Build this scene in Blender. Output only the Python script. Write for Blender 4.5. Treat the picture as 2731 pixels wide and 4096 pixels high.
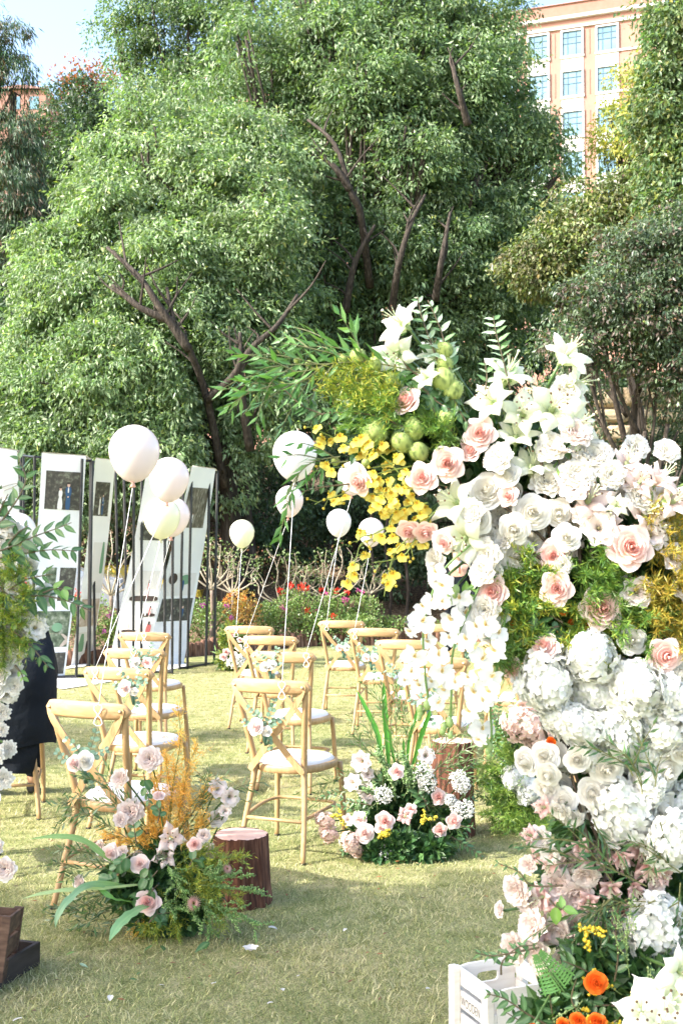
import bpy, math, random
import numpy as np
from mathutils import Vector, Matrix, Quaternion

random.seed(7)
RNG = np.random.default_rng(11)
for o in list(bpy.data.objects):
    bpy.data.objects.remove(o)
scene = bpy.context.scene
COL = scene.collection

# ------------------------------------------------------------------ camera
F = 4500.0                      # focal length in pixels of the 2731 x 4096 photograph
EYE = Vector((0.0, 0.0, 1.5))
PITCH = math.atan(172.0 / F)
cam_data = bpy.data.cameras.new('camera')
cam_data.sensor_fit = 'VERTICAL'
cam_data.sensor_height = 36.0
cam_data.sensor_width = 24.0
cam_data.lens = F / 4096.0 * 36.0
cam_data.clip_start = 0.05
cam_data.clip_end = 2000
cam_data.dof.use_dof = True
cam_data.dof.focus_distance = 5.5
cam_data.dof.aperture_fstop = 9.0
cam = bpy.data.objects.new('camera', cam_data)
cam.location = EYE
cam.rotation_euler = (math.pi / 2 + PITCH, 0, 0)
COL.objects.link(cam)
scene.camera = cam

# ------------------------------------------------------------------ light
SUN_ELEV = math.radians(36)
SUN_AZ = Vector((1.0, 0.50, 0)).normalized()     # horizontal direction the light travels
world = bpy.data.worlds.new('World')
scene.world = world
world.use_nodes = True
wn = world.node_tree.nodes
wl = world.node_tree.links
wn.clear()
wo = wn.new('ShaderNodeOutputWorld')
wb = wn.new('ShaderNodeBackground')
sky = wn.new('ShaderNodeTexSky')
sky.sky_type = 'NISHITA'
sky.sun_disc = False
sky.sun_elevation = SUN_ELEV
# Blender: rotation 0 puts the sun at +Y and turns clockwise seen from above
sky.sun_rotation = math.atan2(-SUN_AZ.x, -SUN_AZ.y)
sky.air_density = 1.0
sky.dust_density = 3.0
sky.ozone_density = 0.8
wb.inputs['Strength'].default_value = 0.15
wl.new(sky.outputs[0], wb.inputs['Color'])
wl.new(wb.outputs[0], wo.inputs['Surface'])
sun_data = bpy.data.lights.new('sun', 'SUN')
sun_data.energy = 2.7
sun_data.angle = math.radians(0.55)
sun_data.color = (1.0, 0.955, 0.88)
sun = bpy.data.objects.new('sun', sun_data)
ldir = Vector((SUN_AZ.x * math.cos(SUN_ELEV), SUN_AZ.y * math.cos(SUN_ELEV), -math.sin(SUN_ELEV)))
sun.rotation_euler = ldir.to_track_quat('-Z', 'Y').to_euler()
COL.objects.link(sun)
scene.view_settings.view_transform = 'Standard'
scene.view_settings.look = 'None'
scene.view_settings.gamma = 1.0
scene.view_settings.exposure = 2.2
scene.cycles.max_bounces = 8
scene.cycles.diffuse_bounces = 6
scene.cycles.transmission_bounces = 4
scene.cycles.transparent_max_bounces = 8

# ------------------------------------------------------------------ helpers
CP, SP = math.cos(PITCH), math.sin(PITCH)
def P(px, py, Y):
    """world point seen at pixel (px, py) of the photograph at distance Y"""
    u = (px - 1365.5) / F; v = (2048.0 - py) / F
    t = Y / (CP - v * SP)
    return Vector((t * u, Y, 1.5 + t * (SP + v * CP)))
def G(px, py, z=0.0):
    """world point on the level z seen at pixel (px, py)"""
    u = (px - 1365.5) / F; v = (2048.0 - py) / F
    t = (z - 1.5) / (SP + v * CP)
    return Vector((t * u, t * (CP - v * SP), z))

def setp(o, label=None, cat=None, group=None, kind=None):
    if label: o['label'] = label
    if cat: o['category'] = cat
    if group: o['group'] = group
    if kind: o['kind'] = kind
    return o
def empty(name, loc, rz=0.0, **k):
    o = bpy.data.objects.new(name, None)
    o.empty_display_size = 0.1
    o.location = loc
    o.rotation_euler = (0, 0, rz)
    COL.objects.link(o)
    return setp(o, **k)
def link(name, me, parent=None, loc=None, rot=None, scale=None, **k):
    o = bpy.data.objects.new(name, me)
    COL.objects.link(o)
    if parent: o.parent = parent
    if loc is not None: o.location = loc
    if rot is not None:
        if isinstance(rot, Quaternion):
            o.rotation_mode = 'QUATERNION'; o.rotation_quaternion = rot
        else:
            o.rotation_euler = rot
    if scale is not None:
        o.scale = (scale, scale, scale) if isinstance(scale, (int, float)) else scale
    return setp(o, **k)

class Geo:
    """collects patches and builds ONE mesh"""
    def __init__(s):
        s.v = []; s.f = []; s.c = []; s.m = []; s.n = 0
    def add(s, V, Fc, col=(1, 1, 1), mat=0):
        V = np.asarray(V, dtype=np.float32).reshape(-1, 3)
        c = np.asarray(col, dtype=np.float32)
        if c.ndim == 1: c = np.tile(c, (len(V), 1))
        for f in (Fc if isinstance(Fc, list) and len(Fc) and isinstance(Fc[0], np.ndarray) else [np.asarray(Fc, dtype=np.int64)]):
            s.f.append(f + s.n); s.m.append(np.full(len(f), mat, dtype=np.int32))
        s.v.append(V); s.c.append(c[:, :3]); s.n += len(V)
    def mesh(s, name, mats, smooth=True):
        me = bpy.data.meshes.new(name)
        V = np.concatenate(s.v); C = np.concatenate(s.c)
        sizes = np.concatenate([np.full(len(f), f.shape[1], dtype=np.int32) for f in s.f])
        loops = np.concatenate([f.ravel() for f in s.f]).astype(np.int32)
        me.vertices.add(len(V)); me.vertices.foreach_set('co', V.ravel())
        me.loops.add(len(loops)); me.loops.foreach_set('vertex_index', loops)
        me.polygons.add(len(sizes))
        st = np.zeros(len(sizes), dtype=np.int32); st[1:] = np.cumsum(sizes)[:-1]
        me.polygons.foreach_set('loop_start', st)
        me.polygons.foreach_set('loop_total', sizes)
        me.polygons.foreach_set('material_index', np.concatenate(s.m))
        me.polygons.foreach_set('use_smooth', np.full(len(sizes), smooth, dtype=bool))
        me.update(calc_edges=True)
        a = me.color_attributes.new('Col', 'FLOAT_COLOR', 'POINT')
        a.data.foreach_set('color', np.concatenate([C, np.ones((len(C), 1), dtype=np.float32)], axis=1).ravel())
        for m in (mats if isinstance(mats, (list, tuple)) else [mats]): me.materials.append(m)
        return me
    def obj(s, name, mats, parent=None, smooth=True, **k):
        return link(name, s.mesh(name, mats, smooth), parent, **k)

def grid_faces(nu, nv, closed=False):
    """nu columns, nv rows of vertices, row-major (row j, column i)"""
    f = []
    m = nu if closed else nu - 1
    for j in range(nv - 1):
        for i in range(m):
            a = j * nu + i; b = j * nu + (i + 1) % nu
            f.append((a, b, b + nu, a + nu))
    return np.array(f, dtype=np.int64)
def box(g, x0, x1, y0, y1, z0, z1, col=(1, 1, 1), mat=0, M=None, bev=0.0):
    if bev > 0:
        # chamfered vertical and horizontal edges through a stack of inset rings
        b = bev
        rings = [(b, z0), (0, z0 + b), (0, z1 - b), (b, z1)]
        V = []
        for ins, z in rings:
            xa, xb, ya, yb = x0 + ins, x1 - ins, y0 + ins, y1 - ins
            c = b if ins == 0 else b * 0.6
            V += [(xa + c, ya, z), (xb - c, ya, z), (xb, ya + c, z), (xb, yb - c, z), (xb - c, yb, z), (xa + c, yb, z), (xa, yb - c, z), (xa, ya + c, z)]
        V = np.array(V)
        if M is not None: V = xf(V, M)
        fs = [grid_faces(8, 4, True), np.array([[7, 6, 5, 4, 3, 2, 1, 0]]), np.array([[24, 25, 26, 27, 28, 29, 30, 31]])]
        g.add(V, fs, col, mat); return
    V = np.array([(x0, y0, z0), (x1, y0, z0), (x1, y1, z0), (x0, y1, z0), (x0, y0, z1), (x1, y0, z1), (x1, y1, z1), (x0, y1, z1)], dtype=float)
    if M is not None: V = xf(V, M)
    g.add(V, np.array([(0, 3, 2, 1), (4, 5, 6, 7), (0, 1, 5, 4), (1, 2, 6, 5), (2, 3, 7, 6), (3, 0, 4, 7)]), col, mat)
def xf(V, M):
    M = np.array(M); return V @ M[:3, :3].T + M[:3, 3]
def tube(g, pts, rad, n=8, col=(1, 1, 1), mat=0, cap=True, flat=None, colend=None):
    pts = [Vector(p) for p in pts]
    if not hasattr(rad, '__len__'): rad = [rad] * len(pts)
    V = []; C = []
    t0 = (pts[1] - pts[0]).normalized()
    ref = Vector((0, 0, 1)) if abs(t0.z) < .9 else Vector((1, 0, 0))
    x = t0.cross(ref).normalized()
    for i, p in enumerate(pts):
        t = (pts[min(i + 1, len(pts) - 1)] - pts[max(i - 1, 0)]).normalized()
        x = (x - t * x.dot(t)).normalized(); y = t.cross(x)
        for k in range(n):
            a = 2 * math.pi * k / n
            fy = flat if flat else 1.0
            V.append(p + x * (rad[i] * math.cos(a)) + y * (rad[i] * fy * math.sin(a)))
            w = i / (len(pts) - 1)
            C.append(col if colend is None else [col[q] * (1 - w) + colend[q] * w for q in range(3)])
    fs = [grid_faces(n, len(pts), True)]
    if cap:
        fs.append(np.array([list(range(n - 1, -1, -1))])); fs.append(np.array([[len(pts) * n - n + k for k in range(n)]]))
    g.add(np.array([tuple(v) for v in V]), fs, np.array(C), mat)
def smooth_path(pts, sub=4):
    """Catmull-Rom through the points"""
    pts = [Vector(p) for p in pts]
    out = []
    for i in range(len(pts) - 1):
        p0 = pts[max(i - 1, 0)]; p1 = pts[i]; p2 = pts[i + 1]; p3 = pts[min(i + 2, len(pts) - 1)]
        for s in range(sub):
            t = s / sub
            out.append(0.5 * ((2 * p1) + (p2 - p0) * t + (2 * p0 - 5 * p1 + 4 * p2 - p3) * t * t + (3 * p1 - p0 - 3 * p2 + p3) * t ** 3))
    out.append(pts[-1]); return out
def sphere(g, c, r, nu=10, nv=7, col=(1, 1, 1), mat=0, sc=(1, 1, 1), fn=None):
    V = []
    for j in range(nv):
        th = math.pi * (0.02 + 0.96 * j / (nv - 1))
        for i in range(nu):
            a = 2 * math.pi * i / nu
            d = (math.sin(th) * math.cos(a), math.sin(th) * math.sin(a), math.cos(th))
            q = fn(d) if fn else 1.0
            V.append((c[0] + r * sc[0] * d[0] * q, c[1] + r * sc[1] * d[1] * q, c[2] + r * sc[2] * d[2] * q))
    g.add(V, [grid_faces(nu, nv, True)[:, ::-1], np.array([list(range(nu))]), np.array([[nu * nv - 1 - k for k in range(nu)]])], col, mat)
def octas(g, C, r, col, mat=0):
    """many small octahedra (berries, buds)"""
    C = np.asarray(C); n = len(C)
    r = np.broadcast_to(np.asarray(r), (n,))
    D = np.array([(1, 0, 0), (-1, 0, 0), (0, 1, 0), (0, -1, 0), (0, 0, 1), (0, 0, -1)], dtype=float)
    V = C[:, None, :] + D[None] * r[:, None, None]
    f = np.array([(0, 2, 4), (2, 1, 4), (1, 3, 4), (3, 0, 4), (2, 0, 5), (1, 2, 5), (3, 1, 5), (0, 3, 5)])
    Fs = (f[None] + 6 * np.arange(n)[:, None, None]).reshape(-1, 3)
    c = np.asarray(col, dtype=float)
    if c.ndim == 2: c = np.repeat(c, 6, axis=0)
    g.add(V.reshape(-1, 3), Fs, c, mat)
def unit(a):
    return a / (np.linalg.norm(a, axis=-1, keepdims=True) + 1e-9)
def leaves(g, Pt, D, L, W, col, fold=0.25, nrm=None, mat=0, rnd=RNG):
    """many folded two-triangle leaves: base Pt, direction D"""
    n = len(Pt)
    D = unit(D)
    if nrm is None: nrm = rnd.normal(size=(n, 3))
    S = unit(np.cross(D, nrm)); N = np.cross(S, D)
    L = np.broadcast_to(np.asarray(L, dtype=float), (n,))[:, None]; W = np.broadcast_to(np.asarray(W, dtype=float), (n,))[:, None]
    b = Pt; t = Pt + D * L
    m = Pt + D * L * 0.42 + N * W * fold
    l = m + S * W; r = m - S * W
    V = np.stack([b, l, t, r], axis=1).reshape(-1, 3)
    i = 4 * np.arange(n)[:, None]
    Fc = np.concatenate([i + np.array([[0, 2, 1]]), i + np.array([[0, 3, 2]])])
    c = np.asarray(col, dtype=float)
    if c.ndim == 2: c = np.repeat(c, 4, axis=0)
    g.add(V, Fc, c, mat)

# ------------------------------------------------------------------ materials
def mat_new(name):
    m = bpy.data.materials.new(name); m.use_nodes = True
    nt = m.node_tree; nt.nodes.clear()
    out = nt.nodes.new('ShaderNodeOutputMaterial')
    return m, nt, out
def N(nt, t, **k):
    n = nt.nodes.new(t)
    for a, b in k.items():
        setattr(n, a, b)
    return n
def attr_mat(name, rough=.5, spec=.4, trans=0.3, tint=(1, 1, 1), tcol=(1, 1, 1), noise=0.0, nscale=30, bump=0.0, sub=0.0):
    """base colour from the mesh's Col attribute; thin surface that lets some light through"""
    m, nt, out = mat_new(name)
    at = N(nt, 'ShaderNodeAttribute', attribute_name='Col')
    mul = N(nt, 'ShaderNodeMix', data_type='RGBA', blend_type='MULTIPLY')
    mul.inputs[0].default_value = 1.0
    nt.links.new(at.outputs['Color'], mul.inputs[6]); mul.inputs[7].default_value = (*tint, 1)
    col = mul.outputs[2]
    tex = N(nt, 'ShaderNodeTexNoise'); tex.inputs['Scale'].default_value = nscale; tex.inputs['Detail'].default_value = 4
    tc = N(nt, 'ShaderNodeTexCoord'); nt.links.new(tc.outputs['Object'], tex.inputs['Vector'])
    if noise > 0:
        mr = N(nt, 'ShaderNodeMapRange'); mr.inputs['To Min'].default_value = 1 - noise; mr.inputs['To Max'].default_value = 1 + noise
        nt.links.new(tex.outputs['Fac'], mr.inputs['Value'])
        m2 = N(nt, 'ShaderNodeVectorMath', operation='SCALE')
        nt.links.new(col, m2.inputs[0]); nt.links.new(mr.outputs[0], m2.inputs['Scale']); col = m2.outputs[0]
    pb = N(nt, 'ShaderNodeBsdfPrincipled')
    pb.inputs['Roughness'].default_value = rough
    pb.inputs['Specular IOR Level'].default_value = spec
    nt.links.new(col, pb.inputs['Base Color'])
    if bump > 0:
        bp = N(nt, 'ShaderNodeBump'); bp.inputs['Strength'].default_value = bump; bp.inputs['Distance'].default_value = 0.01
        nt.links.new(tex.outputs['Fac'], bp.inputs['Height']); nt.links.new(bp.outputs[0], pb.inputs['Normal'])
    if trans > 0:
        tr = N(nt, 'ShaderNodeBsdfTranslucent')
        m3 = N(nt, 'ShaderNodeMix', data_type='RGBA', blend_type='MULTIPLY'); m3.inputs[0].default_value = 1
        nt.links.new(col, m3.inputs[6]); m3.inputs[7].default_value = (*tcol, 1)
        nt.links.new(m3.outputs[2], tr.inputs['Color'])
        mx = N(nt, 'ShaderNodeMixShader'); mx.inputs[0].default_value = trans
        nt.links.new(pb.outputs[0], mx.inputs[1]); nt.links.new(tr.outputs[0], mx.inputs[2])
        nt.links.new(mx.outputs[0], out.inputs['Surface'])
    else:
        nt.links.new(pb.outputs[0], out.inputs['Surface'])
    return m
def noise_mat(name, stops, scale=8, rough=.7, spec=.3, bump=.3, bdist=.01, stretch=(1, 1, 1), detail=6, coord='Object', wave=None, metal=0.0, dist=0.0):
    m, nt, out = mat_new(name)
    tc = N(nt, 'ShaderNodeTexCoord'); mp = N(nt, 'ShaderNodeMapping'); mp.inputs['Scale'].default_value = stretch
    nt.links.new(tc.outputs[coord], mp.inputs['Vector'])
    tex = N(nt, 'ShaderNodeTexNoise'); tex.inputs['Scale'].default_value = scale; tex.inputs['Detail'].default_value = detail
    tex.inputs['Distortion'].default_value = dist
    nt.links.new(mp.outputs[0], tex.inputs['Vector'])
    rp = N(nt, 'ShaderNodeValToRGB')
    while len(rp.color_ramp.elements) < len(stops): rp.color_ramp.elements.new(0.5)
    for e, (p, c) in zip(rp.color_ramp.elements, stops):
        e.position = p; e.color = (*c, 1)
    nt.links.new(tex.outputs['Fac'], rp.inputs[0])
    pb = N(nt, 'ShaderNodeBsdfPrincipled'); pb.inputs['Roughness'].default_value = rough
    pb.inputs['Specular IOR Level'].default_value = spec; pb.inputs['Metallic'].default_value = metal
    nt.links.new(rp.outputs[0], pb.inputs['Base Color'])
    if bump > 0:
        bp = N(nt, 'ShaderNodeBump'); bp.inputs['Strength'].default_value = bump; bp.inputs['Distance'].default_value = bdist
        nt.links.new(tex.outputs['Fac'], bp.inputs['Height']); nt.links.new(bp.outputs[0], pb.inputs['Normal'])
    nt.links.new(pb.outputs[0], out.inputs['Surface'])
    return m
MT = {}
MT['leaf'] = attr_mat('leaf', rough=.38, spec=.5, trans=.28, tcol=(1.3, 1.35, .5), noise=.15, nscale=3)
MT['treeleaf'] = attr_mat('tree_leaf', rough=.40, spec=.5, trans=.34, tcol=(1.25, 1.45, .5))
MT['petal'] = attr_mat('petal', rough=.65, spec=.15, trans=.44, tcol=(1, .98, .95), noise=.05, nscale=60, bump=.15)
MT['rosepetal'] = attr_mat('rose_petal', rough=.65, spec=.15, trans=.30, tcol=(1, .95, .92), noise=.05, nscale=60, bump=.15)
MT['plain'] = attr_mat('plain_matte', rough=.7, spec=.3, trans=0.0, noise=.08, nscale=25)
MT['grass'] = attr_mat('grass_blade', rough=.55, spec=.3, trans=.30, tcol=(1.15, 1.2, .6))
MT['wood'] = noise_mat('chair_wood', [(.25, (.31, .19, .085)), (.5, (.40, .255, .122)), (.8, (.48, .325, .175))], scale=9, rough=.42, spec=.4, bump=.06, bdist=.002, stretch=(6, 6, 1.2), dist=.6)
MT['railwood'] = noise_mat('rail_wood', [(.25, (.31, .19, .085)), (.5, (.40, .255, .122)), (.8, (.48, .325, .175))], scale=9, rough=.42, spec=.4, bump=.06, bdist=.002, stretch=(1.2, 6, 9), dist=.8)
MT['cushion'] = noise_mat('cushion_linen', [(.3, (.74, .68, .64)), (.7, (.82, .77, .73))], scale=220, rough=.95, spec=.1, bump=.35, bdist=.002)
MT['bark'] = noise_mat('bark', [(.3, (.018, .014, .011)), (.55, (.05, .04, .032)), (.8, (.11, .09, .075))], scale=7, rough=.9, bump=.8, bdist=.03, stretch=(4, 4, .8))
MT['stumpbark'] = noise_mat('stump_bark', [(.28, (.022, .009, .006)), (.5, (.105, .040, .022)), (.72, (.22, .10, .06)), (.9, (.33, .22, .17))], scale=13, rough=.85, bump=.9, bdist=.008, stretch=(5, 5, .55), dist=.4)
MT['stumptop'] = noise_mat('stump_top', [(.3, (.46, .27, .20)), (.6, (.60, .40, .31)), (.85, (.68, .52, .42))], scale=10, rough=.8, bump=.2, bdist=.002)
MT['log'] = noise_mat('edging_log', [(.3, (.05, .025, .018)), (.55, (.17, .09, .06)), (.8, (.32, .2, .14))], scale=9, rough=.9, bump=.7, bdist=.01, stretch=(4, 4, .7))
MT['metal'] = noise_mat('black_metal', [(.35, (.008, .008, .009)), (.62, (.02, .02, .022)), (.8, (.10, .10, .10))], scale=14, rough=.38, spec=.5, bump=.05, stretch=(3, 3, .6))
MT['brass'] = noise_mat('screw_metal', [(.3, (.5, .42, .3)), (.7, (.7, .6, .45))], scale=30, rough=.35, bump=0, metal=.8)
MT['whitewood'] = noise_mat('white_crate_wood', [(.25, (.55, .51, .46)), (.5, (.71, .68, .63)), (.8, (.78, .76, .72))], scale=7, rough=.75, bump=.25, bdist=.003, stretch=(1, 1, 6))
MT['darkwood'] = noise_mat('dark_crate_wood', [(.25, (.03, .018, .012)), (.5, (.09, .052, .034)), (.8, (.19, .12, .08))], scale=8, rough=.8, bump=.5, bdist=.004, stretch=(1.5, 1.5, 6))
MT['traywood'] = noise_mat('tray_wood', [(.3, (.025, .019, .017)), (.7, (.065, .05, .046))], scale=6, rough=.6, bump=.2, stretch=(1, 1, 5))
MT['banner'] = noise_mat('banner_cloth', [(.3, (.74, .74, .75)), (.7, (.80, .80, .80))], scale=3, rough=.8, bump=.1)
MT['string'] = noise_mat('string', [(.3, (.75, .75, .75)), (.7, (.8, .8, .8))], scale=50, rough=.8, bump=0)
MT['black_cloth'] = noise_mat('black_cloth', [(.3, (.004, .006, .009)), (.7, (.009, .012, .017))], scale=7, rough=.85, spec=.15, bump=.6, bdist=.04)
MT['skin'] = noise_mat('skin', [(.3, (.46, .26, .18)), (.7, (.55, .33, .24))], scale=20, rough=.55, bump=.05)
MT['hair'] = noise_mat('hair', [(.3, (.008, .007, .006)), (.7, (.03, .025, .02))], scale=60, rough=.5, bump=.5, stretch=(1, 1, 6))
MT['stone'] = noise_mat('wall_stone', [(.25, (.24, .18, .11)), (.5, (.40, .32, .21)), (.8, (.52, .43, .30))], scale=5, rough=.95, bump=.8, bdist=.04)
MT['mortar'] = noise_mat('wall_mortar', [(.3, (.10, .075, .05)), (.7, (.20, .16, .11))], scale=8, rough=1, bump=.4)
MT['pinkwall'] = noise_mat('pink_render', [(.3, (.31, .165, .13)), (.7, (.335, .185, .145))], scale=1.2, rough=.9, bump=.05)
MT['redwall'] = noise_mat('parapet_tile', [(.3, (.26, .135, .10)), (.7, (.29, .155, .12))], scale=3, rough=.9, bump=.05)
MT['whitetrim'] = noise_mat('white_trim', [(.3, (.50, .49, .48)), (.7, (.55, .54, .53))], scale=2, rough=.8, bump=.02)
MT['rubber'] = noise_mat('rubber', [(.3, (.01, .01, .01)), (.7, (.02, .02, .02))], scale=20, rough=.7, bump=0)
def glossy(name, c, rough=.2, metal=0.0, trans=0.0, coat=0.0):
    m, nt, out = mat_new(name)
    pb = N(nt, 'ShaderNodeBsdfPrincipled'); pb.inputs['Base Color'].default_value = (*c, 1)
    pb.inputs['Roughness'].default_value = rough; pb.inputs['Metallic'].default_value = metal
    pb.inputs['Coat Weight'].default_value = coat
    last = pb.outputs[0]
    if trans > 0:
        tr = N(nt, 'ShaderNodeBsdfTranslucent'); tr.inputs['Color'].default_value = (*c, 1)
        mx = N(nt, 'ShaderNodeMixShader'); mx.inputs[0].default_value = trans
        nt.links.new(last, mx.inputs[1]); nt.links.new(tr.outputs[0], mx.inputs[2]); last = mx.outputs[0]
    nt.links.new(last, out.inputs['Surface'])
    return m
MT['balloon_white'] = glossy('balloon_white', (.78, .765, .755), .20, trans=.30, coat=.4)
MT['balloon_pink'] = glossy('balloon_pink', (.78, .70, .68), .20, trans=.30, coat=.4)
MT['balloon_cream'] = glossy('balloon_cream', (.78, .78, .60), .20, trans=.30, coat=.4)
MT['knot_pink'] = glossy('balloon_knot_pink', (.80, .42, .36), .4)
MT['glassblue'] = noise_mat('window_glass', [(.3, (.09, .18, .23)), (.7, (.16, .28, .34))], scale=.6, rough=.15, spec=.6, bump=0)
MT['glassdark'] = glossy('dark_glass', (.012, .016, .02), .08)
MT['frameblue'] = glossy('window_frame_teal', (.05, .11, .17), .5)
MT['carsilver'] = glossy('car_silver', (.45, .48, .52), .25, metal=.4, coat=.6)
MT['caryellow'] = glossy('car_yellow', (.75, .52, .06), .25, coat=.6)
MT['redlens'] = glossy('red_lens', (.5, .02, .02), .2)
MT['greenpot'] = glossy('green_pot', (.01, .06, .045), .35)
MT['ventgrey'] = glossy('vent_grey', (.25, .26, .26), .5)
# ------------------------------------------------------------------ ground
def ground_mat():
    m, nt, out = mat_new('lawn_turf')
    tc = N(nt, 'ShaderNodeTexCoord')
    def noise(scale, detail, dist=0.0, stretch=None):
        t = N(nt, 'ShaderNodeTexNoise'); t.inputs['Scale'].default_value = scale; t.inputs['Detail'].default_value = detail
        t.inputs['Distortion'].default_value = dist
        nt.links.new(tc.outputs['Object'], t.inputs['Vector']); return t
    big = noise(.9, 5); mid = noise(9, 6, .4); fine = noise(140, 6, .5)
    def ramp(src, stops):
        r = N(nt, 'ShaderNodeValToRGB')
        while len(r.color_ramp.elements) < len(stops): r.color_ramp.elements.new(.5)
        for e, (p, c) in zip(r.color_ramp.elements, stops): e.position = p; e.color = (*c, 1)
        nt.links.new(src, r.inputs[0]); return r.outputs[0]
    a = ramp(mid.outputs['Fac'], [(.3, (.22, .235, .09)), (.5, (.34, .335, .16)), (.7, (.46, .42, .24))])
    b = ramp(fine.outputs['Fac'], [(.3, (.42, .42, .40)), (.5, (.95, .95, .95)), (.7, (1.35, 1.33, 1.25))])
    c = ramp(big.outputs['Fac'], [(.32, (.80, .90, .75)), (.68, (1.14, 1.06, 1.08))])
    x = N(nt, 'ShaderNodeVectorMath', operation='MULTIPLY'); nt.links.new(a, x.inputs[0]); nt.links.new(b, x.inputs[1])
    y = N(nt, 'ShaderNodeVectorMath', operation='MULTIPLY'); nt.links.new(x.outputs[0], y.inputs[0]); nt.links.new(c, y.inputs[1])
    pb = N(nt, 'ShaderNodeBsdfPrincipled'); pb.inputs['Roughness'].default_value = .9; pb.inputs['Specular IOR Level'].default_value = .1
    nt.links.new(y.outputs[0], pb.inputs['Base Color'])
    bp = N(nt, 'ShaderNodeBump'); bp.inputs['Strength'].default_value = .9; bp.inputs['Distance'].default_value = .02
    nt.links.new(fine.outputs['Fac'], bp.inputs['Height']); nt.links.new(bp.outputs[0], pb.inputs['Normal'])
    nt.links.new(pb.outputs[0], out.inputs['Surface']); return m
MT['lawn'] = ground_mat()
g = Geo()
g.add([(-300, -60, 0), (300, -60, 0), (300, 500, 0), (-300, 500, 0)], np.array([(0, 1, 2, 3)]))
g.obj('lawn', MT['lawn'], kind='structure')

# edge of the lawn where the bed starts
EDGE = [(-11, 11.5), (-6.2, 13.9), (-3.8, 15.3), (-2.05, 16.9), (-0.55, 18.6), (0.6, 18.9), (1.6, 19.6), (4, 19.2), (9, 17.0)]
EDGE = [tuple(p)[:2] for p in smooth_path([(x, y, 0) for x, y in EDGE], 6)]
def edge_y(x):
    return float(np.interp(x, [p[0] for p in EDGE], [p[1] for p in EDGE]))
def bank_z(x, y):
    d = y - edge_y(x)
    if d < 1.6: return .05 + .03 * d
    e = d - 1.6
    return .1 + .17 * e + .012 * e * e if e < 12 else .1 + .17 * 12 + .012 * 144 + .05 * (e - 12)
# soil bank with leaf litter rising behind the flower bed
xs = np.linspace(-14, 14, 70); ds = np.concatenate([[0], np.linspace(.05, 3, 12), np.linspace(3.4, 14, 22), [20, 30]])
V = []
for d in ds:
    for x in xs:
        y = edge_y(x) + d
        V.append((x, y, (bank_z(x, y) + (.03 * math.sin(x * 3.1 + d * 2) + .02 * math.sin(x * 7 + d * 5)) * min(1, d)) if d > 0 else -.03))
g = Geo(); g.add(V, grid_faces(len(xs), len(ds)))
MT['soil'] = noise_mat('leaf_litter_soil', [(.30, (.03, .02, .012)), (.45, (.10, .065, .04)), (.58, (.26, .18, .11)), (.72, (.42, .32, .21))], scale=26, rough=1, bump=.9, bdist=.04, detail=8)
g.obj('soil_bank', MT['soil'], kind='structure')

# ------------------------------------------------------------------ grass
def grass(n, y0, y1, halfw, hl, hw, seed):
    r = np.random.default_rng(seed)
    # density follows apparent area
    u = r.random(n); Y = y0 * (y1 / y0) ** u
    X = (r.random(n) * 2 - 1) * (Y * .305 + .25)
    # clumps
    cl = np.sin(X * 5.1 + np.sin(Y * 3.3) * 2) + np.sin(Y * 6.3 + np.sin(X * 4.1) * 2) + r.normal(size=n) * .7
    az = r.random(n) * 2 * np.pi; tilt = .35 + r.beta(2, 1.4, n) * 1.15
    L = hl * (.45 + .9 * r.random(n)) * (1 + .12 * cl)
    W = hw * (.6 + .8 * r.random(n)) * (.8 + .12 * Y)
    D = np.stack([np.sin(tilt) * np.cos(az), np.sin(tilt) * np.sin(az), np.cos(tilt)], 1)
    S = np.stack([-np.sin(az + r.normal(size=n) * .5), np.cos(az), np.zeros(n)], 1) * W[:, None]
    B = np.stack([X, Y, np.zeros(n)], 1)
    bend = D.copy(); bend[:, 2] -= .35; bend = unit(bend)
    V = np.stack([B - S, B + S, B + D * (L * .55)[:, None] + S * .8, B + D * (L * .55)[:, None] - S * .8, B + D * (L * .55)[:, None] + bend * (L * .5)[:, None]], 1)
    i = 5 * np.arange(n)[:, None]
    k = r.random(n)
    green = np.array([.17, .22, .07]); mid = np.array([.36, .365, .16]); straw = np.array([.56, .50, .30])
    w = np.clip((k + .10 * cl), 0, 1)[:, None]
    col = np.where(w < .5, green * (1 - 2 * w) + mid * 2 * w, mid * (2 - 2 * w) + straw * (2 * w - 1)) * (.6 + .75 * r.random(n))[:, None]
    g = Geo()
    V = V.reshape(-1, 3)
    g.add(V, [i + np.array([[0, 1, 2, 3]]), i + np.array([[3, 2, 4]])], np.repeat(col, 5, axis=0))
    return g
g = grass(260000, 3.35, 15.5, 2.6, .025, .00095, 5)
g.obj('grass', MT['grass'], kind='stuff')

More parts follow.
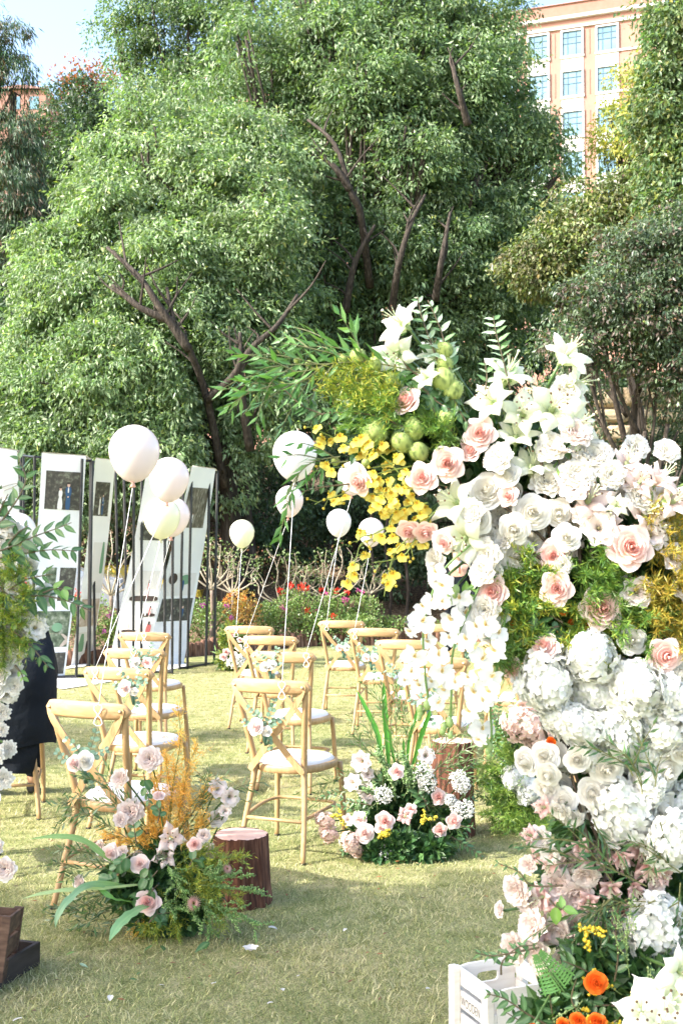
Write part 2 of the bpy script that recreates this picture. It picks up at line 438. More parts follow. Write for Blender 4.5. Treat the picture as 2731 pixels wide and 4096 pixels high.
# ------------------------------------------------------------------ trees
def lobes_px(lst, Yd, k=1.0):
    out = []
    for t in lst:
        px, py, r = t[:3]; Y = t[3] if len(t) > 3 else Yd
        if k < 1 and r > 100:
            q = random.Random(int(px * 7 + py))
            for m in range(6):
                a = q.uniform(0, 1.2) + m * 1.256; e = q.uniform(.40, .80) if m else 0
                s = q.uniform(.36, .58)
                c = P(px + math.cos(a) * e * r, py + math.sin(a) * e * r * .9, Y + q.uniform(-.5, .25) * r / F * Y)
                out.append((c, r * s / F * Y))
            continue
        out.append((P(px, py, Y), r * k / F * Y))
    return out
def crown(name, lobes, n, L, W, pal, parent, seed, droop=.95, per=9, kper=170, cr=.22, flat=.85, back=.25, shell=.5, jitter=1.0, extra=None, mat='treeleaf', limbs=()):
    r = np.random.default_rng(seed)
    Cn = np.array([tuple(c) for c, _ in lobes]); R = np.array([q for _, q in lobes])
    w = R ** 2; w /= w.sum()
    # clumps: small leafy domes on the lobe surface, with gaps between them
    nk = max(6, n // kper)
    idx = r.choice(len(R), size=nk * 2, p=w)
    d = unit(r.normal(size=(nk * 2, 3)))
    keep = (d[:, 1] < .35) | (r.random(nk * 2) < back)
    idx = idx[keep][:nk]; d = d[keep][:nk]; nk = len(idx)
    rad = R[idx] * (shell + (1.14 - shell) * r.random(nk) ** .6)
    kc = Cn[idx] + d * rad[:, None] * np.array([1, 1, flat])
    kr = cr * 1.65 * (.5 + 1.0 * r.random(nk))
    kcol = (.74 + .52 * r.random(nk))
    # twigs inside each clump, mostly on its upper outer side
    nc = n // per
    ki = r.integers(0, nk, nc)
    dd0 = unit(r.normal(size=(nc, 3)) * np.array([1, 1, .75]) + np.array([0, 0, .35]) + d[ki] * .55)
    ctr = kc[ki] + dd0 * (kr[ki] * (.45 + .6 * r.random(nc) ** .6))[:, None] * np.array([1.15, 1.15, .80])
    ctr[:, 2] -= .12 * ((ctr[:, 0] - kc[ki][:, 0]) ** 2 + (ctr[:, 1] - kc[ki][:, 1]) ** 2) / np.maximum(kr[ki], .1)
    # open lanes along the big limbs
    keepc = np.ones(nc, dtype=bool)
    for path in limbs:
        for a, b in zip(path[:-1], path[1:]):
            a2 = np.array([a.x, a.z]); b2 = np.array([b.x, b.z]); ab = b2 - a2
            q = np.clip(((ctr[:, [0, 2]] - a2) @ ab) / (ab @ ab), 0, 1)
            dist = np.linalg.norm(ctr[:, [0, 2]] - a2 - q[:, None] * ab, axis=1)
            keepc &= ~((dist < .16 + .22 * r.random(nc) ** 1.5) & (ctr[:, 1] < (a.y + b.y) / 2 + .5))
    ctr = ctr[keepc]; dd0 = dd0[keepc]; ki = ki[keepc]; nc = len(ctr)
    tw = kcol[ki] * (.85 + .3 * r.random(nc))
    cc = np.repeat(ctr, per, axis=0); dd = np.repeat(dd0, per, axis=0)
    off = r.normal(size=(nc * per, 3)) * cr * .36 * np.array([1, 1, .7])
    pt = cc + off
    D = dd * .5 + r.normal(size=(nc * per, 3)) * .6 * jitter + np.array([0, 0, -droop]) + unit(off) * .4
    pal = np.array(pal)
    pc = pal[r.integers(0, len(pal), nc)]
    col = np.repeat(pc * tw[:, None], per, axis=0) * (.7 + .6 * r.random(nc * per))[:, None]
    yl = r.random(nc * per) < .03
    col[yl] *= np.array([1.7, 1.35, .8])
    g = Geo()
    leaves(g, pt, D, L * (.6 + .7 * r.random(len(pt))), W * (.7 + .6 * r.random(len(pt))), col, fold=.3, nrm=r.normal(size=(len(pt), 3)) * .8 + np.array([-.25, -.3, .9]))
    if extra: extra(g, ctr, r)
    o = g.obj(name, MT[mat], parent, smooth=False)
    return o
def trunk(parent, base, top, r0, lobes, seed, nb=None, name='trunk', mat='bark', fork=.35):
    r = random.Random(seed)
    g = Geo()
    base = Vector(base); top = Vector(top)
    pts = [base + (top - base) * t + Vector((r.uniform(-.1, .1), r.uniform(-.1, .1), 0)) * (4 * t * (1 - t)) * 2 for t in np.linspace(0, 1, 8)]
    pts[0].z -= .1
    tube(g, smooth_path(pts, 3), list(np.linspace(r0, r0 * .35, 22)), 9)
    lb = lobes if nb is None else lobes[:nb]
    if len(lb) > 40: lb = [lb[i] for i in range(0, len(lb), 3)]
    for k, (c, R) in enumerate(lb):
        t = min(.95, max(fork, fork + r.random() * .5)); t = min(t, max(fork, (c.z - base.z) / (top.z - base.z + .01) * .8))
        s = base + (top - base) * t
        e = c + Vector((r.uniform(-.4, .4), r.uniform(-.85, -.1), r.uniform(-.1, .6))) * R
        mid = s.lerp(e, .5) + Vector((r.uniform(-.25, .25), r.uniform(-.25, .25), -.12 * (e - s).length + r.uniform(0, .3)))
        pp = smooth_path([s, mid, e], 6)
        rr = r0 * (.28 + .24 * r.random())
        tube(g, pp, list(np.linspace(rr, rr * .25, len(pp))), 6)
        for q in range(4):
            a = pp[int(len(pp) * (.4 + .15 * q)) - 1]
            e2 = c + Vector((r.uniform(-1, 1), r.uniform(-1, .2), r.uniform(-.4, 1))).normalized() * R * .98
            p2 = smooth_path([a, a.lerp(e2, .5) + Vector((0, 0, r.uniform(-.2, .2))), e2], 4)
            tube(g, p2, list(np.linspace(rr * .5, rr * .16, len(p2))), 5)
    return g.obj(name, MT[mat], parent)

def tree(name, base, top, r0, lobes, n, L, W, pal, seed, label, cat='tree', group=None, nb=None, fork=.35, limbs=(), **k):
    t = empty(name, base, label=label, cat=cat, group=group)
    sh = [(c - t.location, R) for c, R in lobes]
    trunk(t, Vector((0, 0, 0)), Vector(top) - Vector(base), r0, sh, seed, nb, fork=fork)
    lm_ = [smooth_path([P(*q) - t.location for q in path], 5) for path in limbs]
    rl = random.Random(seed + 5)
    for path in lm_:
        g = Geo(); tube(g, path, list(np.linspace(.085, .028, len(path))), 7)
        for q in range(5):
            a = path[int(len(path) * (.25 + .14 * q))]; e = a + Vector((rl.uniform(-.7, .7), rl.uniform(-.2, .4), rl.uniform(.2, .9)))
            p2 = smooth_path([a, a.lerp(e, .5) + Vector((rl.uniform(-.1, .1), 0, 0)), e], 4); tube(g, p2, list(np.linspace(.03, .008, len(p2))), 5)
        g.obj('limb', MT['bark'], t)
    crown('crown', sh, n, L, W, pal, t, seed, limbs=lm_, **k)
    return t

PAL_BRIGHT = [(.195, .275, .14), (.155, .235, .11), (.24, .31, .175), (.12, .195, .085)]
PAL_MID = [(.13, .20, .095), (.105, .175, .08), (.165, .235, .11), (.085, .15, .07)]
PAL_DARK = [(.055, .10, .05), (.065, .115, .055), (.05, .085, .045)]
PAL_YEL = [(.34, .36, .07), (.30, .35, .08), (.40, .36, .08)]
PAL_YG = [(.12, .165, .06), (.17, .19, .065), (.10, .145, .055), (.14, .135, .07)]
PAL_PRIV = [(.065, .105, .06), (.08, .125, .065), (.06, .095, .055), (.095, .135, .07)]

# the big bright camphor-like tree on the left
LB = lobes_px([(330, 1640, 250, 20), (190, 1560, 170, 19.6), (600, 1480, 290, 19.6), (350, 1260, 250, 20.5), (150, 1780, 130, 19.5), (640, 1160, 300, 20.5),
               (420, 930, 230, 21), (690, 780, 290, 21.5), (950, 1000, 270, 21), (860, 1360, 270, 20.3), (1000, 640, 260, 22), (600, 560, 190, 22.2),
               (420, 1820, 190, 19.5), (720, 1740, 210, 19.8), (1010, 1640, 190, 20.4), (250, 1060, 150, 21), (140, 1330, 120, 20.4), (1080, 1250, 180, 21),
               (280, 1950, 150, 19.6), (560, 1900, 150, 19.8), (100, 1500, 90, 20), (200, 1180, 110, 20.8), (360, 760, 130, 21.5), (850, 1850, 130, 20.2), (480, 620, 120, 22), (60, 1680, 90, 19.8)], 21, .84)
tree('broadleaf_tree', (-2.0, 20.8, .2), (-2.4, 21.4, 9.2), .24, LB, 240000, .115, .0195, PAL_BRIGHT, 1,
     'large bright green evergreen tree with a wide rounded crown behind the photo banners', limbs=[[(900, 1950, 20.3), (830, 1600, 19.6), (757, 1393, 19.0), (700, 1290, 18.9), (668, 1150, 19.0)], [(757, 1400, 19.0), (640, 1230, 18.8), (560, 1110, 18.8), (430, 990, 19.2)], [(700, 1290, 18.9), (560, 1230, 18.8), (450, 1140, 18.9)], [(1000, 1800, 19.8), (960, 1500, 19.2), (1010, 1390, 19.1), (1110, 1300, 19.2), (1190, 1180, 19.6)], [(830, 1600, 19.5), (950, 1480, 19.1), (960, 1330, 19.1)]], back=.12, cr=.22, fork=.22)
LB = lobes_px([(1300, 320, 270), (1620, 250, 280), (1850, 420, 260), (1960, 300, 150), (2080, 620, 150), (1500, 700, 320), (1850, 850, 300), (1230, 760, 260), (2060, 920, 190),
               (1400, 1080, 300), (1720, 1180, 300), (2010, 1180, 220), (1260, 1400, 230), (1600, 1480, 250), (1330, 80, 260), (1750, 60, 230), (1060, 330, 240),
               (2200, 760, 90), (2130, 470, 100), (2010, 130, 95), (2180, 640, 85), (2060, 280, 95), (1900, 1500, 200), (1130, 1150, 170, 23), (2235, 600, 40), (1440, 1650, 180), (1500, 380, 160, 22.6), (1700, 650, 150, 22.4), (1560, 950, 140, 22.4)], 23.6, .86)
tree('broadleaf_tree', (.3, 23.8, .5), (1.5, 24.3, 10.4), .26, LB, 225000, .125, .021, PAL_MID + PAL_BRIGHT[:1], 2,
     'tall green evergreen tree with drooping leaves in front of the pink building', limbs=[[(1480, 1150, 22.4), (1440, 850, 21.6), (1400, 760, 21.4), (1340, 580, 21.4), (1232, 480, 21.8)], [(1400, 760, 21.4), (1330, 660, 21.3), (1240, 620, 21.6)], [(1560, 1300, 22.2), (1590, 1080, 21.5), (1640, 900, 21.4), (1700, 780, 21.8)], [(1740, 1200, 22.0), (1765, 1040, 21.6), (1800, 850, 21.8)], [(1380, 1250, 22), (1420, 1050, 21.7), (1500, 900, 21.6)], [(1870, 500, 22), (1830, 350, 21.7), (1800, 230, 21.9)]], back=.12, cr=.24, fork=.22)
LB = lobes_px([(1150, 150, 200), (1400, 200, 230), (1650, 180, 220), (1880, 300, 180), (1950, 600, 180), (1750, 600, 260), (1400, 650, 280), (1100, 500, 240), (1000, 800, 260), (1350, 1000, 280), (1700, 1000, 280), (2000, 980, 220), (1200, 1300, 280), (1550, 1350, 280), (1850, 1350, 240), (2080, 820, 150), (2050, 1250, 200), (1900, 80, 110), (2060, 560, 90)], 29)
tree('broadleaf_tree', (.5, 29.5, 1.5), (1.0, 29.5, 13), .3, LB, 70000, .16, .034, PAL_MID, 12,
     'darker evergreen tree close behind the tall one, filling the gaps of its crown', back=.05, cr=.32, fork=.2)
LB = lobes_px([(700, 230, 230), (900, 60, 240), (560, 360, 110), (500, 170, 90), (620, 80, 150), (800, 400, 170), (1050, 0, 200)], 31)
tree('broadleaf_tree', (-4.4, 31.5, 1.5), (-4.3, 31.5, 14), .3, LB, 42000, .13, .026, PAL_MID, 3,
     'tall hazy green tree whose top rises behind the bright evergreen crown', back=.1, cr=.3)
LB = lobes_px([(330, 460, 130), (230, 560, 110), (400, 560, 130), (320, 690, 130), (430, 420, 60), (180, 700, 110)], 36)
tree('broadleaf_tree', (-8.6, 36.5, 1.5), (-8.5, 36.5, 13), .3, LB, 26000, .15, .03, PAL_DARK, 4,
     'dark round tree in the gap of sky between the feathery conifer and the tall tree', back=.1, cr=.32)
# reddish twig tops above it
g = Geo(); r = np.random.default_rng(3)
c = np.concatenate([r.normal(size=(160, 3)) * (.5, .3, .35) + np.array(P(300 + 45 * k, 335 - 12 * (k % 2), 35.6)) for k in range(4)])
leaves(g, c, r.normal(size=c.shape) + (0, 0, .4), .16, .04, (.33, .12, .07))
t = empty('maple_tree', (P(370, 400, 35.6).x, 35.6, 1.5), label='reddish treetop poking above the dark round tree', cat='tree')
o = g.obj('crown', MT['leaf'], t, smooth=False); o.location = -t.location
g = Geo(); tube(g, [(0, 0, 0), (.2, 0, 6), (0, 0, P(370, 345, 35.6).z - 1.5)], [.14, .1, .03], 6); g.obj('trunk', MT['bark'], t)
# feathery conifer at the left edge
LB = lobes_px([(-30, 160, 100), (10, 330, 95), (-10, 560, 110), (60, 620, 75), (20, 800, 150), (150, 900, 110), (60, 1000, 150), (230, 830, 85), (170, 1120, 130),
               (30, 1250, 150), (120, 1330, 110), (0, 1500, 130), (60, 1700, 110), (-20, 1850, 120), (180, 1010, 100)], 26)
tree('conifer_tree', (-8.0, 26.5, 1), (-7.8, 26.4, 12.5), .22, LB, 62000, .17, .013, PAL_DARK + [(.045, .10, .05), (.10, .07, .035)], 5,
     'dark feathery conifer with hanging sprays at the left edge', droop=1.5, back=.15, cr=.22, jitter=.5)
# right-hand side
LB = lobes_px([(2600, 1240, 190), (2390, 1200, 150), (2270, 1390, 110), (2660, 1440, 150), (2480, 1330, 150), (2720, 1000, 160), (2560, 1040, 150)], 17)
tree('privet_tree', (4.5, 17.4, .3), (4.7, 17.4, 5.2), .10, LB, 42000, .078, .018, PAL_PRIV + [(.13, .10, .085)], 6,
     'dark privet shrub with brownish seed clusters overhanging the stone wall', droop=.9, back=.15, cr=.16, nb=4, fork=.3)
LB = lobes_px([(2300, 1900, 170), (2500, 1980, 170), (2700, 1850, 150), (2200, 1700, 110), (2700, 2100, 150), (2380, 2150, 170), (2600, 1800, 70), (2700, 1680, 90), (2290, 1540, 90), (2730, 1560, 70), (2340, 1720, 60)], 18.3)
tree('privet_tree', (4.3, 18.6, .3), (4.4, 18.6, 2.6), .06, LB, 24000, .08, .018, PAL_PRIV, 7,
     'low dark privet shrub below the stone wall beside the flower arch', droop=.8, back=.15, cr=.16, fork=.2)
LB = lobes_px([(2340, 860, 90), (2500, 870, 110), (2670, 870, 140), (2420, 980, 140), (2240, 1010, 120), (2640, 740, 100), (2150, 1080, 100), (2710, 680, 80), (2530, 980, 130), (2560, 760, 60)], 20)
tree('autumn_tree', (5.3, 20.5, .6), (5.1, 20.3, 8), .13, LB, 40000, .10, .023, PAL_YG, 8,
     'yellowish green bushy tree below the pink building on the right', back=.12, cr=.2)
LB = lobes_px([(2720, 60, 90), (2710, 280, 100), (2735, 520, 120), (2665, 460, 60), (2730, 150, 90), (2650, 570, 50), (2650, 370, 45), (2710, 680, 80), (2690, 780, 80), (2735, 880, 90)], 18)
tree('broadleaf_tree', (5.9, 18.5, .6), (5.7, 18.3, 10.2), .13, LB, 30000, .105, .024, PAL_MID + PAL_YG[:2], 9,
     'vine covered green tree at the right edge of the pink building', back=.12, cr=.2)
LB = lobes_px([(2560, 260, 50), (2540, 330, 40), (2520, 430, 45), (2500, 540, 60), (2560, 560, 60), (2480, 640, 55), (2590, 440, 50), (2420, 610, 35), (2430, 500, 25)], 24)
tree('locust_tree', (6.4, 24.3, .8), (6.0, 24.2, 10.2), .09, LB, 6000, .10, .020, PAL_YEL, 10,
     'thin yellow leaved tree in front of the pink facade', back=.5, cr=.22, per=10, kper=90)
# thickets under the crowns: each a shrub of its own
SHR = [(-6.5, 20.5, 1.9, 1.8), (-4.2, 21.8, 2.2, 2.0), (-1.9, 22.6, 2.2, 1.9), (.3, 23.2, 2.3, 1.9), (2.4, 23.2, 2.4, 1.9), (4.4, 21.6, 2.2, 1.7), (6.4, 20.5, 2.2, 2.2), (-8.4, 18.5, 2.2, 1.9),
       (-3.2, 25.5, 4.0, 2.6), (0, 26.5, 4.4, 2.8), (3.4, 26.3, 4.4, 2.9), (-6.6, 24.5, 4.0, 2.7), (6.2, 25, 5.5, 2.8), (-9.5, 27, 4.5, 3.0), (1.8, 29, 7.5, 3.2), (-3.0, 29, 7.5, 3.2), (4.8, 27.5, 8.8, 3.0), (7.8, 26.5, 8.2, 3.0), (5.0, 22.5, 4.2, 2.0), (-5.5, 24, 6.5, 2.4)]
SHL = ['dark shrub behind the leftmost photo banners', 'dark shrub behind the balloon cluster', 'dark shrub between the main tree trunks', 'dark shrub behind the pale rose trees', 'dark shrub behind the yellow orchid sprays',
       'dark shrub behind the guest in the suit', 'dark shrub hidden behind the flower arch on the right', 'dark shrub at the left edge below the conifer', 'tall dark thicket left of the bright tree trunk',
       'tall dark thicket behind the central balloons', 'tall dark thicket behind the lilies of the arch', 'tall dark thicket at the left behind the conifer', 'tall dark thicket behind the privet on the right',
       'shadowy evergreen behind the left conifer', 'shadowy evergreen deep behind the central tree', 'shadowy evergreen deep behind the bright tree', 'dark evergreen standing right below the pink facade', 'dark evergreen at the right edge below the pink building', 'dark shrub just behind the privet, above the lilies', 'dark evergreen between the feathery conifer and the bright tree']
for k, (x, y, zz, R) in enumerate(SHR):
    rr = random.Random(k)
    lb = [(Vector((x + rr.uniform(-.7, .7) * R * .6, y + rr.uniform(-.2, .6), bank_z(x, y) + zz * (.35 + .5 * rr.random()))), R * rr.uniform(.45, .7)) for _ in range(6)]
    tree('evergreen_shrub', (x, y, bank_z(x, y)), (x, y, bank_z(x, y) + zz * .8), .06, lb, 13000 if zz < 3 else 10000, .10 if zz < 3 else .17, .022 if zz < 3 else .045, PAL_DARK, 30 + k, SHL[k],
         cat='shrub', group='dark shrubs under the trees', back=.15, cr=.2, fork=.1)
# bare dark trunks that stand in the shade
for k, (px, Y, h, rr, lab) in enumerate([(910, 20.6, 4.2, .17, 'stout shaded trunk left of the rose trees'), (985, 21.2, 3.2, .14, 'shaded grey trunk just behind the first rose tree'), (1490, 20.6, 2.6, .035, 'thin pale sapling trunk right of the rose trees'),
                                    (1550, 20.9, 2.4, .03, 'thin dark sapling trunk left of the suited guest'), (1618, 21.0, 2.8, .035, 'thin sapling trunk beside the orchid cascade'), (2560, 17.2, 3.4, .05, 'bare grey stem in front of the stone wall'), (2650, 17.1, 3.5, .05, 'bare grey stem at the right end of the stone wall')]):
    b = P(px, 2400, Y); b.z = bank_z(b.x, Y)
    t = empty('leafless_sapling', b, label=lab, cat='sapling', group='bare trunks in the shade')
    g = Geo(); tube(g, smooth_path([(0, 0, -.1), (.06, 0, h * .3), (-.05, .05, h * .7), (.1, 0, h)], 4), list(np.linspace(rr, rr * .7, 13)), 8)
    if px > 2000:
        for q in range(5):
            tube(g, smooth_path([(0, 0, .5 + .3 * q), ((-1) ** q * .25, .05, 1.2 + .35 * q), ((-1) ** q * .6, 0, 2.2 + .3 * q)], 3), [.02] * 7, 5)
    g.obj('stem', MT['bark'], t)

# off-frame trees on the left that shade the lawn
def shade_tree(x, y, zc, R, n, seed, lab, sparse=1.0):
    rr = random.Random(seed)
    lb = [(Vector((x + rr.uniform(-1, 1) * R * .8, y + rr.uniform(-1, 1) * R * .8, zc + rr.uniform(-.5, .5) * R)), R * rr.uniform(.35, .55)) for _ in range(8)]
    tree('broadleaf_tree', (x, y, 0), (x, y, zc), .16, lb, int(n * sparse), .16, .035, PAL_MID, seed, lab, back=1.0, cr=.3)
shade_tree(-7.4, .45, 5.2, 1.05, 8000, 61, 'broadleaf tree beside the lawn, nearest to the camera on the left')
shade_tree(-5.9, .3, 5.2, .95, 6500, 63, 'broadleaf tree standing behind the camera whose crown shades the arch')
shade_tree(-9.0, 6.6, 4.6, 1.2, 7000, 62, 'broadleaf tree beside the lawn left of the seats')

# ------------------------------------------------------------------ flower bed edging, bushes and rose trees
ed = empty('log_edging', (-3, 16, 0), label='low border of upright split logs along the flower bed', cat='garden edging')
lm = []
for k in range(5):
    g = Geo(); rr = random.Random(k)
    pts = []; n = 9
    h = .20 + .03 * rr.random()
    V = []
    for z in (-.05, h * .5, h - .012, h):
        for i in range(n):
            a = 2 * math.pi * i / n; q = .045 * (1 + .12 * math.sin(3 * a + k)) * (.82 if z == h else 1)
            V.append((q * math.cos(a), q * math.sin(a), z + (.01 * math.sin(a + k) if z >= h - .02 else 0)))
    g.add(V, [grid_faces(n, 4, True), np.array([[3 * n + i for i in range(n)]])])
    lm.append(g.mesh('log', [MT['log']]))
acc = 0; k = 0
for a, b in zip(EDGE[:-1], EDGE[1:]):
    seg = math.dist(a, b)
    while acc < seg:
        t = acc / seg; x = a[0] + (b[0] - a[0]) * t; y = a[1] + (b[1] - a[1]) * t
        if -6.5 < x < 3.0:
            rr = random.Random(k)
            link('log', lm[k % 5], ed, loc=Vector((x + 3, y - 16 - .03, 0)), rot=(rr.uniform(-.07, .07), rr.uniform(-.08, .08), rr.uniform(0, 6)), scale=(1, 1, rr.uniform(.85, 1.15)))
        acc += .078 + random.Random(k + 99).uniform(0, .02); k += 1
    acc -= seg

def bush(x, y, h, w, label, blooms, seed, pal=((.16, .25, .07), (.12, .21, .06), (.20, .27, .09)), group='flowering bushes in the bed', n=1500):
    r = np.random.default_rng(seed); z0 = bank_z(x, y)
    t = empty('flowering_bush', (x, y, z0), label=label, cat='bush', group=group)
    g = Geo()
    for k in range(9):
        a = r.random() * 6.28
        tube(g, smooth_path([(0, 0, -.02), (math.cos(a) * w * .25, math.sin(a) * w * .25, h * .5), (math.cos(a) * w * .45, math.sin(a) * w * .45, h * .85)], 3), [.008] * 6 + [.004], 5, (.12, .10, .05))
    g.obj('stems', MT['plain'], t)
    g = Geo()
    d = unit(r.normal(size=(n, 3)) + (0, -.2, .3)); q = r.random(n) ** .5
    pt = d * q[:, None] * (w * .5, w * .5, h * .55) + (0, 0, h * .5)
    leaves(g, pt, d + r.normal(size=(n, 3)) * .7, .045, .017, np.array(pal)[r.integers(0, len(pal), n)] * (.7 + .6 * r.random((n, 1))), nrm=r.normal(size=(n, 3)) + (0, -.3, 1.2))
    g.obj('foliage', MT['leaf'], t, smooth=False)
    for name, col, cnt, sz in blooms:
        for _ in range(cnt):
            g = Geo(); d = unit(r.normal(size=3) * (1, .6, .7) + (0, -.7, .8))
            c = d * (w * .5, w * .5, h * .6) + (0, 0, h * .5)
            pts = r.normal(size=(26, 3)) * sz * .45
            leaves(g, pts + c, unit(pts) + r.normal(size=(26, 3)) * .3 + (0, -.3, .3), sz * .7, sz * .32, np.array(col) * (.8 + .4 * r.random((26, 1))))
            g.obj(name, MT['petal'], t, smooth=False)
    return t
RED = ('red_bloom', (.75, .05, .04), 0, .07)
BU = [(-5.4, 15.6, .8, 1.1, 'leafy bush with red blooms behind the widest banner', [('red_bloom', (.78, .06, .05), 3, .06)]),
      (-4.6, 16.0, 1.0, .9, 'tall bush with coral red blooms between two banners', [('coral_bloom', (.80, .10, .09), 5, .075)]),
      (-3.75, 16.5, .85, 1.0, 'bush with coral blooms behind the balloon strings', [('coral_bloom', (.80, .12, .10), 4, .06)]),
      (-2.9, 17.3, .75, .9, 'bush with purple blooms beside the right banner frame', [('purple_bloom', (.42, .06, .35), 5, .035)]),
      (-2.15, 17.9, .70, .9, 'bush with purple dots of bloom just right of the banner frames', [('purple_bloom', (.42, .06, .35), 6, .035)]),
      (-1.62, 18.2, .85, .7, 'orange tinged bush right of the banner frames', [('orange_bloom', (.75, .22, .05), 3, .03)]),
      (-1.15, 18.6, .65, .8, 'low green bush under the leftmost rose tree', [('magenta_bloom', (.55, .08, .30), 3, .035)]),
      (-.75, 18.95, .85, .9, 'bush with scarlet blooms left of the tall string', [('scarlet_bloom', (.62, .05, .03), 4, .055)]),
      (-.15, 19.2, .80, .9, 'bush with scarlet and magenta blooms under the second rose tree', [('scarlet_bloom', (.62, .05, .03), 3, .045), ('magenta_bloom', (.55, .08, .30), 4, .035)]),
      (.35, 19.4, .75, .8, 'bush with pale magenta blooms in the middle of the bed', [('magenta_bloom', (.6, .12, .35), 5, .035)]),
      (-.4, 18.75, .5, .9, 'low bush with two scarlet blooms near the log edging', [('scarlet_bloom', (.62, .05, .03), 2, .05)]),
      (.25, 18.95, .45, .9, 'low plain green bush at the log edging', []),
      (-5.9, 14.9, .6, 1.0, 'low green bush at the log edging behind the widest banner', []),
      (-3.2, 16.5, .55, .8, 'low green bush at the log edging beside the right banner', [('purple_bloom', (.42, .06, .35), 2, .03)]),
      (.85, 19.5, .38, .8, 'thin low green bush at the right end of the bed', []),
      (1.45, 20.0, .30, .8, 'sparse grassy clump left of the suited guest', [])]
for k, b in enumerate(BU):
    pal = ((.16, .25, .07), (.12, .21, .06), (.20, .27, .09)) if 'orange' not in b[4] else ((.45, .26, .07), (.30, .25, .07), (.38, .20, .06))
    bush(*b, seed=200 + k, pal=pal, n=1500 if b[2] > .4 else 700)

def rose_tree(px, Y, ztop, fork, seed, label, spread=.55, nleaf=220):
    r = random.Random(seed); q = np.random.default_rng(seed)
    b = P(px, 2400, Y); b.z = bank_z(b.x, Y)
    t = empty('rose_tree', b, label=label, cat='rose tree', group='gnarled rose trees in the bed')
    g = Geo(); c0 = (.30, .26, .19)
    f = Vector((.02, 0, fork - b.z))
    tube(g, smooth_path([(0, 0, -.05), (.03, 0, f.z * .5), f], 4), list(np.linspace(.035, .028, 9)), 7, (.17, .13, .10))
    tips = []
    for k in range(7):
        a = (k / 6 - .5) * 2 + r.uniform(-.1, .1)
        e = f + Vector((a * spread, r.uniform(-.25, .25), (ztop - fork) * (1 - .35 * a * a) * r.uniform(.75, 1.05)))
        m = f + Vector((a * spread * .65, r.uniform(-.1, .1), (e.z - f.z) * .35))
        pp = smooth_path([f, m, m.lerp(e, .5) + Vector((r.uniform(-.08, .08), 0, 0)), e], 4)
        tube(g, pp, list(np.linspace(.017, .006, len(pp))), 6, c0)
        tips.append(e)
        for _ in range(3):
            s = pp[r.randrange(4, len(pp))]; e2 = s + Vector((r.uniform(-.2, .2), r.uniform(-.15, .15), r.uniform(.02, .22)))
            p2 = smooth_path([s, s.lerp(e2, .5) + Vector((r.uniform(-.04, .04), 0, -.02)), e2], 3)
            tube(g, p2, list(np.linspace(.009, .003, len(p2))), 5, c0); tips.append(e2)
    g.obj('branches', MT['plain'], t)
    g = Geo(); tp = np.array([tuple(x) for x in tips])
    pt = tp[q.integers(0, len(tp), nleaf)] + q.normal(size=(nleaf, 3)) * .06
    leaves(g, pt, q.normal(size=(nleaf, 3)) + (0, -.2, .2), .05, .017, np.array([(.17, .24, .10), (.13, .20, .07), (.30, .14, .08)])[q.choice(3, nleaf, p=[.5, .42, .08])], nrm=q.normal(size=(nleaf, 3)) + (0, -.3, 1))
    g.obj('leaves', MT['leaf'], t, smooth=False)
rose_tree(926, 18.9, 1.62, .85, 1, 'pale branched rose tree behind the cream balloon string', .5)
rose_tree(1124, 19.4, 1.58, .62, 2, 'rose tree with a wide fan of pale branches beside the tall vertical string', .62)
rose_tree(1312, 19.5, 1.65, .72, 3, 'rose tree with a wide bowl of pale branches under the white balloon', .6)
rose_tree(1205, 20.4, 1.3, .75, 4, 'dark shaded rose tree between the two pale fanned ones', .4, 120)
rose_tree(440, 16.6, 1.85, .9, 5, 'rose tree seen in the gap between two banners', .45)
rose_tree(842, 17.6, 1.7, .95, 6, 'rose tree just right of the banner frames', .35)
rose_tree(1475, 20.2, 1.35, .8, 7, 'shaded rose tree left of the suited guest', .4, 120)

# ------------------------------------------------------------------ stone wall on the right
sw = empty('stone_wall', (6.2, 21.4, 1.2), label='high retaining wall of rough tan blocks behind the privet', cat='wall')
g = Geo(); box(g, -2.6, 3.4, .12, .5, -1.4, 3.4); g.obj('mortar_backing', MT['mortar'], sw)
sm = []
for k in range(6):
    rr = random.Random(50 + k); g = Geo()
    n = 8; V = []
    for j in range(n):
        for i in range(n):
            u, v = i / (n - 1) * 2 - 1, j / (n - 1) * 2 - 1
            e = max(0, (1 - abs(u) ** 12) * (1 - abs(v) ** 12))
            V.append((u * .5 * (1 - .03 * abs(v) ** 3), -.10 * e ** .3 - rr.uniform(0, .035) * (e > 0), v * .5 * (1 - .03 * abs(u) ** 3)))
    g.add(V, grid_faces(n, n)); sm.append(g.mesh('stone', [MT['stone']]))
rr = random.Random(5); z = -1.35
while z < 3.3:
    h = rr.uniform(.30, .42); x = -2.6 + rr.uniform(-.3, 0)
    while x < 3.3:
        w = rr.uniform(.35, .7)
        link('stone', sm[rr.randrange(6)], sw, loc=(x + w / 2, .12, z + h / 2), scale=(w - .03, 1, h - .03)); x += w
    z += h

# ------------------------------------------------------------------ pink building
bc = P(2660, 2220, 86); bc.z = 0
bld = empty('pink_building', bc, rz=math.atan2(.316, -.949), label='pink rendered block with white bands and blue glazed windows behind the trees', cat='building')
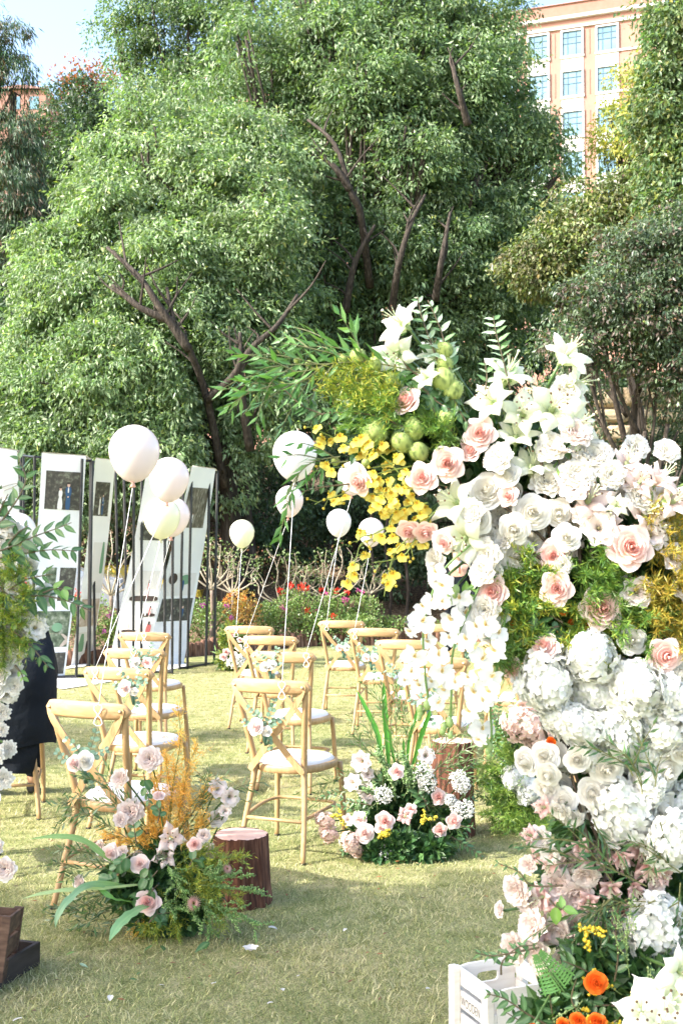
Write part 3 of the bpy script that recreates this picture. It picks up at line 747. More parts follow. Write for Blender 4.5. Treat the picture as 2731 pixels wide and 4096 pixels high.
# local +x runs away to the left along the facade, local +y points to the camera side
hz = P(2660, -38, 86).z       # parapet top at the near corner
def bl(name, x0, x1, y0, y1, z0, z1, m, parent=None):
    g = Geo(); box(g, x0, x1, y0, y1, z0, z1); return g.obj(name, MT[m], parent or bld, smooth=False)
pxm = F / 86.0
bl('wall', -.2, 42, -14, 0, 0, hz - 1.0, 'pinkwall')
bl('parapet', -.3, 42.1, -14.1, .10, hz - 1.0, hz, 'redwall')
bl('parapet_band', -.4, 42.2, -14.2, .30, hz - 1.24, hz - 1.0, 'whitetrim')
bl('parapet_cap', -.4, 42.2, -14.2, .22, hz, hz + .06, 'redwall')
bl('cornice_band', -.32, 42.1, -14.1, .18, hz - 2.0, hz - 1.8, 'whitetrim')
FL = 3.25
zt = hz - 2.0 - .25          # top of the top-floor windows
COLX = [4.0, 6.72, 9.4, 12.1, 14.8]
frame_g = None
for ci, cx in enumerate(COLX):
    for pil in (-2.0, 2.0):
        pass
    for fl in range(6):
        z1 = zt - fl * FL; z0 = z1 - 1.95; w = .76
        g = Geo()
        for (a, b, c, d) in [(-w - .14, w + .14, z1, z1 + .12), (-w - .18, w + .18, z0 - .20, z0), (-w - .14, -w, z0, z1), (w, w + .14, z0, z1)]:
            box(g, a, b, -.2, .16, c, d)
        f = g.obj('window', MT['whitetrim'], bld, loc=(cx, 0, 0), smooth=False)
        xs3 = [-w, -.30, .36, w]
        zs3 = [z0, z0 + .98, z0 + 1.48, z1]
        for i in range(3):
            for j in range(3):
                g = Geo(); g.add([(xs3[i] + .02, .03, zs3[j] + .04), (xs3[i + 1] - .04, .03, zs3[j] + .04), (xs3[i + 1] - .04, .03, zs3[j + 1] - .04), (xs3[i] + .02, .03, zs3[j + 1] - .04)], np.array([(0, 1, 2, 3)]))
                g.obj('pane', MT['glassblue'], f, smooth=False)
        g = Geo(); box(g, -w, w, -.1, .02, z0, z1)
        for x in xs3: box(g, x - .022, x + .022, .02, .07, z0, z1)
        for z in zs3: box(g, -w, w, .021, .065, z - .022, z + .022)
        g.obj('sash', MT['frameblue'], f, smooth=False)
        # white spandrel panel below the window
        bl('spandrel', cx - w - .12, cx + w + .12, -.05, .06, z0 - 1.16, z0 - .20, 'whitetrim')
    bl('slot', cx + 1.33, cx + 1.40, -.05, .04, zt - 1.95, zt, 'redwall')
    for fl in range(1, 5): bl('slot', cx + 1.33, cx + 1.40, -.05, .04, zt - 1.95 - fl * FL, zt - fl * FL, 'redwall')
for fl in range(4):
    bl('string_course', -.05, COLX[0] - .96, -.05, .10, zt - 2.12 - fl * FL, zt - 1.95 - fl * FL, 'whitetrim')
v = bl('vent', .75, 1.25, 0, .12, zt - .38, zt + .02, 'ventgrey')
# darker recessed wing beyond the near corner
bl('stair_wing', -7, -.4, -16, -2.5, 0, hz - 3, 'pinkwall')

# small far building at the upper left
fb = empty('far_building', (P(110, 350, 95).x, 95, 0), label='roof and top storey of a reddish building beyond the trees at the upper left', cat='building')
z1 = P(110, 345, 95).z; z2 = P(95, 300, 95).z
bl('wall', -2.4, 1.6, 0, 6, 0, z1 - .3, 'pinkwall', fb)
g = Geo(); g.add([(-2.7, -.3, z1 - .3), (1.9, -.3, z1 - .3), (1.9, 6.3, z1 - .3), (-2.7, 6.3, z1 - .3), (-1.8, 2, z2), (-.6, 2, z2)], [np.array([(0, 1, 5, 4), (2, 3, 4, 5)]), np.array([(1, 2, 5), (3, 0, 4)])]); g.obj('roof', MT['redwall'], fb, smooth=False)
bl('window', -1.4, -.6, -.03, .1, z1 - 2, z1 - .9, 'glassblue', fb); bl('window', .2, 1.0, -.03, .1, z1 - 2, z1 - .9, 'glassblue', fb)

# ------------------------------------------------------------------ parked cars behind the bed
def car(loc, rz, paint, label, L=4.3, Wd=1.7):
    t = empty('parked_car', loc, rz=rz, label=label, cat='car')
    prof = [(-L / 2, .35), (-L / 2, .75), (-L / 2 + .15, .88), (-1.05, .95), (-.45, 1.38), (.9, 1.42), (1.55, 1.02), (L / 2 - .1, .95), (L / 2, .6), (L / 2, .35)]
    g = Geo(); V = []
    for s in (-1, -.92, .92, 1):
        for x, z in prof:
            k = .0 if abs(s) < .95 else 1
            V.append((x * (1 - .02 * k), s * Wd / 2 * (1 - .14 * max(0, z - .95)), z - .04 * k * (z > .8)))
    n = len(prof)
    f = [(j * n + i, j * n + (i + 1) % n, (j + 1) * n + (i + 1) % n, (j + 1) * n + i) for j in range(3) for i in range(n)]
    g.add(V, [np.array(f), np.array([list(range(n - 1, -1, -1))]), np.array([[3 * n + i for i in range(n)]])])
    g.obj('body', MT[paint], t, smooth=False)
    for s in (-1, 1):
        g = Geo(); y = s * (Wd / 2 * .965 + .012)
        a = [(-.85, 1.0), (-.42, 1.30), (.25, 1.33), (.25, 1.0)]; b = [(.32, 1.0), (.32, 1.33), (.85, 1.34), (1.35, 1.03)]
        for q in (a, b):
            g.add([(x, y - s * .10 * (z - 1), z) for x, z in q], np.array([(0, 1, 2, 3)]))
        g.obj('side_window', MT['glassdark'], t, smooth=False)
        for x in (-1.3, 1.3):
            g = Geo(); tube(g, [(x, s * (Wd / 2 - .17), .32), (x, s * (Wd / 2 + .02), .32)], .32, 18)
            w = g.obj('wheel', MT['rubber'], t)
            g = Geo(); tube(g, [(x, s * (Wd / 2 - .02), .32), (x, s * (Wd / 2 + .03), .32)], .19, 12); g.obj('rim', MT['brass'], w)
        g = Geo(); box(g, -.03, .04, -.12, .12, .62, .78); g.obj('tail_light', MT['redlens'], t, loc=(L / 2 - .01, s * .6, 0), smooth=False)
        g = Geo(); box(g, -.04, .03, -.16, .16, .62, .76); g.obj('headlight', MT['whitetrim'], t, loc=(-L / 2, s * .55, 0), smooth=False)
    g = Geo(); g.add([(-1.02, -.68, .985), (-1.02, .68, .985), (-.50, .62, 1.36), (-.50, -.62, 1.36)], np.array([(0, 1, 2, 3)])); g.obj('windscreen', MT['glassdark'], t, smooth=False)
    g = Geo(); g.add([(.99, -.62, 1.40), (.99, .62, 1.40), (1.50, .68, 1.08), (1.50, -.68, 1.08)], np.array([(0, 1, 2, 3)])); g.obj('rear_window', MT['glassdark'], t, smooth=False)
car((P(40, 2300, 20).x, 19.9, .15), .12, 'carsilver', 'silver car with dark windows parked behind the photo banners')
car((P(400, 2300, 21.6).x, 21.8, -.1), -.05, 'caryellow', 'yellow car parked behind the rightmost photo banner')
# ------------------------------------------------------------------ chairs
def build_chair_meshes():
    M = {}
    for s, nm in ((-1, 'L'), (1, 'R')):
        g = Geo()
        pts = smooth_path([(s * .180, -.270, 0), (s * .160, -.215, .21), (s * .138, -.172, .42), (s * .150, -.195, .56), (s * .178, -.245, .74), (s * .192, -.268, .855)], 4)
        tube(g, pts, list(np.interp(np.linspace(0, 1, len(pts)), [0, .5, 1], [.0125, .0165, .0145])), 12)
        M['rear' + nm] = g.mesh('rear_leg', [MT['wood']])
        g = Geo()
        pts = smooth_path([(s * .198, .190, 0), (s * .192, .182, .22), (s * .180, .165, .425)], 4)
        tube(g, pts, [.0125] * 3 + [.0145] * (len(pts) - 3), 12)
        M['front' + nm] = g.mesh('front_leg', [MT['wood']])
    g = Geo(); tube(g, [(0, 0, -.002), (0, 0, .009)], .0145, 12); M['foot'] = g.mesh('foot_pad', [MT['rubber']])
    # seat outline: rounded, wider in front
    def outline(k, n=40):
        o = []
        for i in range(n):
            a = 2 * math.pi * i / n
            c, s = math.cos(a), math.sin(a)
            q = (abs(c) ** 2.7 + abs(s) ** 2.7) ** (-1 / 2.7)
            x, y = c * q, s * q
            w = .192 + .026 * y
            o.append((x * w * k, y * .205 * k + .008))
        return o
    g = Geo(); n = 40
    V = []
    for k, z in [(.97, .412), (1.0, .417), (1.0, .443), (.975, .449), (.90, .449)]:
        V += [(x, y, z) for x, y in outline(k)]
    V += [(x, y, .412) for x, y in outline(.6)]
    g.add(V, grid_faces(n, 5, True)); g.add([(x, y, .4135) for x, y in outline(.96)], [np.array([list(range(n - 1, -1, -1))])])
    M['rim'] = g.mesh('seat_frame', [MT['wood']])
    g = Geo(); V = []
    for k, z in [(.915, .447), (.90, .458), (.84, .470), (.6, .480), (.3, .484), (.02, .485)]:
        V += [(x, y, z) for x, y in outline(k)]
    g.add(V, grid_faces(n, 6, True)); M['pad'] = g.mesh('seat_cushion', [MT['cushion']])
    # curved back rail
    g = Geo(); m = 22; V = []
    for i in range(m):
        u = -1 + 2 * i / (m - 1)
        x = .222 * u; y = -.262 - .062 * (1 - u * u)
        hh = .033 * (1 - abs(u) ** 9 * .35) * (1 + .10 * (1 - u * u)); zc = .852 + .006 * (1 - u * u)
        if abs(u) > .93: hh *= math.sqrt(max(.02, 1 - ((abs(u) - .93) / .07) ** 2))
        tx = 1; ty = .124 * u / .222; l = math.hypot(tx, ty); nx, ny = -ty / l, tx / l
        for a in range(10):
            an = 2 * math.pi * a / 10
            ca, sa = math.cos(an), math.sin(an)
            q = (abs(ca) ** 4 + abs(sa) ** 4) ** (-.25)
            V.append((x + nx * .0105 * ca * q, y + ny * .0105 * ca * q, zc + hh * sa * q))
    g.add(V, [grid_faces(10, m, True)[:, ::-1], np.array([list(range(10))]), np.array([[m * 10 - 1 - k for k in range(10)]])])
    M['rail'] = g.mesh('back_rail', [MT['railwood']])
    # crossed back straps
    for s, nm in ((-1, 'L'), (1, 'R')):
        g = Geo()
        off = .004 * s
        cl = smooth_path([(s * .190, -.288, .868), (s * .165, -.288 + off, .80), (s * .06, -.262 + off, .66), (-s * .02, -.243 + off, .585), (-s * .085, -.222 + off, .50), (-s * .150, -.205, .424)], 5)
        V = []
        for i, p in enumerate(cl):
            t = (cl[min(i + 1, len(cl) - 1)] - cl[max(i - 1, 0)]).normalized()
            nn = Vector((0, -1, 0)); nn = (nn - t * nn.dot(t)).normalized(); w = t.cross(nn)
            hw = .0165 if 0 < i < len(cl) - 1 else .010
            for a, b in ((1, .0035), (1, -.0035), (-1, -.0035), (-1, .0035)):
                V.append(tuple(p + w * hw * a + nn * b))
        g.add(V, [grid_faces(4, len(cl), True), np.array([[0, 1, 2, 3]]), np.array([[len(V) - 1, len(V) - 2, len(V) - 3, len(V) - 4]])])
        M['strap' + nm] = g.mesh('cross_strap', [MT['wood']], smooth=False)
    g = Geo(); tube(g, [(0, .004, 0), (0, -.006, 0)], [.0075, .006], 10); M['screw'] = g.mesh('screw', [MT['brass']])
    # bentwood stretcher: back bar and bowed front ring
    g = Geo(); tube(g, [(-.162, -.222, .19), (.162, -.222, .19)], .009, 8); M['bar'] = g.mesh('stretcher', [MT['wood']])
    g = Geo(); tube(g, smooth_path([(-.160, -.215, .200), (-.176, -.04, .215), (-.172, .12, .215), (-.10, .168, .215), (.10, .168, .215), (.172, .12, .215), (.176, -.04, .215), (.160, -.215, .200)], 5), .009, 8)
    M['bow'] = g.mesh('stretcher', [MT['wood']])
    return M
CM = build_chair_meshes()
CG = 'crossback ceremony chairs'
def chair(loc, rz, label):
    t = empty('crossback_chair', loc, rz=rz, label=label, cat='chair', group=CG)
    link('leg', CM['rearL'], t); link('leg', CM['rearR'], t); link('leg', CM['frontL'], t); link('leg', CM['frontR'], t)
    for p in [(-.18, -.27, 0), (.18, -.27, 0), (-.198, .19, 0), (.198, .19, 0)]: link('foot_pad', CM['foot'], t, loc=p)
    link('seat_frame', CM['rim'], t); link('seat_cushion', CM['pad'], t); link('back_rail', CM['rail'], t)
    link('cross_strap', CM['strapL'], t); link('cross_strap', CM['strapR'], t)
    link('screw', CM['screw'], t, loc=(-.187, -.296, .856)); link('screw', CM['screw'], t, loc=(.187, -.296, .856))
    link('stretcher', CM['bar'], t); link('stretcher', CM['bow'], t)
    return t
def chair_at(px, py, Y, deg, label):
    """place so that the right end of the rail shows at px at distance Y"""
    a = math.radians(-deg)
    p = P(px, py, Y)
    lx, ly = .215, -.265
    return chair((p.x - (lx * math.cos(a) - ly * math.sin(a)), Y - (lx * math.sin(a) + ly * math.cos(a)), 0), a, label)
CH = {}
# left column
CH['l1'] = chair_at(521, 2840, 4.66, 27, 'chair nearest the camera, left column, big balloon tied to its rail')
CH['l2'] = chair_at(615, 2690, 6.1, 20, 'second chair of the left column, behind the nearest one')
CH['l3'] = chair_at(664, 2600, 7.35, 14, 'third chair of the left column, small pink rose at its back')
CH['l4'] = chair_at(684, 2525, 8.9, 10, 'farthest chair of the left column, before the banner frames')
# centre column
CH['c1'] = chair_at(1240, 2735, 5.50, 24, 'front chair of the centre column beside the short stump')
CH['c2'] = chair_at(1262, 2605, 7.1, 18, 'second chair of the centre column')
CH['c3'] = chair_at(1192, 2550, 8.5, 12, 'third chair of the centre column')
CH['c4'] = chair_at(1095, 2510, 9.7, 10, 'farthest chair of the centre column, cream balloon string tied to it')
# right column
CH['r1'] = chair_at(1874, 2640, 6.75, 14, 'right column chair behind the orchid cascade and tall stump')
CH['r2'] = chair_at(1740, 2560, 8.1, 12, 'right column chair partly behind the orchid tips')
CH['r3'] = chair_at(1598, 2515, 9.4, 8, 'right column chair with a balloon string at its left rail end')
CH['r4'] = chair_at(1458, 2490, 10.5, 6, 'farthest chair of the right column, near the log edging')
# far right column, mostly behind the arch
CH['f1'] = chair_at(2330, 2660, 6.6, 12, 'far right chair whose stretcher shows under the white hydrangeas')
CH['f2'] = chair_at(2160, 2575, 8.0, 10, 'far right chair seat glimpsed between orchids and pink rose')
CH['f3'] = chair_at(1880, 2500, 10.0, -8, 'far right chair with bouquet glimpsed through the orchids')
# left edge
CH['e1'] = chair_at(190, 2660, 6.45, -14, 'chair at the left edge under the guest in black')
CH['e2'] = chair_at(10, 2760, 5.25, -16, 'chair cut by the left edge behind the white carnations')
CH['e3'] = chair_at(20, 2560, 8.2, -12, 'chair mostly hidden beyond the guest in black')

# ------------------------------------------------------------------ balloons
def balloon_mesh(mat, kn):
    g = Geo()
    V = []; nu, nv = 28, 20
    for j in range(nv):
        th = math.pi * (.01 + .985 * j / (nv - 1)); 
        z = math.cos(th); rr = math.sin(th)
        if z < 0: z = z * 1.30; rr = rr * (1 - .10 * (-z / 1.3) ** 1.5)
        for i in range(nu):
            a = 2 * math.pi * i / nu; V.append((.5 * rr * math.cos(a), .5 * rr * math.sin(a), .5 * z))
    g.add(V, [grid_faces(nu, nv, True)[:, ::-1], np.array([list(range(nu))])])
    return g.mesh('balloon', [MT[mat]])
BM = {k: balloon_mesh('balloon_' + k, k) for k in ('white', 'pink', 'cream')}
def knot_mesh(mat):
    g = Geo(); tube(g, [(0, 0, -.62), (0, 0, -.65), (0, 0, -.67), (0, 0, -.74)], [.03, .045, .028, .065], 8); return g.mesh('knot', [MT[mat]])
KM = {'white': knot_mesh('balloon_white'), 'pink': knot_mesh('knot_pink'), 'cream': knot_mesh('balloon_cream')}
def balloon(px, py, wpx, Y, kind, knot, tie, label, droop=.0):
    c = P(px, py, Y); d = wpx / F * Y
    t = empty('balloon', c, label=label, cat='balloon', group='helium balloons tied to the chairs')
    end = Vector(tie) - c
    ax = (end.normalized() * .35 + Vector((0, 0, -1))).normalized()
    q = Vector((0, 0, -1)).rotation_difference(ax)
    link('envelope', BM[kind], t, rot=q, scale=d); link('knot', KM[knot], t, rot=q, scale=d)
    s = ax * d * .7
    g = Geo(); pts = [s.lerp(end, k / 12) + Vector((0, 0, -droop * 4 * (k / 12) * (1 - k / 12))) for k in range(13)]
    tube(g, pts, 0.0008 + .00010 * Y, 5); g.obj('string', MT['string'], t)
    # loop tied round the rail
    g = Geo(); lp = [end + Vector((.018 * math.sin(a * 2.0) , -.012 - .004 * math.cos(a), -.045 + .045 * math.cos(a))) for a in np.linspace(0, 2 * math.pi, 14)]
    tube(g, lp, .0022, 5, cap=False); g.obj('bow_loop', MT['string'], t)
def rail_pt(key, u):
    o = CH[key]; a = o.rotation_euler.z
    lx = .222 * u; ly = -.262 - .062 * (1 - u * u) - .012
    return (o.location.x + lx * math.cos(a) - ly * math.sin(a), o.location.y + lx * math.sin(a) + ly * math.cos(a), .888)
balloon(538, 1800, 203, 5.1, 'pink', 'pink', rail_pt('l1', .45), 'largest white balloon, above the left column of chairs')
balloon(678, 1908, 160, 6.4, 'pink', 'pink', rail_pt('l2', -.5), 'pinkish white balloon right below the largest one')
balloon(648, 2062, 148, 7.4, 'cream', 'cream', rail_pt('l3', .1), 'cream balloon in front of its pink twin before the banners')
balloon(690, 2058, 140, 8.3, 'pink', 'pink', rail_pt('l4', .1), 'pinkish balloon half behind the cream one before the banners')
balloon(70, 2125, 150, 7.2, 'white', 'white', rail_pt('e3', .5), 'white balloon at the left edge behind the leafy sprays')
balloon(1179, 1812, 178, 5.9, 'white', 'white', rail_pt('c1', .42), 'big white balloon left of the hanging green leaves')
balloon(1158, 1998, 112, 7.9, 'pink', 'pink', rail_pt('c3', -.82), 'pale pink balloon below the big white central one')
balloon(968, 2128, 100, 9.8, 'cream', 'cream', rail_pt('c4', -.45), 'small cream balloon right of the banner frames')
balloon(1355, 2085, 100, 10.6, 'white', 'white', rail_pt('r4', -.6), 'small white balloon just under the yellow orchids')
balloon(1484, 2122, 103, 9.5, 'pink', 'pink', rail_pt('r3', -.7), 'small pinkish balloon partly covered by yellow orchid florets')
balloon(1410, 1905, 120, 7.0, 'pink', 'pink', rail_pt('c2', .75), 'balloon mostly hidden behind the yellow sprays of the arch')
balloon(2494, 1960, 190, 6.4, 'cream', 'cream', rail_pt('f1', .2), 'cream balloon glimpsed behind the pale blooms of the arch')

# ------------------------------------------------------------------ stumps
def stump(loc, r0, r1, h, seed, label):
    t = empty('tree_stump', loc, label=label, cat='stump', group='log stumps used as flower stands')
    rr = random.Random(seed); n = 72
    prof = []
    ph = [rr.uniform(0, 6.28) for _ in range(8)]
    groove = [0] * n
    for i in range(n):
        a = 2 * math.pi * i / n
        groove[i] = .02 * math.sin(3 * a + ph[0]) + .015 * math.sin(7 * a + ph[1]) + .012 * abs(math.sin(11 * a + ph[2])) - (.035 if rr.random() < .25 else 0) + rr.uniform(-.012, .012)
    V = []; nz = 14
    for j in range(nz):
        z = h * j / (nz - 1); q = r1 + (r0 - r1) * (z / h); q *= 1 + .05 * max(0, 1 - z / h * 4)
        if j == nz - 1: pass
        for i in range(n):
            a = 2 * math.pi * i / n
            R = q * (1 + groove[i] + rr.uniform(-.008, .008))
            V.append((R * math.cos(a), R * math.sin(a), z + (rr.uniform(-.009, .004) if j == nz - 1 else 0) - (.02 if j == 0 else 0)))
    g = Geo(); g.add(V, grid_faces(n, nz, True)); g.obj('bark', MT['stumpbark'], t)
    g = Geo(); V = []
    for k, zz in ((.985, h - .003), (.93, h), (.5, h + .001), (.02, h)):
        V += [(r0 * (1 + groove[i] * .8) * k * math.cos(2 * math.pi * i / n), r0 * (1 + groove[i] * .8) * k * math.sin(2 * math.pi * i / n), zz) for i in range(n)]
    g.add(V, [grid_faces(n, 4, True), np.array([[3 * n + i for i in range(n)]])]); g.obj('cut_top', MT['stumptop'], t)
stump((-.437, 4.93, 0), .117, .131, .293, 1, 'short reddish stump beside the foreground bouquet')
stump((.60, 6.12, 0), .108, .118, .50, 2, 'taller reddish stump under the orchid cascade')

# ------------------------------------------------------------------ white crate with lettering
def crate(name, M, Lx, Ly, H, mat, label, cat='crate', slats=3, handle=True, post=.018, th=.009, rails=True):
    """M: matrix of the crate's base centre; Lx = short side, Ly = long (slatted) side"""
    t = empty(name, (0, 0, 0), label=label, cat=cat); t.matrix_world = M
    for sx in (-1, 1):
        for sy in (-1, 1):
            g = Geo(); box(g, -.012, .012, -post, post, 0, H + .002, bev=.0015); g.obj('corner_post', MT[mat], t, loc=(sx * (Lx / 2 + .0115), sy * (Ly / 2 - post), 0), smooth=False)
    gap = .28; hs = H / (slats + (slats - 1) * gap)
    for sx in (-1, 1):
        for k in range(slats):
            z0 = k * hs * (1 + gap)
            g = Geo(); box(g, -th / 2, th / 2, -Ly / 2 + .002, Ly / 2 - .002, z0 + .001, z0 + hs - .001, bev=.0012)
            g.obj('slat', MT[mat], t, loc=(sx * (Lx / 2 - th / 2 - .0015), 0, 0), smooth=False)
    for sy in (-1, 1):
        g = Geo(); y = sy * (Ly / 2 - th / 2 - .003); w = Lx / 2 - th - .003
        if handle:
            hw, z0, z1 = w * .38, H * .66, H * .83
            # end panel cut out around the hand hole
            o = [(-w, 0), (w, 0), (w, H), (-w, H)]; n = 24
            hole = []
            for i in range(n):
                a = 2 * math.pi * i / n + math.pi / 4 + math.pi / 2 * 2
                c, s = math.cos(a), math.sin(a); q = (abs(c) ** 5 + abs(s) ** 5) ** (-.2)
                hole.append((hw * c * q, (z0 + z1) / 2 + (z1 - z0) / 2 * s * q))
            outer = []
            for (hx, hzv) in hole:
                dx, dz = hx, hzv - (z0 + z1) / 2
                tt = min((w / abs(dx)) if dx else 9e9, ((H - (z0 + z1) / 2) / dz) if dz > 0 else (((z0 + z1) / 2 / -dz) if dz < 0 else 9e9))
                outer.append((dx * tt, (z0 + z1) / 2 + dz * tt))
            V = [(x, y - th / 2, z) for x, z in hole] + [(x, y - th / 2, z) for x, z in outer] + [(x, y + th / 2, z) for x, z in outer] + [(x, y + th / 2, z) for x, z in hole]
            f = []
            for j in range(4):
                for i in range(n):
                    a, b = j * n + i, j * n + (i + 1) % n; c, d = ((j + 1) % 4) * n + (i + 1) % n, ((j + 1) % 4) * n + i
                    f.append((a, b, c, d))
            g.add(V, np.array(f))
            # fill the corners the ray outline cuts off
            for cx in (-1, 1):
                for z in (0, H):
                    pass
        else:
            for k in range(slats):
                z0 = k * hs * (1 + gap); box(g, -w, w, y - th / 2, y + th / 2, z0, z0 + hs)
        g.obj('end_panel', MT[mat], t, smooth=False)
    g = Geo(); box(g, -Lx / 2 + th + .003, Lx / 2 - th - .003, -Ly / 2 + th + .004, Ly / 2 - th - .004, .002, .010); g.obj('bottom', MT[mat], t, smooth=False)
    return t, hs, gap
a = P(1978, 3972, 3.37); b = P(1815, 3855, 3.62)
NL = G(1975, 3968, .195); FLc = G(1818, 3856, .195); NR = G(2262, 3962, .195)
ydir = Vector((FLc.x - NL.x, FLc.y - NL.y, 0)); Ly = ydir.length; ydir.normalize(); xdir = Vector((ydir.y, -ydir.x, 0))
Lx = .225
ctr = NL + ydir * Ly / 2 + xdir * Lx / 2; ctr.z = 0
M = Matrix((( xdir.x, ydir.x, 0, ctr.x), (xdir.y, ydir.y, 0, ctr.y), (0, 0, 1, 0), (0, 0, 0, 1)))
wc, hs, gap = crate('wooden_crate', M, Lx, Ly, .195, 'whitewood', 'whitewashed slatted crate lettered on its side, at the foot of the arch')
# lettering on the middle slat of the left side
txt = bpy.data.curves.new('lettering', 'FONT'); txt.body = 'WOODEN BOX'; txt.size = .030; txt.align_x = 'CENTER'; txt.align_y = 'CENTER'; txt.extrude = .0002; txt.space_character = 1.08
MT['ink'] = glossy('stencil_ink', (.12, .12, .12), .8); txt.materials.append(MT['ink'])
_tmp = bpy.data.objects.new('lettering_source', txt); COL.objects.link(_tmp)
bpy.context.view_layer.update()
_me = bpy.data.meshes.new_from_object(_tmp.evaluated_get(bpy.context.evaluated_depsgraph_get())); bpy.data.objects.remove(_tmp)
to = link('lettering', _me, wc, loc=(-Lx / 2 - .0012, -.01, hs * (1 + gap) + hs * .45), rot=(math.pi / 2, 0, -math.pi / 2)); to.scale = (.82, 1.35, 1)

# dark tray and tilted dark crate at the lower left
def open_box(name, loc, rz, Lx, Ly, H, th, mat, label, cat):
    t = empty(name, loc, rz=rz, label=label, cat=cat)
    for nm, x0, x1, y0, y1, z0, z1 in [('side_board', -Lx / 2, Lx / 2, -Ly / 2, -Ly / 2 + th, 0, H), ('side_board', -Lx / 2, Lx / 2, Ly / 2 - th, Ly / 2, 0, H), ('end_board', Lx / 2 - th, Lx / 2, -Ly / 2 + th, Ly / 2 - th, 0, H - .001),
                                   ('end_board', -Lx / 2, -Lx / 2 + th, -Ly / 2 + th, Ly / 2 - th, 0, H - .001), ('bottom', -Lx / 2 + th, Lx / 2 - th, -Ly / 2 + th, Ly / 2 - th, .003, .015)]:
        g = Geo(); box(g, x0, x1, y0, y1, z0, z1, bev=.002); g.obj(nm, MT[mat], t, smooth=False)
    return t
cn = G(163, 3765, .085)      # right rear top corner of the tray
dx = G(0, 3860, .085) - cn     # along the front right board towards the camera
ang = math.atan2(dx.y, dx.x)
ux = Vector((math.cos(ang), math.sin(ang), 0)); uy = Vector((ux.y, -ux.x, 0))
if uy.x > 0: uy = -uy
Lt, Wt = .62, .34
ct = cn + ux * Lt / 2 + uy * Wt / 2; ct.z = 0
tray = open_box('wooden_tray', ct, ang, Lt, Wt, .085, .016, 'traywood', 'dark brown shallow wooden tray on the lawn at the lower left', 'tray')
c0 = G(20, 3830, .06)
Mx = Matrix.Translation(Vector((-1.335, 4.0, .04))) @ Matrix.Rotation(math.radians(4), 4, 'Z') @ Matrix.Rotation(math.radians(-8), 4, 'X') @ Matrix.Rotation(math.radians(6), 4, 'Y') @ Matrix.Rotation(math.radians(90), 4, 'Z')
crate('wooden_crate', Mx, .17, .34, .215, 'darkwood', 'dark stained slatted crate standing tilted in the brown tray', handle=False, slats=3, post=.016)

# ------------------------------------------------------------------ banner stands and photo banners
SG = 'black steel banner stands'
def stand(label, posts, bars):
    """posts: (xtop, ytop, xbot, ybot) in photograph pixels; vertical steel posts"""
    pp = []
    for xt, yt, xb, yb, Y in posts:
        a = P(xb, yb, Y); a.z = 0.02; b = P(xt, yt, Y); pp.append((a, b))
    t = empty('banner_stand', pp[0][0], label=label, cat='metal stand', group=SG)
    o = Vector(t.location)
    for a, b in pp:
        g = Geo(); tube(g, [a - o - Vector((0, 0, .02)), b - o], .0175, 4); g.obj('post', MT['metal'], t, smooth=False)
    for i, j, lev in bars:
        a = pp[i][lev] - o - Vector((0, 0, .018 * lev)); b = pp[j][lev] - o - Vector((0, 0, .018 * lev))
        g = Geo(); tube(g, [a, b], .015, 4); g.obj('rail', MT['metal'], t, smooth=False)
stand('black stand carrying the wide couple photo banner', [(140, 1822, 133, 2690, 13.6), (364, 1838, 354, 2700, 13.9), (95, 1818, 92, 2640, 14.6), (372, 1850, 381, 2655, 15.0), (330, 1835, 306, 2712, 13.7)],
      [(0, 1, 1), (0, 2, 1), (0, 1, 0), (1, 3, 0), (1, 3, 1), (4, 0, 0)])
stand('black stand carrying the narrow banner beside the big balloon', [(370, 1842, 357, 2712, 13.8), (462, 1850, 478, 2655, 14.9), (495, 1858, 512, 2650, 15.1)], [(0, 1, 1), (1, 2, 0), (0, 1, 0)])
stand('black stand carrying the banner behind the balloon cluster', [(536, 1865, 534, 2672, 14.4), (568, 1868, 566, 2668, 14.6), (661, 1872, 659, 2676, 14.5), (693, 1876, 689, 2684, 14.3)],
      [(1, 2, 1), (2, 3, 0), (0, 3, 0), (0, 1, 0)])
stand('black stand carrying the rightmost banner', [(734, 1900, 719, 2664, 14.8), (768, 1869, 750, 2664, 14.9), (838, 1905, 824, 2652, 15.3), (870, 1884, 857, 2648, 15.5)],
      [(1, 3, 1), (0, 2, 0), (1, 3, 0), (0, 1, 0)])
stand('black stand at the left edge behind the leafy sprays', [(-80, 1780, -80, 2700, 13.4), (86, 1800, 80, 2690, 13.6)], [(0, 1, 1), (0, 1, 0)])

def strip(name, parent, o, TL, TR, BR, BL, m, nu=2, nv=14, off=0.0, bow=.0, u0=0, u1=1, v0=0, v1=1, th=0):
    V = []
    for j in range(nv):
        v = v0 + (v1 - v0) * j / (nv - 1)
        for i in range(nu):
            u = u0 + (u1 - u0) * i / (nu - 1)
            p = (TL.lerp(TR, u)).lerp(BL.lerp(BR, u), v)
            p = p + Vector((0, -off + bow * math.sin(math.pi * v) + .012 * math.sin(v * 9 + u * 5) * (bow != 0), 0))
            V.append(tuple(p - o))
    g = Geo(); g.add(V, grid_faces(nu, nv)); return g.obj(name, m, parent)
def flat_mat(name, c, rough=.8):
    return glossy(name, c, rough)
def print_mat(name, a, b, c, scale=22, stretch=(1, 1, 1)):
    return noise_mat(name, [(.38, a), (.55, b), (.72, c)], scale=scale, rough=.7, bump=0, stretch=stretch, detail=8)
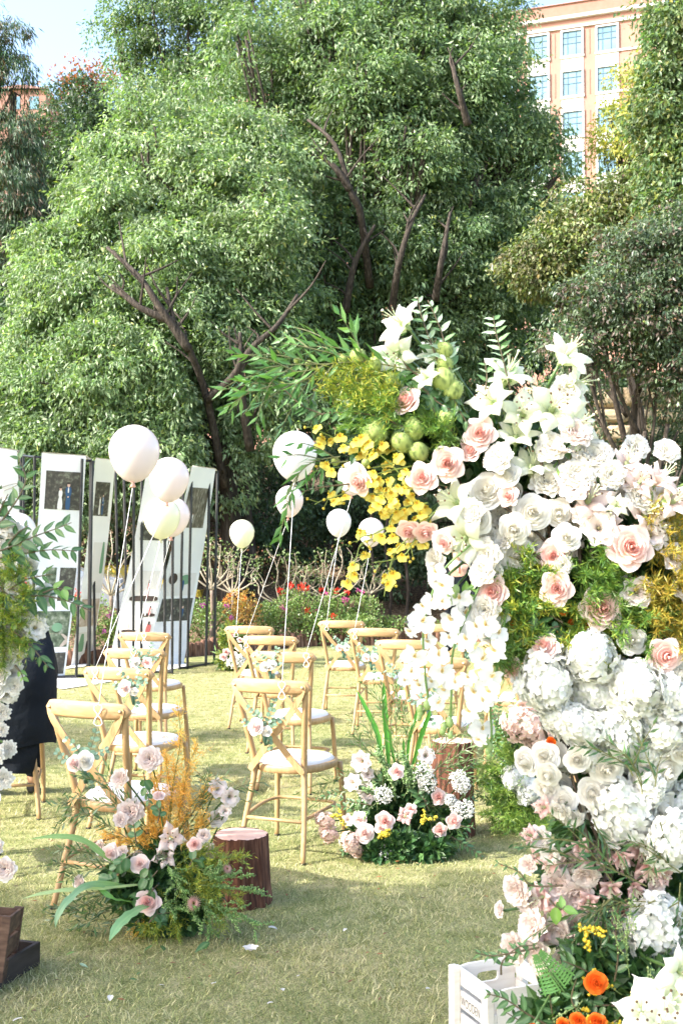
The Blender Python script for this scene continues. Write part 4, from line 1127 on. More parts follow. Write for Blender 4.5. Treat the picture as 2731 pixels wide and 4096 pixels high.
PM = {'forest': print_mat('print_dark_trees', (.055, .052, .045), (.085, .08, .065), (.22, .24, .18)),
      'woods': print_mat('print_grey_woods', (.09, .08, .06), (.16, .145, .11), (.34, .33, .28), 12, (3, 3, .4)),
      'garden': print_mat('print_garden', (.06, .08, .05), (.16, .20, .13), (.42, .42, .36), 16),
      'sand': print_mat('print_ground', (.42, .33, .26), (.50, .42, .35), (.62, .56, .50), 14),
      'sky': flat_mat('print_pale_sky', (.68, .66, .64)), 'blue': flat_mat('print_blue_suit', (.035, .09, .19)), 'white': flat_mat('print_white_dress', (.70, .68, .66)),
      'face': flat_mat('print_skin', (.62, .42, .34)), 'red': flat_mat('print_red_dress', (.50, .13, .12)), 'hair': flat_mat('print_hair', (.05, .035, .03)),
      'green': flat_mat('print_cypress', (.16, .30, .18)), 'grey': flat_mat('print_grey', (.45, .45, .46)), 'text': flat_mat('print_faint_text', (.60, .60, .60))}
def banner(label, TL, TR, BR, BL, prints, tail=None, bow=.12, group='long cloth photo banners'):
    o = Vector(((TL + TR) / 2).x, ) if False else Vector((BL.x, BL.y, 0))
    TL = TL + Vector((0, -.16, 0)); TR = TR + Vector((0, -.16, 0)); dz = Vector((0, 0, .012)); TL = TL + dz; TR = TR + dz
    t = empty('photo_banner', o, label=label, cat='banner', group=group)
    strip('cloth', t, o, TL, TR, BR, BL, MT['banner'], 7, 26, 0, bow)
    dn = Vector((0, .36, -.012))
    strip('top_fold', t, o, TL + Vector((0, -.006, .012)), TR + Vector((0, -.006, .012)), TR + dn, TL + dn, MT['banner'], 3, 3)
    if tail:
        V = [tuple(p - o) for p in (BL, BR, tail[0], tail[1])]
        g = Geo(); g.add([(x, y, max(z, .012)) for x, y, z in V], np.array([(0, 1, 2, 3)])); g.obj('trailing_cloth', MT['banner'], t)
    for pr in prints:
        u0, v0, u1, v1, kind, figs = pr
        ph = strip('printed_photo', t, o, TL, TR, BR, BL, PM[kind], 6, 10, .006, bow, u0, u1, v0, v1)
        for k, (fu, fv, fw, fh, m, shape) in enumerate(figs):
            a0, a1 = u0 + (u1 - u0) * fu, v0 + (v1 - v0) * fv
            V = []; n = 14
            for i in range(n):
                an = 2 * math.pi * i / n
                if shape == 'o': du, dv = math.cos(an), math.sin(an)
                elif shape == 'a':   # long skirt / tree cone: narrow top, wide bottom
                    du, dv = math.cos(an), math.sin(an); du *= .45 + .55 * (dv + 1) / 2; dv = max(-1, min(1, dv * 1.3))
                else:
                    q = (abs(math.cos(an)) ** 4 + abs(math.sin(an)) ** 4) ** (-.25); du, dv = math.cos(an) * q, math.sin(an) * q
                u = a0 + du * fw * (u1 - u0) / 2; v = min(v1, a1 + dv * fh * (v1 - v0) / 2); u = max(u0, min(u1, u))
                p = TL.lerp(TR, u).lerp(BL.lerp(BR, u), v) + Vector((0, -.008 - .0012 * (k + 1) + bow * math.sin(math.pi * v) + .012 * math.sin(v * 9 + u * 5) * (bow != 0), 0))
                V.append(tuple(p - o))
            g = Geo(); g.add(V, [np.array([list(range(n - 1, -1, -1))])]); g.obj('printed_figure', PM[m], ph, smooth=False)
    return t
def bride(x, y, h):      # flat printed figure made of patches
    return [(x, y + h * .20, h * .30, h * .62, 'white', 'a'), (x, y - h * .22, h * .17, h * .30, 'white', 's'), (x, y - h * .42, h * .11, h * .17, 'face', 'o'), (x, y - h * .48, h * .12, h * .10, 'hair', 'o')]
def groom(x, y, h, m='blue'):
    return [(x, y + h * .22, h * .18, h * .60, m, 's'), (x, y - h * .20, h * .23, h * .36, m, 's'), (x, y - h * .25, h * .05, h * .20, 'white', 's'), (x, y - h * .44, h * .11, h * .16, 'face', 'o'), (x, y - h * .51, h * .12, h * .08, 'hair', 'o'), (x, y, .07 * h, .06 * h, 'face', 'o')]
TLb, TRb = P(182, 1820, 13.7), P(358, 1833, 13.9); BRb, BLb = G(258, 2712), G(88, 2722)
banner('wide photo banner showing a couple against dark trees', TLb, TRb, BRb, BLb,
       [(.12, .075, .94, .245, 'forest', bride(.44, .72, .62) + groom(.66, .66, .70)),
        (.28, .505, .52, .62, 'garden', []), (.60, .505, .98, .655, 'forest', []),
        (.10, .70, .96, .86, 'garden', [(.5, .82, 1.0, .4, 'sand', 's'), (.35, .58, .10, .3, 'white', 'a'), (.35, .42, .07, .12, 'face', 'o'), (.68, .45, .3, .25, 'green', 'o')]),
        (.10, .885, .96, .98, 'forest', [])], tail=(G(450, 2728), G(250, 2760)))
banner('narrow photo banner half hidden behind the largest balloon', P(393, 1843, 14.0), P(474, 1850, 14.2), G(366, 2650), G(284, 2665),
       [(.14, .10, .86, .255, 'forest', bride(.42, .68, .55) + groom(.62, .66, .60)), (.35, .38, 1.0, .63, 'sky', [(.72, .3, .34, .62, 'green', 'a')]), (.1, .66, .98, .80, 'sand', []),
        (.1, .83, .98, .985, 'sky', [(.3, .35, .4, .6, 'green', 'a'), (.62, .55, .10, .5, 'hair', 's'), (.48, .6, .10, .5, 'white', 'a')])], tail=(G(340, 2668), G(250, 2680)))
banner('photo banner behind the cluster of balloons', P(596, 1886, 14.5), P(720, 1892, 14.6), G(590, 2672), G(430, 2675),
       [(.16, .18, .96, .345, 'forest', []), (.18, .50, .96, .655, 'sky', [(.5, .92, 1, .2, 'hair', 's'), (.60, .66, .06, .6, 'red', 's'), (.60, .36, .05, .1, 'hair', 'o')]),
        (.55, .675, .96, .735, 'sky', [(.5, .85, 1, .3, 'hair', 's'), (.35, .55, .16, .7, 'white', 'a'), (.62, .5, .16, .7, 'red', 's'), (.62, .15, .1, .2, 'hair', 'o')]),
        (.14, .755, .52, .815, 'sky', [(.5, .88, 1, .25, 'hair', 's'), (.45, .45, .08, .6, 'face', 's')]),
        (.56, .755, .96, .815, 'sky', [(.70, .65, .36, .7, 'red', 's'), (.70, .2, .16, .3, 'hair', 'o'), (.12, .7, .2, .6, 'face', 's')])], tail=(G(640, 2690), G(440, 2700)))
banner('rightmost photo banner with a tall woods photo', P(775, 1872, 14.9), P(868, 1884, 15.5), G(735, 2655), G(560, 2668),
       [(.10, .10, .86, .30, 'woods', bride(.45, .78, .30)), (.12, .53, .92, .645, 'sky', [(.18, .25, .30, .5, 'hair', 'o'), (.62, .3, .4, .45, 'green', 'o'), (.42, .65, .12, .6, 'white', 'a'), (.56, .62, .10, .6, 'blue', 's')]),
        (.10, .66, .94, .775, 'forest', [(.42, .72, .10, .45, 'white', 'a'), (.42, .45, .06, .12, 'face', 'o'), (.72, .68, .10, .5, 'blue', 's'), (.72, .4, .06, .12, 'face', 'o')])], tail=(G(760, 2668), G(620, 2690)))
t = banner('blank white banner with a script loop at the left edge', P(-80, 1786, 13.4), P(86, 1812, 13.6), G(70, 2715), G(-100, 2715), [])
g = Geo(); c = P(8, 1952, 13.35) - t.location
pts = [c + Vector((.16 * math.cos(a) * 1.0 + .03 * math.sin(a), .10, .035 * math.sin(a) + .05 * math.cos(a))) for a in np.linspace(-2.4, 3.6, 24)]
tube(g, pts, .006, 5, (.2, .19, .17)); g.obj('script_stroke', MT['plain'], t)

# bundle on the ground near the guest
t = empty('black_bag', (G(1650, 2560).x, 19.6, 0.05), label='black bag with a crumpled blue cloth on the grass left of the suited guest', cat='bag')
g = Geo(); rr = random.Random(4); sphere(g, (0, 0, .13), .2, 14, 9, (.012, .012, .014), 0, (1.1, .7, .65), lambda d: 1 + .12 * math.sin(7 * d[0] + 3 * d[2]) + .08 * math.sin(11 * d[1])); g.obj('body', MT['plain'], t)
g = Geo(); sphere(g, (-.02, -.03, .26), .13, 14, 9, (.04, .10, .22), 0, (1.2, .7, .5), lambda d: 1 + .2 * math.sin(9 * d[0] + 4 * d[2])); g.obj('cloth', MT['plain'], t)
# ------------------------------------------------------------------ people
def skin_mesh(name, joints, bones, mat, parent, sub=2):
    me = bpy.data.meshes.new(name)
    names = list(joints)
    me.from_pydata([joints[k][0] for k in names], [(names.index(a), names.index(b)) for a, b in bones], [])
    o = link(name, me, parent)
    me.materials.append(MT[mat])
    sk = o.modifiers.new('skin', 'SKIN'); 
    for i, k in enumerate(names):
        r = joints[k][1]; r = (r, r) if not hasattr(r, '__len__') else r
        me.skin_vertices[0].data[i].radius = r
        me.skin_vertices[0].data[i].use_root = (i == 0)
    sk.use_smooth_shade = True
    ss = o.modifiers.new('sub', 'SUBSURF'); ss.levels = sub; ss.render_levels = sub
    return o
# seated guest in a black coat, seen from behind, head bent forward
pc = CH['e1']; pa = pc.rotation_euler.z
gp = empty('person', pc.location, rz=pa, label='guest in a long black coat seated at the left edge, back turned and head bowed', cat='person')
Jt = {'pel': ((0, -.02, .56), .13), 'sp1': ((0, -.05, .72), (.12, .15)), 'sp2': ((0, -.03, .88), (.12, .165)), 'ch': ((0, .03, 1.00), (.11, .16)), 'nk': ((0, .13, 1.10), .055), 'hd0': ((0, .19, 1.14), .075), 'hd': ((0, .25, 1.17), .088), 'hd2': ((0, .30, 1.15), .06),
      'sl': ((-.17, .02, 1.02), .06), 'el': ((-.23, .10, .76), .045), 'wl': ((-.10, .30, .66), .03), 'hl': ((-.05, .36, .66), .032), 'sr': ((.17, .02, 1.02), .06), 'er': ((.23, .10, .76), .045), 'wr': ((.10, .30, .66), .03), 'hr': ((.05, .36, .66), .032),
      'hpl': ((-.10, .02, .55), .09), 'kl': ((-.13, .42, .55), .065), 'al': ((-.13, .44, .10), .04), 'tl': ((-.13, .58, .04), .035), 'hpr': ((.10, .02, .55), .09), 'kr': ((.13, .42, .55), .065), 'ar': ((.13, .44, .10), .04), 'tr': ((.13, .58, .04), .035)}
Bn = [('pel', 'sp1'), ('sp1', 'sp2'), ('sp2', 'ch'), ('ch', 'nk'), ('nk', 'hd0'), ('hd0', 'hd'), ('hd', 'hd2'), ('ch', 'sl'), ('sl', 'el'), ('el', 'wl'), ('wl', 'hl'), ('ch', 'sr'), ('sr', 'er'), ('er', 'wr'), ('wr', 'hr'),
      ('pel', 'hpl'), ('hpl', 'kl'), ('kl', 'al'), ('al', 'tl'), ('pel', 'hpr'), ('hpr', 'kr'), ('kr', 'ar'), ('ar', 'tr')]
skin_mesh('body', Jt, Bn, 'skin', gp)
cover = {k: (v[0], tuple(q + .018 for q in (v[1] if hasattr(v[1], '__len__') else (v[1], v[1])))) for k, v in Jt.items() if k not in ('nk', 'hd0', 'hd', 'hd2', 'hl', 'hr', 'tl', 'tr')}
skin_mesh('trousers_and_sleeves', cover, [b for b in Bn if b[0] in cover and b[1] in cover], 'black_cloth', gp)
# coat: one loft from the collar down over the back of the seat
g = Geo(); V = []; nu = 36
RG = [(1.135, .055, .050, .10), (1.12, .085, .070, .07), (1.095, .150, .105, .04), (1.05, .205, .135, .01), (.98, .245, .20, -.06), (.88, .262, .245, -.11), (.76, .268, .25, -.115), (.64, .265, .25, -.115), (.55, .265, .25, -.115), (.48, .268, .25, -.115), (.42, .262, .245, -.115)]
for j, (z, rx, ry, cy) in enumerate(RG):
    for i in range(nu):
        a = 2 * math.pi * i / nu
        fold = 1 + .018 * math.sin(5 * a + j * .25) * (j > 4) + .012 * math.sin(9 * a - j * .3) * (j > 5)
        zz = z - (.02 * math.sin(3 * a + 1) if j >= 9 else 0) 
        ex = 2.0 if j < 4 else 3.2; q = (abs(math.cos(a)) ** ex + abs(math.sin(a)) ** ex) ** (-1 / ex)
        V.append((rx * math.cos(a) * fold * q, cy + ry * math.sin(a) * fold * q, zz))
g.add(V, grid_faces(nu, len(RG), True)[:, ::-1])
g.obj('coat', MT['black_cloth'], gp)
g = Geo(); V = []
for j, z in enumerate((.46, .42, .36, .31, .285)):
    for i in range(10):
        u = i / 9 * 2 - 1; V.append((.02 + u * (.16 - .01 * j), -.30 - .04 * (1 - u * u) + .01 * math.sin(4 * u + j), z - .02 * u))
g.add(V, grid_faces(10, 5)); g.obj('coat_tail', MT['black_cloth'], gp)
g = Geo(); V = []
for j, (z, r, cy) in enumerate([(1.10, .075, .075), (1.135, .068, .095), (1.155, .064, .11), (1.135, .080, .085)]):
    for i in range(20):
        a = 2 * math.pi * i / 20; V.append((r * math.cos(a), cy + r * .9 * math.sin(a), z - .02 * math.sin(a)))
g.add(V, grid_faces(20, 4, True)); MT['collar'] = noise_mat('grey_blue_collar', [(.3, (.04, .055, .08)), (.7, (.07, .09, .12))], scale=60, rough=.9, bump=.2); g.obj('collar', MT['collar'], gp)
g = Geo(); sphere(g, (0, .245, 1.195), .098, 20, 12, (.02, .018, .016), 0, (.92, 1.05, .85)); g.obj('hair', MT['hair'], gp)
for s in (-1, 1):
    skin_mesh('shoe', {'a': ((s * .13, .42, .045), .045), 'b': ((s * .13, .52, .04), .045), 'c': ((s * .13, .63, .032), .032)}, [('a', 'b'), ('b', 'c')], 'rubber', gp)

# standing guest in a dark suit, glimpsed between the flowers
sp0 = P(1826, 2224, 16.5)
st = empty('person', (sp0.x, 16.5, 0), rz=math.radians(188), label='standing man in a dark suit and brownish tie glimpsed between the white flowers', cat='person')
J2 = {'pel': ((0, 0, .92), (.14, .11)), 'sp1': ((0, .01, 1.08), (.13, .10)), 'ch': ((0, .01, 1.26), (.15, .11)), 'nk': ((0, .0, 1.41), .052), 'hd0': ((0, .02, 1.50), (.068, .08)), 'hd': ((0, .02, 1.57), (.076, .092)), 'hd2': ((0, .005, 1.635), (.06, .072)),
      'sl': ((-.18, 0, 1.33), .055), 'el': ((-.25, .0, 1.06), .042), 'wl': ((-.22, .10, .84), .028), 'hl': ((-.21, .13, .77), .036), 'hfl': ((-.205, .14, .70), .022), 'sr': ((.18, 0, 1.33), .055), 'er': ((.25, 0, 1.06), .042), 'wr': ((.22, .10, .84), .028), 'hr': ((.21, .13, .77), .036), 'hfr': ((.205, .14, .70), .022),
      'hpl': ((-.10, 0, .88), .085), 'kl': ((-.11, .01, .50), .06), 'al': ((-.12, -.02, .09), .038), 'hpr': ((.10, 0, .88), .085), 'kr': ((.11, .01, .50), .06), 'ar': ((.12, -.02, .09), .038)}
B2 = [('pel', 'sp1'), ('sp1', 'ch'), ('ch', 'nk'), ('nk', 'hd0'), ('hd0', 'hd'), ('hd', 'hd2'), ('ch', 'sl'), ('sl', 'el'), ('el', 'wl'), ('wl', 'hl'), ('hl', 'hfl'), ('ch', 'sr'), ('sr', 'er'), ('er', 'wr'), ('wr', 'hr'), ('hr', 'hfr'),
      ('pel', 'hpl'), ('hpl', 'kl'), ('kl', 'al'), ('pel', 'hpr'), ('hpr', 'kr'), ('kr', 'ar')]
skin_mesh('body', J2, B2, 'skin', st)
cov = {k: (v[0], tuple(q + .017 for q in (v[1] if hasattr(v[1], '__len__') else (v[1], v[1])))) for k, v in J2.items() if k not in ('nk', 'hd0', 'hd', 'hd2', 'hl', 'hr', 'hfl', 'hfr')}
skin_mesh('suit', cov, [b for b in B2 if b[0] in cov and b[1] in cov], 'black_cloth', st)
g = Geo(); g.add([(-.055, .125, 1.38), (.055, .125, 1.38), (0, .155, 1.20)], np.array([(0, 1, 2)])); tube(g, [(0, 0, 1.36), (0, .005, 1.42)], [.075, .064], 14, cap=False); g.obj('shirt', MT['whitetrim'], st)
MT['tie'] = flat_mat('tie_brown', (.25, .10, .06)); g = Geo(); g.add([(-.014, .160, 1.375), (.014, .160, 1.375), (.02, .172, 1.24), (0, .172, 1.22), (-.02, .172, 1.24)], [np.array([(0, 1, 2, 3, 4)])]); g.obj('tie', MT['tie'], st)
g = Geo(); sphere(g, (0, -.005, 1.61), .094, 18, 11, (.02, .018, .016), 0, (.93, 1.08, .85)); g.obj('hair', MT['hair'], st)
g = Geo()
tube(g, smooth_path([(0, .105, 1.575), (0, .122, 1.54), (0, .112, 1.525)], 3), [.008, .010, .012, .014, .014, .012, .010][:7], 6); g.obj('nose', MT['skin'], st)
for s in (-1, 1):
    g = Geo(); sphere(g, (s * .032, .098, 1.575), .011, 8, 6, (.03, .02, .015), 0); g.obj('eye', MT['plain'], st)
    g = Geo(); sphere(g, (s * .083, .01, 1.56), .022, 8, 6, (1, 1, 1), 0, (.4, .8, 1.3)); g.obj('ear', MT['skin'], st)
    skin_mesh('shoe', {'a': ((s * .12, -.04, .045), .045), 'b': ((s * .12, .05, .04), .045), 'c': ((s * .12, .16, .03), .032)}, [('a', 'b'), ('b', 'c')], 'rubber', st, 1)
g = Geo(); sphere(g, (0, .103, 1.50), .022, 8, 5, (.35, .12, .10), 0, (1, .4, .3)); g.obj('mouth', MT['plain'], st)

# ------------------------------------------------------------------ flower heads (each built once, facing +Z, unit = 1 diameter)
def petal_surf(g, az, r0, z0, L, W, a0, a1, cup=.0, ruffle=0.0, rk=5, tip=.0, nv=6, nu=5, base=(1, 1, 1), end=(1, 1, 1), k=1.4, seed=0, wpow=.6, mat=0):
    """a petal growing outwards from radius r0 at height z0; elevation angle bends from a0 to a1"""
    rr = random.Random(seed); ph = rr.uniform(0, 6.28)
    V = []; C = []
    r, z = r0, z0; pr = [(r, z, a0)]
    for j in range(1, nv):
        v = (j - .5) / (nv - 1); a = a0 + (a1 - a0) * v ** k
        r += math.cos(a) * L / (nv - 1); z += math.sin(a) * L / (nv - 1); pr.append((r, z, a0 + (a1 - a0) * (j / (nv - 1)) ** k))
    for j, (r, z, a) in enumerate(pr):
        v = j / (nv - 1)
        if tip: w = W * math.sin(math.pi * (.06 + .93 * v) ** wpow) ** 1.05
        else: w = W * math.sin(math.pi * (.12 + .83 * v) ** 1.5) ** .55
        w = max(w, W * .12 * (1 - v))
        for i in range(nu):
            u = -1 + 2 * i / (nu - 1)
            off = cup * u * u * L - (0) + ruffle * L * math.sin(rk * u + ph) * v * v + ruffle * .6 * L * math.sin(rk * 2.3 * u + ph * 2) * v ** 4
            back = (1 - math.sqrt(max(0, 1 - .85 * u * u))) * L * .26 * v ** 3 * (0 if tip else 1)
            rp = r - math.sin(a) * off - math.cos(a) * back; zp = z + math.cos(a) * off - math.sin(a) * back
            x, y = rp, u * w
            V.append((x * math.cos(az) - y * math.sin(az), x * math.sin(az) + y * math.cos(az), zp))
            q = v ** 1.2
            C.append([base[m] * (1 - q) + end[m] * q for m in range(3)])
    g.add(V, grid_faces(nu, nv), np.array(C), mat)
def rose_mesh(name, outer, inner, seed, rings=5, open_=1.0, pointed=.10, ruffle=.02, fl=1.0):
    """double rose: petals lie on widening cups, tight spiral in the middle"""
    rr = random.Random(seed); g = Geo()
    total = 0
    cfg = []
    for k in range(rings):
        t = k / (rings - 1)                       # 0 = heart, 1 = outermost
        n = [3, 3, 4, 4, 5, 5, 5, 5][k] if k < 8 else 5
        cfg.append((t, n))
    for t, n in cfg:
        for q in range(n):
            th0 = 2 * math.pi * (q + .37 * t * 7) / n + rr.uniform(-.15, .15)
            span = (1.75 if t < .3 else 1.6 if t < .7 else 1.45) * 2 * math.pi / n * rr.uniform(.92, 1.08)
            R = (.045 + .315 * t) * open_; H = .335 - .03 * t - .03 * t * t; flare = (.0 + .05 * t + .09 * t ** 3) * fl
            nu, nv = 9, 7; V = []; C = []
            ph = rr.uniform(0, 6.28); spir = (.030 - .012 * t); lean = rr.uniform(-.012, .012)
            for j in range(nv):
                v = j / (nv - 1)
                for i in range(nu):
                    u = -1 + 2 * i / (nu - 1)
                    ve = v * (1 - (.10 + .14 * t) * abs(u) ** 3)
                    lip = v ** 3
                    r = R * (.40 + .60 * ve ** .5) + flare * ve ** 3 + spir * u + ruffle * .6 * lip * math.sin(3.5 * u + ph) + lean
                    pt = pointed * t * t * lip * max(0, 1 - abs(u) * 1.5)
                    r += pt
                    r *= 1 - max(0, 1 - t / .3) * .40 * ve ** 2.5
                    z = -.20 + H * 1.25 * ve - (.02 + .10 * t) * t * ve ** 4 + ruffle * .5 * math.sin(6 * u + ph) * lip
                    z -= .035 * t * lip * max(0, abs(u) - .45); z += .17 * (1 - t) ** 1.3
                    th = th0 + u * span / 2
                    V.append((r * math.cos(th), r * math.sin(th), z))
                    w = min(1, (.10 + .25 * t) * (1 - v ** 2) + (.55 + .50 * t) * v ** 2)  # natural inner tint, deepened at petal bases to put ring shading into the colour
                    sh = rr.uniform(.98, 1.02)
                    C.append([(inner[m] * (1 - w) + outer[m] * w) * sh for m in range(3)])
            g.add(V, grid_faces(nu, nv), np.array(C))
    # solid dome added in the middle to keep the petal gaps from going dark
    sphere(g, (0, 0, -.02), .30 * open_, 14, 8, [inner[m] * .35 + outer[m] * .65 for m in range(3)], 0, (1, 1, .52))
    # calyx
    for q in range(5):
        petal_surf(g, q * 1.256, .03, -.23, .22, .03, -.3, -.9, tip=1, nv=4, nu=3, base=(.08, .17, .05), end=(.10, .20, .06))
    tube(g, [(0, 0, -.36), (0, 0, -.21), (0, 0, -.16)], [.03, .06, .12], 8, (.09, .18, .06))
    return g.mesh(name, [MT['rosepetal']])
def ruffled_mesh(name, outer, inner, seed, n=38, ruffle=.10, R=.5, wide=.17, closed=.0):
    """peony / carnation: many crimped petals"""
    rr = random.Random(seed); g = Geo()
    for q in range(n):
        t = (q + .5) / n
        a0 = math.radians(88 - 66 * t); L = R * (.62 + .34 * t)
        w = .3 + .7 * t
        petal_surf(g, q * 2.39996, .015 + .03 * t, -.12 + .04 * t, L, wide * rr.uniform(.8, 1.15), a0 + .1, a0 - .55 + closed + rr.uniform(-.15, .15), cup=.10, ruffle=ruffle, rk=rr.uniform(6, 9), nv=5, nu=7,
                   base=[inner[m] for m in range(3)], end=[(inner[m] * (1 - w) + outer[m] * w) for m in range(3)], seed=seed * 100 + q, wpow=.75)
    tube(g, [(0, 0, -.30), (0, 0, -.12), (0, 0, -.08)], [.03, .06, .1], 8, (.09, .18, .06))
    return g.mesh(name, [MT['petal']])
def open_mesh(name, outer, inner, seed, n=7, wide=.21, ruffle=.05, stamen=(.55, .50, .30), layers=2, a=35):
    """lisianthus-like open bloom with broad wavy petals and a pale centre"""
    rr = random.Random(seed); g = Geo()
    for l in range(layers):
        for q in range(n):
            a0 = math.radians(a + 16 * l)
            petal_surf(g, (q + .5 * l) * 2 * math.pi / n + rr.uniform(-.1, .1), .02, -.14, .50 - .07 * l, wide, a0 + .45, a0 - .85, cup=.08, ruffle=ruffle, rk=5, nv=6, nu=7, base=inner, end=outer, seed=seed * 50 + q + 10 * l, wpow=.8)
    for q in range(9):
        an = q * 2.4; r = .012 + .008 * q / 2
        tube(g, [(0, 0, -.12), (r * math.cos(an) * 1.5, r * math.sin(an) * 1.5, .03)], .008, 4, stamen)
    sphere(g, (0, 0, .0), .03, 8, 5, stamen)
    tube(g, [(0, 0, -.30), (0, 0, -.14), (0, 0, -.10)], [.02, .03, .06], 8, (.09, .18, .06))
    return g.mesh(name, [MT['petal']])
def hydrangea_mesh(name, tint, seed, n=165, R=.46, core=(.5, .55, .42)):
    rr = random.Random(seed); g = Geo()
    for k in range(n):
        z = 1 - 1.55 * (k + .5) / n; th = k * 2.39996; s = math.sqrt(max(0, 1 - z * z))
        d = Vector((s * math.cos(th), s * math.sin(th), z)); d = (d + Vector((rr.uniform(-.12, .12),) * 3)).normalized()
        R2 = R * rr.uniform(.72, 1.10) * (1 + .11 * math.sin(4 * d.x + seed) + .10 * math.sin(5 * d.y + seed * 2)); c = d * R2; c.z *= .86
        q = Vector((0, 0, 1)).rotation_difference((d + Vector((rr.uniform(-.55, .55), rr.uniform(-.55, .55), rr.uniform(-.55, .55)))).normalized()) @ Quaternion((0, 0, 1), rr.uniform(0, 1.57))
        f = rr.uniform(.85, 1.1); col = [min(.91, tint[m] * f) for m in range(3)]
        for p in range(4):
            a = p * math.pi / 2; L = .125 * rr.uniform(.85, 1.1)
            loc = [(0, 0, 0), (.45, .42, .10), (.95, .36, .05), (1.05, 0, -.02), (.95, -.36, .05), (.45, -.42, .10), (.55, 0, -.03)]
            V = []
            for x, y, zz in loc:
                x2, y2 = (x * math.cos(a) - y * math.sin(a)) * L, (x * math.sin(a) + y * math.cos(a)) * L
                V.append(tuple(c + q @ Vector((x2, y2, zz * L * 1.6))))
            cc = np.array([[col[m] * (.9 if i == 0 else 1) for m in range(3)] for i in range(7)]); cc[0] = cc[0] * np.array([.92, 1.0, .80])
            g.add(V, np.array([(0, 1, 6), (1, 2, 6), (2, 3, 6), (3, 4, 6), (4, 5, 6), (5, 0, 6)])[:, ::-1], cc)
    sphere(g, (0, 0, -.02), R * .62, 10, 7, core, 0, (1, 1, .85))
    return g.mesh(name, [MT['petal']])
def orchid_mesh(name, seed):
    g = Geo(); W0 = (.86, .86, .86); W1 = (.84, .85, .85)
    for az, L, W in ((math.pi / 2, .46, .13), (math.pi / 2 + 2.25, .44, .13), (math.pi / 2 - 2.25, .44, .13)):
        petal_surf(g, az, .02, -.02, L, W, .25, -.25, cup=.08, nv=6, nu=5, base=W1, end=W0, seed=seed, wpow=.8)
    for s in (-1, 1):
        petal_surf(g, math.pi / 2 - s * 1.25, .02, .015, .47, .245, .30, -.30, cup=.05, ruffle=.02, nv=7, nu=7, base=W1, end=W0, seed=seed + s, wpow=.62)
    petal_surf(g, -math.pi / 2, .01, .03, .20, .06, .9, -.2, cup=.5, nv=5, nu=5, base=(.78, .55, .10), end=(.80, .78, .66), seed=seed)
    for s in (-1, 1): petal_surf(g, -math.pi / 2 + s * 1.0, .01, .04, .12, .05, 1.1, .9, cup=.3, nv=4, nu=4, base=(.78, .60, .15), end=(.80, .79, .70), seed=seed)
    sphere(g, (0, .02, .07), .035, 8, 6, (.80, .74, .50))
    return g.mesh(name, [MT['petal']])
def oncidium_mesh(name, seed):
    g = Geo(); Y = (.78, .70, .09); Y2 = (.80, .76, .22)
    for s in (-1, 1):
        petal_surf(g, -math.pi / 2 + s * .62, .02, 0, .58, .27, .35, -.45, cup=.05, ruffle=.06, rk=6, nv=6, nu=6, base=(.70, .52, .06), end=Y2, seed=seed + s, wpow=.75)
    for az in (math.pi / 2, math.pi / 2 + 1.0, math.pi / 2 - 1.0, .3, math.pi - .3):
        petal_surf(g, az, .02, .02, .24, .075, .5, .0, cup=.1, ruffle=.05, nv=4, nu=4, base=(.55, .34, .04), end=Y, seed=seed, wpow=.8)
    sphere(g, (0, 0, .05), .055, 8, 6, (.60, .33, .04))
    return g.mesh(name, [MT['petal']])
def gerbera_mesh(name):
    g = Geo()
    for l in range(3):
        n = 24
        for q in range(n):
            petal_surf(g, (q + l * .33) * 2 * math.pi / n, .09, .0 + .02 * l, .40 - .09 * l, .030, .12 + .22 * l, -.1 + .2 * l, cup=.1, nv=4, nu=3, base=(.74, .42, .38), end=(.80, .60, .54), tip=1, seed=q)
    sphere(g, (0, 0, .03), .10, 12, 7, (.30, .24, .10), 0, (1, 1, .5)); sphere(g, (0, 0, .055), .055, 10, 6, (.03, .025, .015), 0, (1, 1, .5))
    octas(g, [(.085 * math.cos(a), .085 * math.sin(a), .07) for a in np.linspace(0, 6.1, 20)], .012, (.72, .62, .30))
    return g.mesh(name, [MT['petal']])
def pod_mesh(name, seed):
    rr = random.Random(seed); g = Geo(); p1, p2 = rr.uniform(0, 6), rr.uniform(0, 6)
    base = len(g.v)
    def fn(d): return 1 + .035 * math.sin(3 * math.atan2(d[1], d[0]) + p1 + 2 * d[2]) + .05 * math.cos(2 * math.atan2(d[1], d[0]) + p2) * (1 - d[2] ** 2) - .05 * abs(d[2]) ** 8
    sphere(g, (0, 0, 0), .44, 26, 16, (.30, .38, .10), 0, (1, .92, 1.08), fn)
    V = np.concatenate(g.v); n = len(V); r = np.random.default_rng(seed)
    sp = (np.sin(V[:, 0] * 60 + 3 * np.sin(V[:, 1] * 50)) * np.sin(V[:, 2] * 65 + 2 * np.sin(V[:, 0] * 40)) > .45)[:, None]
    g.c = [np.where(sp, np.array([.14, .20, .06]), np.array([.34, .42, .13])).astype(np.float32) * (.9 + .2 * r.random((n, 1)).astype(np.float32))]
    d = unit(r.normal(size=(260, 3))); leaves(g, d * .42, d + r.normal(size=(260, 3)) * .3, .10, .006, (.30, .38, .16))
    return g.mesh(name, [MT['leafsoft']])
MT['leafsoft'] = attr_mat('pod_skin', rough=.6, spec=.3, trans=.18, tcol=(1.1, 1.15, .6))

